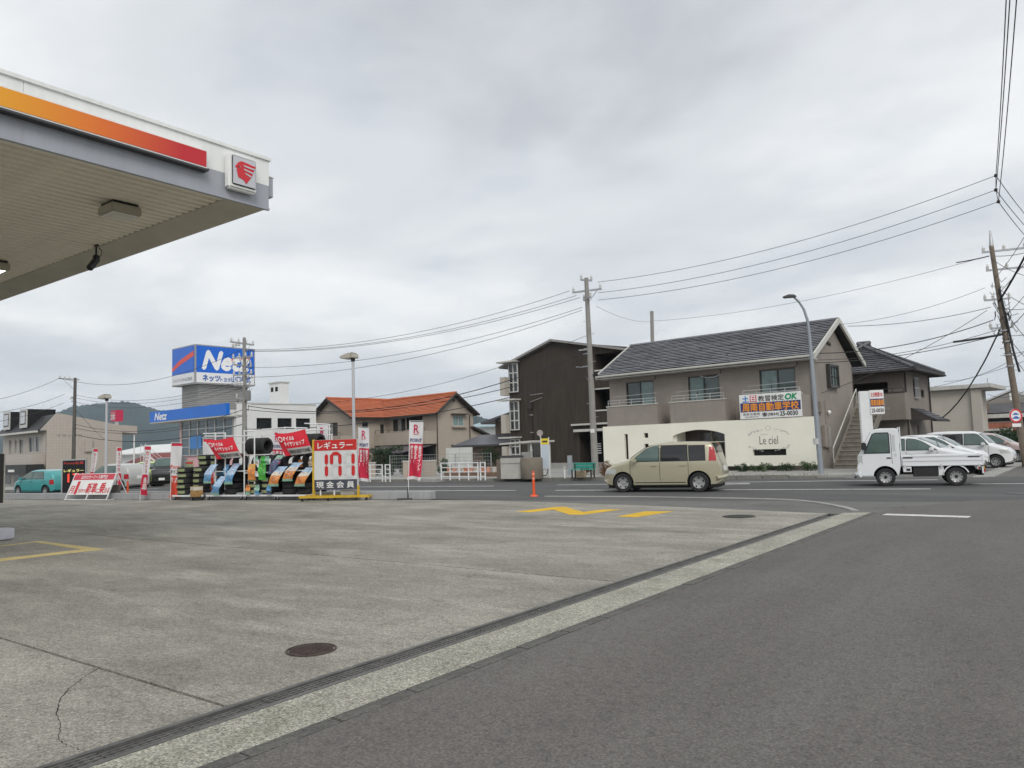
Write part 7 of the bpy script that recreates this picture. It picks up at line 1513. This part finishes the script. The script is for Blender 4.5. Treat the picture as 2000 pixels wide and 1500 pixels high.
# ------------------------------------------------------------------ flags on poles
FLB = mat('dark flag foot', (.06, .06, .06), .6)
def flag(label, px, py_base, py0, py1, px0, px1, shift, content, name='banner_flag', depth=None, foot=True, group='tall banner flags'):
    """pole foot at px, py_base; cloth between rows py0 and py1 and columns px0 and px1 of the photograph, leaning by shift at its foot"""
    p = gr(px, py_base) if depth is None else at(px, 900, depth); p.z = 0 if depth is None else p.z * 0; d = depth_of(p); t = thing(name, label, 'flag', p, YAW + R_(-4), group); k = d / FPX
    def loc(x, y): q = at(x, y, d) - p; c, s = math.cos(-(YAW + R_(-4))), math.sin(-(YAW + R_(-4))); return Vector((q.x * c - q.y * s, q.x * s + q.y * c, q.z))
    a, b_, c, e = loc(px0, py1), loc(px1, py1), loc(px1, py0), loc(px0, py0); sh = shift * k
    B().path([(0, 0, 0), (e.x * .5, 0, e.z * .5), (e.x - .01, 0, e.z + .04)], .013, 6).obj('pole', WHITEM, t); B().tube((e.x - .01, 0, e.z + .03), (c.x, 0, c.z + .03), .008, n=5).obj('cross_bar', WHITEM, t)
    def mp(u, w_, dd):
        q = a.lerp(b_, u).lerp(e.lerp(c, u), w_); return Vector((q.x + sh * (1 - w_) ** 1.3, q.y + .085 * math.sin(6 * u + 7 * w_ + px) * (1.05 - w_) + dd, q.z + .02 * math.sin(5 * u) * (1 - w_)))
    def piece(w0, w1, m, nm='cloth', u0=0, u1=1, dd=0):
        V = [mp(u0 + (u1 - u0) * i / 6, w0 + (w1 - w0) * j / 12, dd) for j in range(13) for i in range(7)]; return B().add(V, [(j * 7 + i, j * 7 + i + 1, (j + 1) * 7 + i + 1, (j + 1) * 7 + i) for j in range(12) for i in range(6)]).obj(nm, m, t, smooth=True)
    content(t, mp, piece)
    if foot: B().box(-.35, .35, -.05, .05, 0, .05).obj('foot', FLB, t, bevel=.01); B().tube((0, 0, .03), (0, 0, .4), .022).obj('socket', FLB, t)
FW, FRD = mat('flag white cloth', (.66, .65, .66), .75, 0, .05, 4), mat('flag red cloth', (.55, .02, .06), .75, 0, .06, 4); I_MAG = INK('crimson', (.5, .01, .08))
def rpoint(t, mp, piece):
    piece(.62, 1, FW); piece(.055, .6195, FRD); piece(0, .0545, FW)
    text(t, 'R', mp, .30, .68, .80, .95, I_MAG, d=-.012, bold=.015); B().quad(mp(.28, .775, -.012), mp(.62, .782, -.012), mp(.66, .79, -.012), mp(.28, .785, -.012)).obj('underline', I_MAG, t); text(t, 'POINT', mp, .08, .92, .65, .71, I_NAVY, d=-.012, bold=.03)
    text(t, '楽天ポイント', mp, .70, .92, .16, .59, I_W, d=-.012, bold=.02, vertical=True); text(t, '使える!', mp, .40, .62, .28, .59, I_W, d=-.012, bold=.02, vertical=True); text(t, '貯まる!', mp, .10, .32, .28, .59, I_W, d=-.012, bold=.02, vertical=True)
flag('white and red point flag standing alone right of the price board', 797, 976, 824, 937, 801, 827, -5, rpoint)
flag('white and red point flag close behind the price board', 700, 966, 836, 940, 701, 721, -1, rpoint, foot=False)
flag('point flag half hidden behind the right red banner', 628, 968, 830, 940, 619, 641, 0, rpoint, foot=False); flag('point flag between the two red banners', 533, 968, 840, 940, 531, 552, 0, rpoint, foot=False)
def ponta(t, mp, piece):
    piece(.95, 1, FRD); piece(.40, .9495, FW); piece(0, .3995, mat('flag orange red', (.62, .06, .03), .75)); text(t, 'Ponta', mp, .05, .95, .53, .60, INK('coral', (.65, .1, .08)), d=-.012, bold=.02); text(t, 'ポイント', mp, .06, .94, .44, .51, I_K, d=-.012, bold=.02); text(t, 'りた', mp, .15, .85, .27, .37, I_W, d=-.012, bold=.02)
flag('white and orange red point flag at the left end of the tyre display', 333, 977, 866, 972, 335, 356, -5, ponta, foot=False); flag('flag with a red figure panel behind the left red banner', 398, 970, 858, 960, 397, 418, 0, ponta, foot=False)
def lease(t, mp, piece):
    piece(.93, 1, FRD); piece(.42, .9295, FW); piece(0, .4195, FRD); text(t, 'カーリース', mp, .25, .75, .46, .9, I_R, d=-.012, bold=.02, vertical=True); text(t, '新車', mp, .25, .75, .1, .36, I_W, d=-.012, bold=.02, vertical=True)
flag('narrow red and white flag between the lamp post and tyre display', 273, 978, 872, 967, 283, 295, -9, lease, foot=False); flag('narrow red and white flag right of the left lamp post', 226, 970, 875, 960, 229, 237, -3, lease, depth=32, foot=False); flag('narrow red and white flag left of the left lamp post', 172, 966, 877, 955, 183, 191, -12, lease, depth=33, foot=False)

# ------------------------------------------------------------------ A-frame board and LED price cabinet
a_, b2 = gr(126, 977.5), gr(208, 977.5); ang = math.atan2(b2.y - a_.y, b2.x - a_.x); Wd = (b2 - a_).length
t = thing('a_frame_board', 'white A-frame board with red heading advertising new cars', 'sign', a_, ang); HA = 1.02; lean = .45
mF = lambda u, w_, d: Vector((u, lean * w_ / HA + d * .9, w_ + d * .35))
B().mbox(mF, 0, Wd, .22, HA, -.01, .01).obj('panel', WHITE, t); B().mbox(mF, .01, Wd - .01, HA * .77, HA - .01, -.016, -.0105).obj('red_heading', INK('heading red', (.55, .04, .07)), t)
text(t, '出光のカーリース専門店', mF, Wd * .2, Wd * .82, HA * .81, HA * .95, I_W, d=-.022, bold=.015); text(t, '月', mF, .05, .3, HA * .28, HA * .55, I_R, d=-.02, bold=.015); text(t, '1', mF, .38, .52, HA * .25, HA * .72, I_R, d=-.02, bold=.006); text(t, '万円で', mF, .58, 1.0, HA * .3, HA * .42, I_R, d=-.02, bold=.02); text(t, '新車', mF, 1.02, 1.58, HA * .27, HA * .66, I_R, d=-.02, bold=.025); text(t, 'に', mF, 1.6, 1.75, HA * .28, HA * .45, I_R, d=-.02, bold=.02); text(t, '乗', mF, 1.76, 2.06, HA * .27, HA * .66, I_R, d=-.02, bold=.025); text(t, 'れる', mF, 2.08, Wd - .06, HA * .28, HA * .48, I_R, d=-.02, bold=.02)
for u in (0, Wd * .5, Wd - .04): B().mbox(mF, u, u + .04, 0, .22 if 0 < u < Wd - .1 else HA + .03, -.03, .02).obj('front_leg', WHITEM, t)
for u in (.02, Wd - .02): B().tube((u, lean + .02, HA), (u, lean * 2 + .1, 0), .02).obj('back_leg', WHITEM, t); B().tube((u, .0, .02), (u, lean * 2 + .1, .02), .015).obj('side_bar', WHITEM, t)
B().tube((0, -.02, .03), (Wd, -.02, .03), .02).obj('foot_bar', WHITEM, t); b = B().ext([(.1, lean + .12, .1), (Wd - .1, lean + .12, .1), (Wd - .1, lean * 1.6, .55), (.1, lean * 1.6, .55)], (0, .05, 0)).obj('sandbag', mat('dark sandbags', (.1, .09, .08), .9, 0, .3, 6, bump=.5, bscale=12), t)
p = at(120, 900, 33); p.z = 0; t = thing('led_price_cabinet', 'dark LED price cabinet in a pale frame behind the A-frame board', 'price sign', p, YAW + R_(20)); k = 33 / FPX; z1, z0 = at(140, 897, 33).z, at(140, 972, 33).z; Wc = 43 * k
B().box(0, Wc, 0, .25, max(0, z0), z1).obj('cabinet', mat('cabinet pale grey', (.42, .43, .44), .45, .2), t, bevel=.01); B().box(.05, Wc - .04, -.006, -.0005, .08, z1 - .05).obj('screen', mat('LED screen black', (.008, .008, .01), .35), t); mL = mp_front(-.006)
hh = z1 - .13; LED = lambda n_, c, e: mat('LED ' + n_, c, .5, 0, 0, emit=e)
text(t, 'Ponta会員', mL, .1, Wc - .1, z1 - .22, z1 - .1, LED('dim red', (.35, .03, .03), .25), d=-.004); text(t, 'レギュラー', mL, .1, Wc - .1, z1 - .55, z1 - .42, LED('lime', (.75, .7, .25), .6), d=-.004, bold=.01); text(t, '171', mL, .25, Wc - .1, z1 - .98, z1 - .62, LED('red', (.9, .06, .03), .8), d=-.004, bold=.01)
for (px, lb) in ((233, 'left of two short orange posts behind the A-frame board'), (250, 'right of two short orange posts behind the A-frame board')):
    p = at(px, 900, 33.5); p.z = -.02; o = thing('delineator_post', lb, 'delineator', p, 0, 'orange posts'); B().lathe([(0, 0), (.12, 0), (.11, .03), (.05, .05), (0, .05)], 14).obj('base', ORG, o); B().tube((0, 0, .04), (0, 0, .62), .04, n=10).obj('post', ORG, o)

# ================================================================== planting
def leafmat(name, col, var=.4): return mat('leaf ' + name, col, .6, 0, var, 9, spec=.3)
def foliage(name, label, cat, p, size, n, m, leaf=.06, stems=6, seed=1, group=None, upright=0.0, shape='ball'):
    """leaves scattered through clumps inside the plant's volume, on a few stems"""
    r = random.Random(seed); t = thing(name, label, cat, p, 0, group); sx_, sy_, sz_ = size; b = B(); cl = []
    for k in range(max(5, n // 70)):
        if shape == 'box': cl.append((r.uniform(-.92, .92) * sx_, r.uniform(-.9, .9) * sy_, r.uniform(.06, .94) * sz_))
        else:
            u = Vector((r.gauss(0, 1), r.gauss(0, 1), r.gauss(0, 1))).normalized() * r.random() ** .4; cl.append((u.x * sx_ * .82, u.y * sy_ * .82, (u.z * .45 + .52) * sz_))
    cr = min(size) * (.35 if shape != 'box' else .3)
    for k in range(n):
        c = cl[r.randrange(len(cl))]; u = Vector((r.gauss(0, 1), r.gauss(0, 1), r.gauss(0, 1))).normalized() * cr * r.random() ** .5; q = Vector(c) + u
        if q.z < .01: q.z = .01 + r.random() * .05
        d = (u.normalized() + Vector((r.uniform(-.8, .8), r.uniform(-.8, .8), r.uniform(-.3, .9) + upright))).normalized(); s = d.cross(Vector((r.uniform(-1, 1), r.uniform(-1, 1), r.uniform(-1, 1)))).normalized(); L_ = leaf * r.uniform(.6, 1.4)
        b.add([q - s * L_ * .28, q + d * L_ * .5 - s * L_ * .05, q + d * L_, q + s * L_ * .28], [(0, 1, 2, 3)])
    b.obj('foliage', m, t); b = B()
    for k in range(stems):
        c = cl[r.randrange(len(cl))]; b.path([(c[0] * .25, c[1] * .25, 0), (c[0] * .6, c[1] * .6, c[2] * .6), c], [.014, .01, .005], 5)
    b.obj('stems', mat('bark', (.07, .05, .04), .9), t); return t
DG_, MG_, BR_ = leafmat('dark green', (.028, .055, .02)), leafmat('mid green', (.05, .095, .03)), leafmat('russet', (.16, .075, .035))
def g0(px, d, z=.1): q = at(px, 900, d); q.z = z; return q
foliage('hedge', 'tall dark clipped hedge in front of the orange roofed house', 'hedge', g0(755, 46), (1.15, .55, 1.75), 5200, DG_, .09, 8, 3, shape='box')
foliage('shrub', 'spiky green plants beside the stained white panel', 'shrub', g0(868, 44), (.7, .35, .95), 700, MG_, .16, 8, 4, upright=1.2)
for k, (px, d, sz, m, lb) in enumerate(((1488, 35.2, (.55, .35, .42), MG_, 'rounded green bush under the left part of the shop name'), (1535, 34.8, (.5, .35, .36), DG_, 'low dark green bush under the long slot of the screen wall'), (1578, 34.5, (.45, .35, .45), MG_, 'green bush at the right foot of the screen wall'), (1446, 35.8, (.4, .3, .35), DG_, 'small dark bush near the arched entrance'))): foliage('shrub', lb, 'shrub', g0(px, d - .5, .1), sz, 1100, m, .055, 5, 10 + k)
foliage('shrub', 'russet brown shrub at the foot of the concrete utility pole', 'shrub', g0(1184, 34.9), (.55, .4, .62), 1500, BR_, .06, 8, 21); foliage('shrub', 'dry russet shrub left of the concrete utility pole', 'shrub', g0(1140, 37.5), (.6, .35, .3), 800, BR_, .06, 6, 22)
foliage('shrub', 'dark green bush by the carport behind the leaning pole', 'shrub', g0(1985, 52, 0), (2.4, 1.2, 2.0), 3600, DG_, .14, 10, 23); foliage('shrub', 'green creeper bush above the red brown wall', 'shrub', g0(1962, 66, 0), (1.2, .8, 2.0), 1800, MG_, .14, 8, 24)
foliage('hedge', 'low dark hedge along the lot left of the orange roofed house', 'hedge', g0(640, 52), (3.2, .5, 1.1), 5200, DG_, .1, 8, 25, shape='box')
foliage('shrub', 'dark evergreen bush at the foot of the timber house', 'shrub', g0(958, 60), (1.0, .8, 1.6), 1800, DG_, .12, 8, 26)
# weeds in the kerb joint
b = B(); r = random.Random(5)
for k in range(260):
    e = r.uniform(-11.5, -2.5); q = rd(e, 31.9 + r.uniform(-.12, .12), .13); h_ = r.uniform(.03, .12); a = r.uniform(0, 6.3); b.add([q, q + Vector((.015 * math.cos(a), .015 * math.sin(a), 0)), q + Vector((.05 * math.cos(a), .05 * math.sin(a), h_))], [(0, 1, 2)])
o = b.obj('weeds', leafmat('dry weed', (.15, .13, .06))); tag(o, 'dry weeds growing along the far kerb', 'weeds', kind='stuff')

# ================================================================== the air between here and the hills
hz_ = B().box(-4300, 1900, -1600, 4300, -2.4, 215).obj('haze', None); hz_['kind'] = 'stuff'
hm_ = bpy.data.materials.new('haze'); hm_.use_nodes = True; t_ = hm_.node_tree; t_.nodes.remove(t_.nodes['Principled BSDF']); pv = t_.nodes.new('ShaderNodeVolumePrincipled')
pv.inputs['Color'].default_value = (.66, .78, .92, 1); pv.inputs['Density'].default_value = .00019; pv.inputs['Anisotropy'].default_value = .2
t_.links.new(pv.outputs[0], t_.nodes['Material Output'].inputs['Volume']); hz_.data.materials.append(hm_); hz_['label'] = 'pale haze in the air'
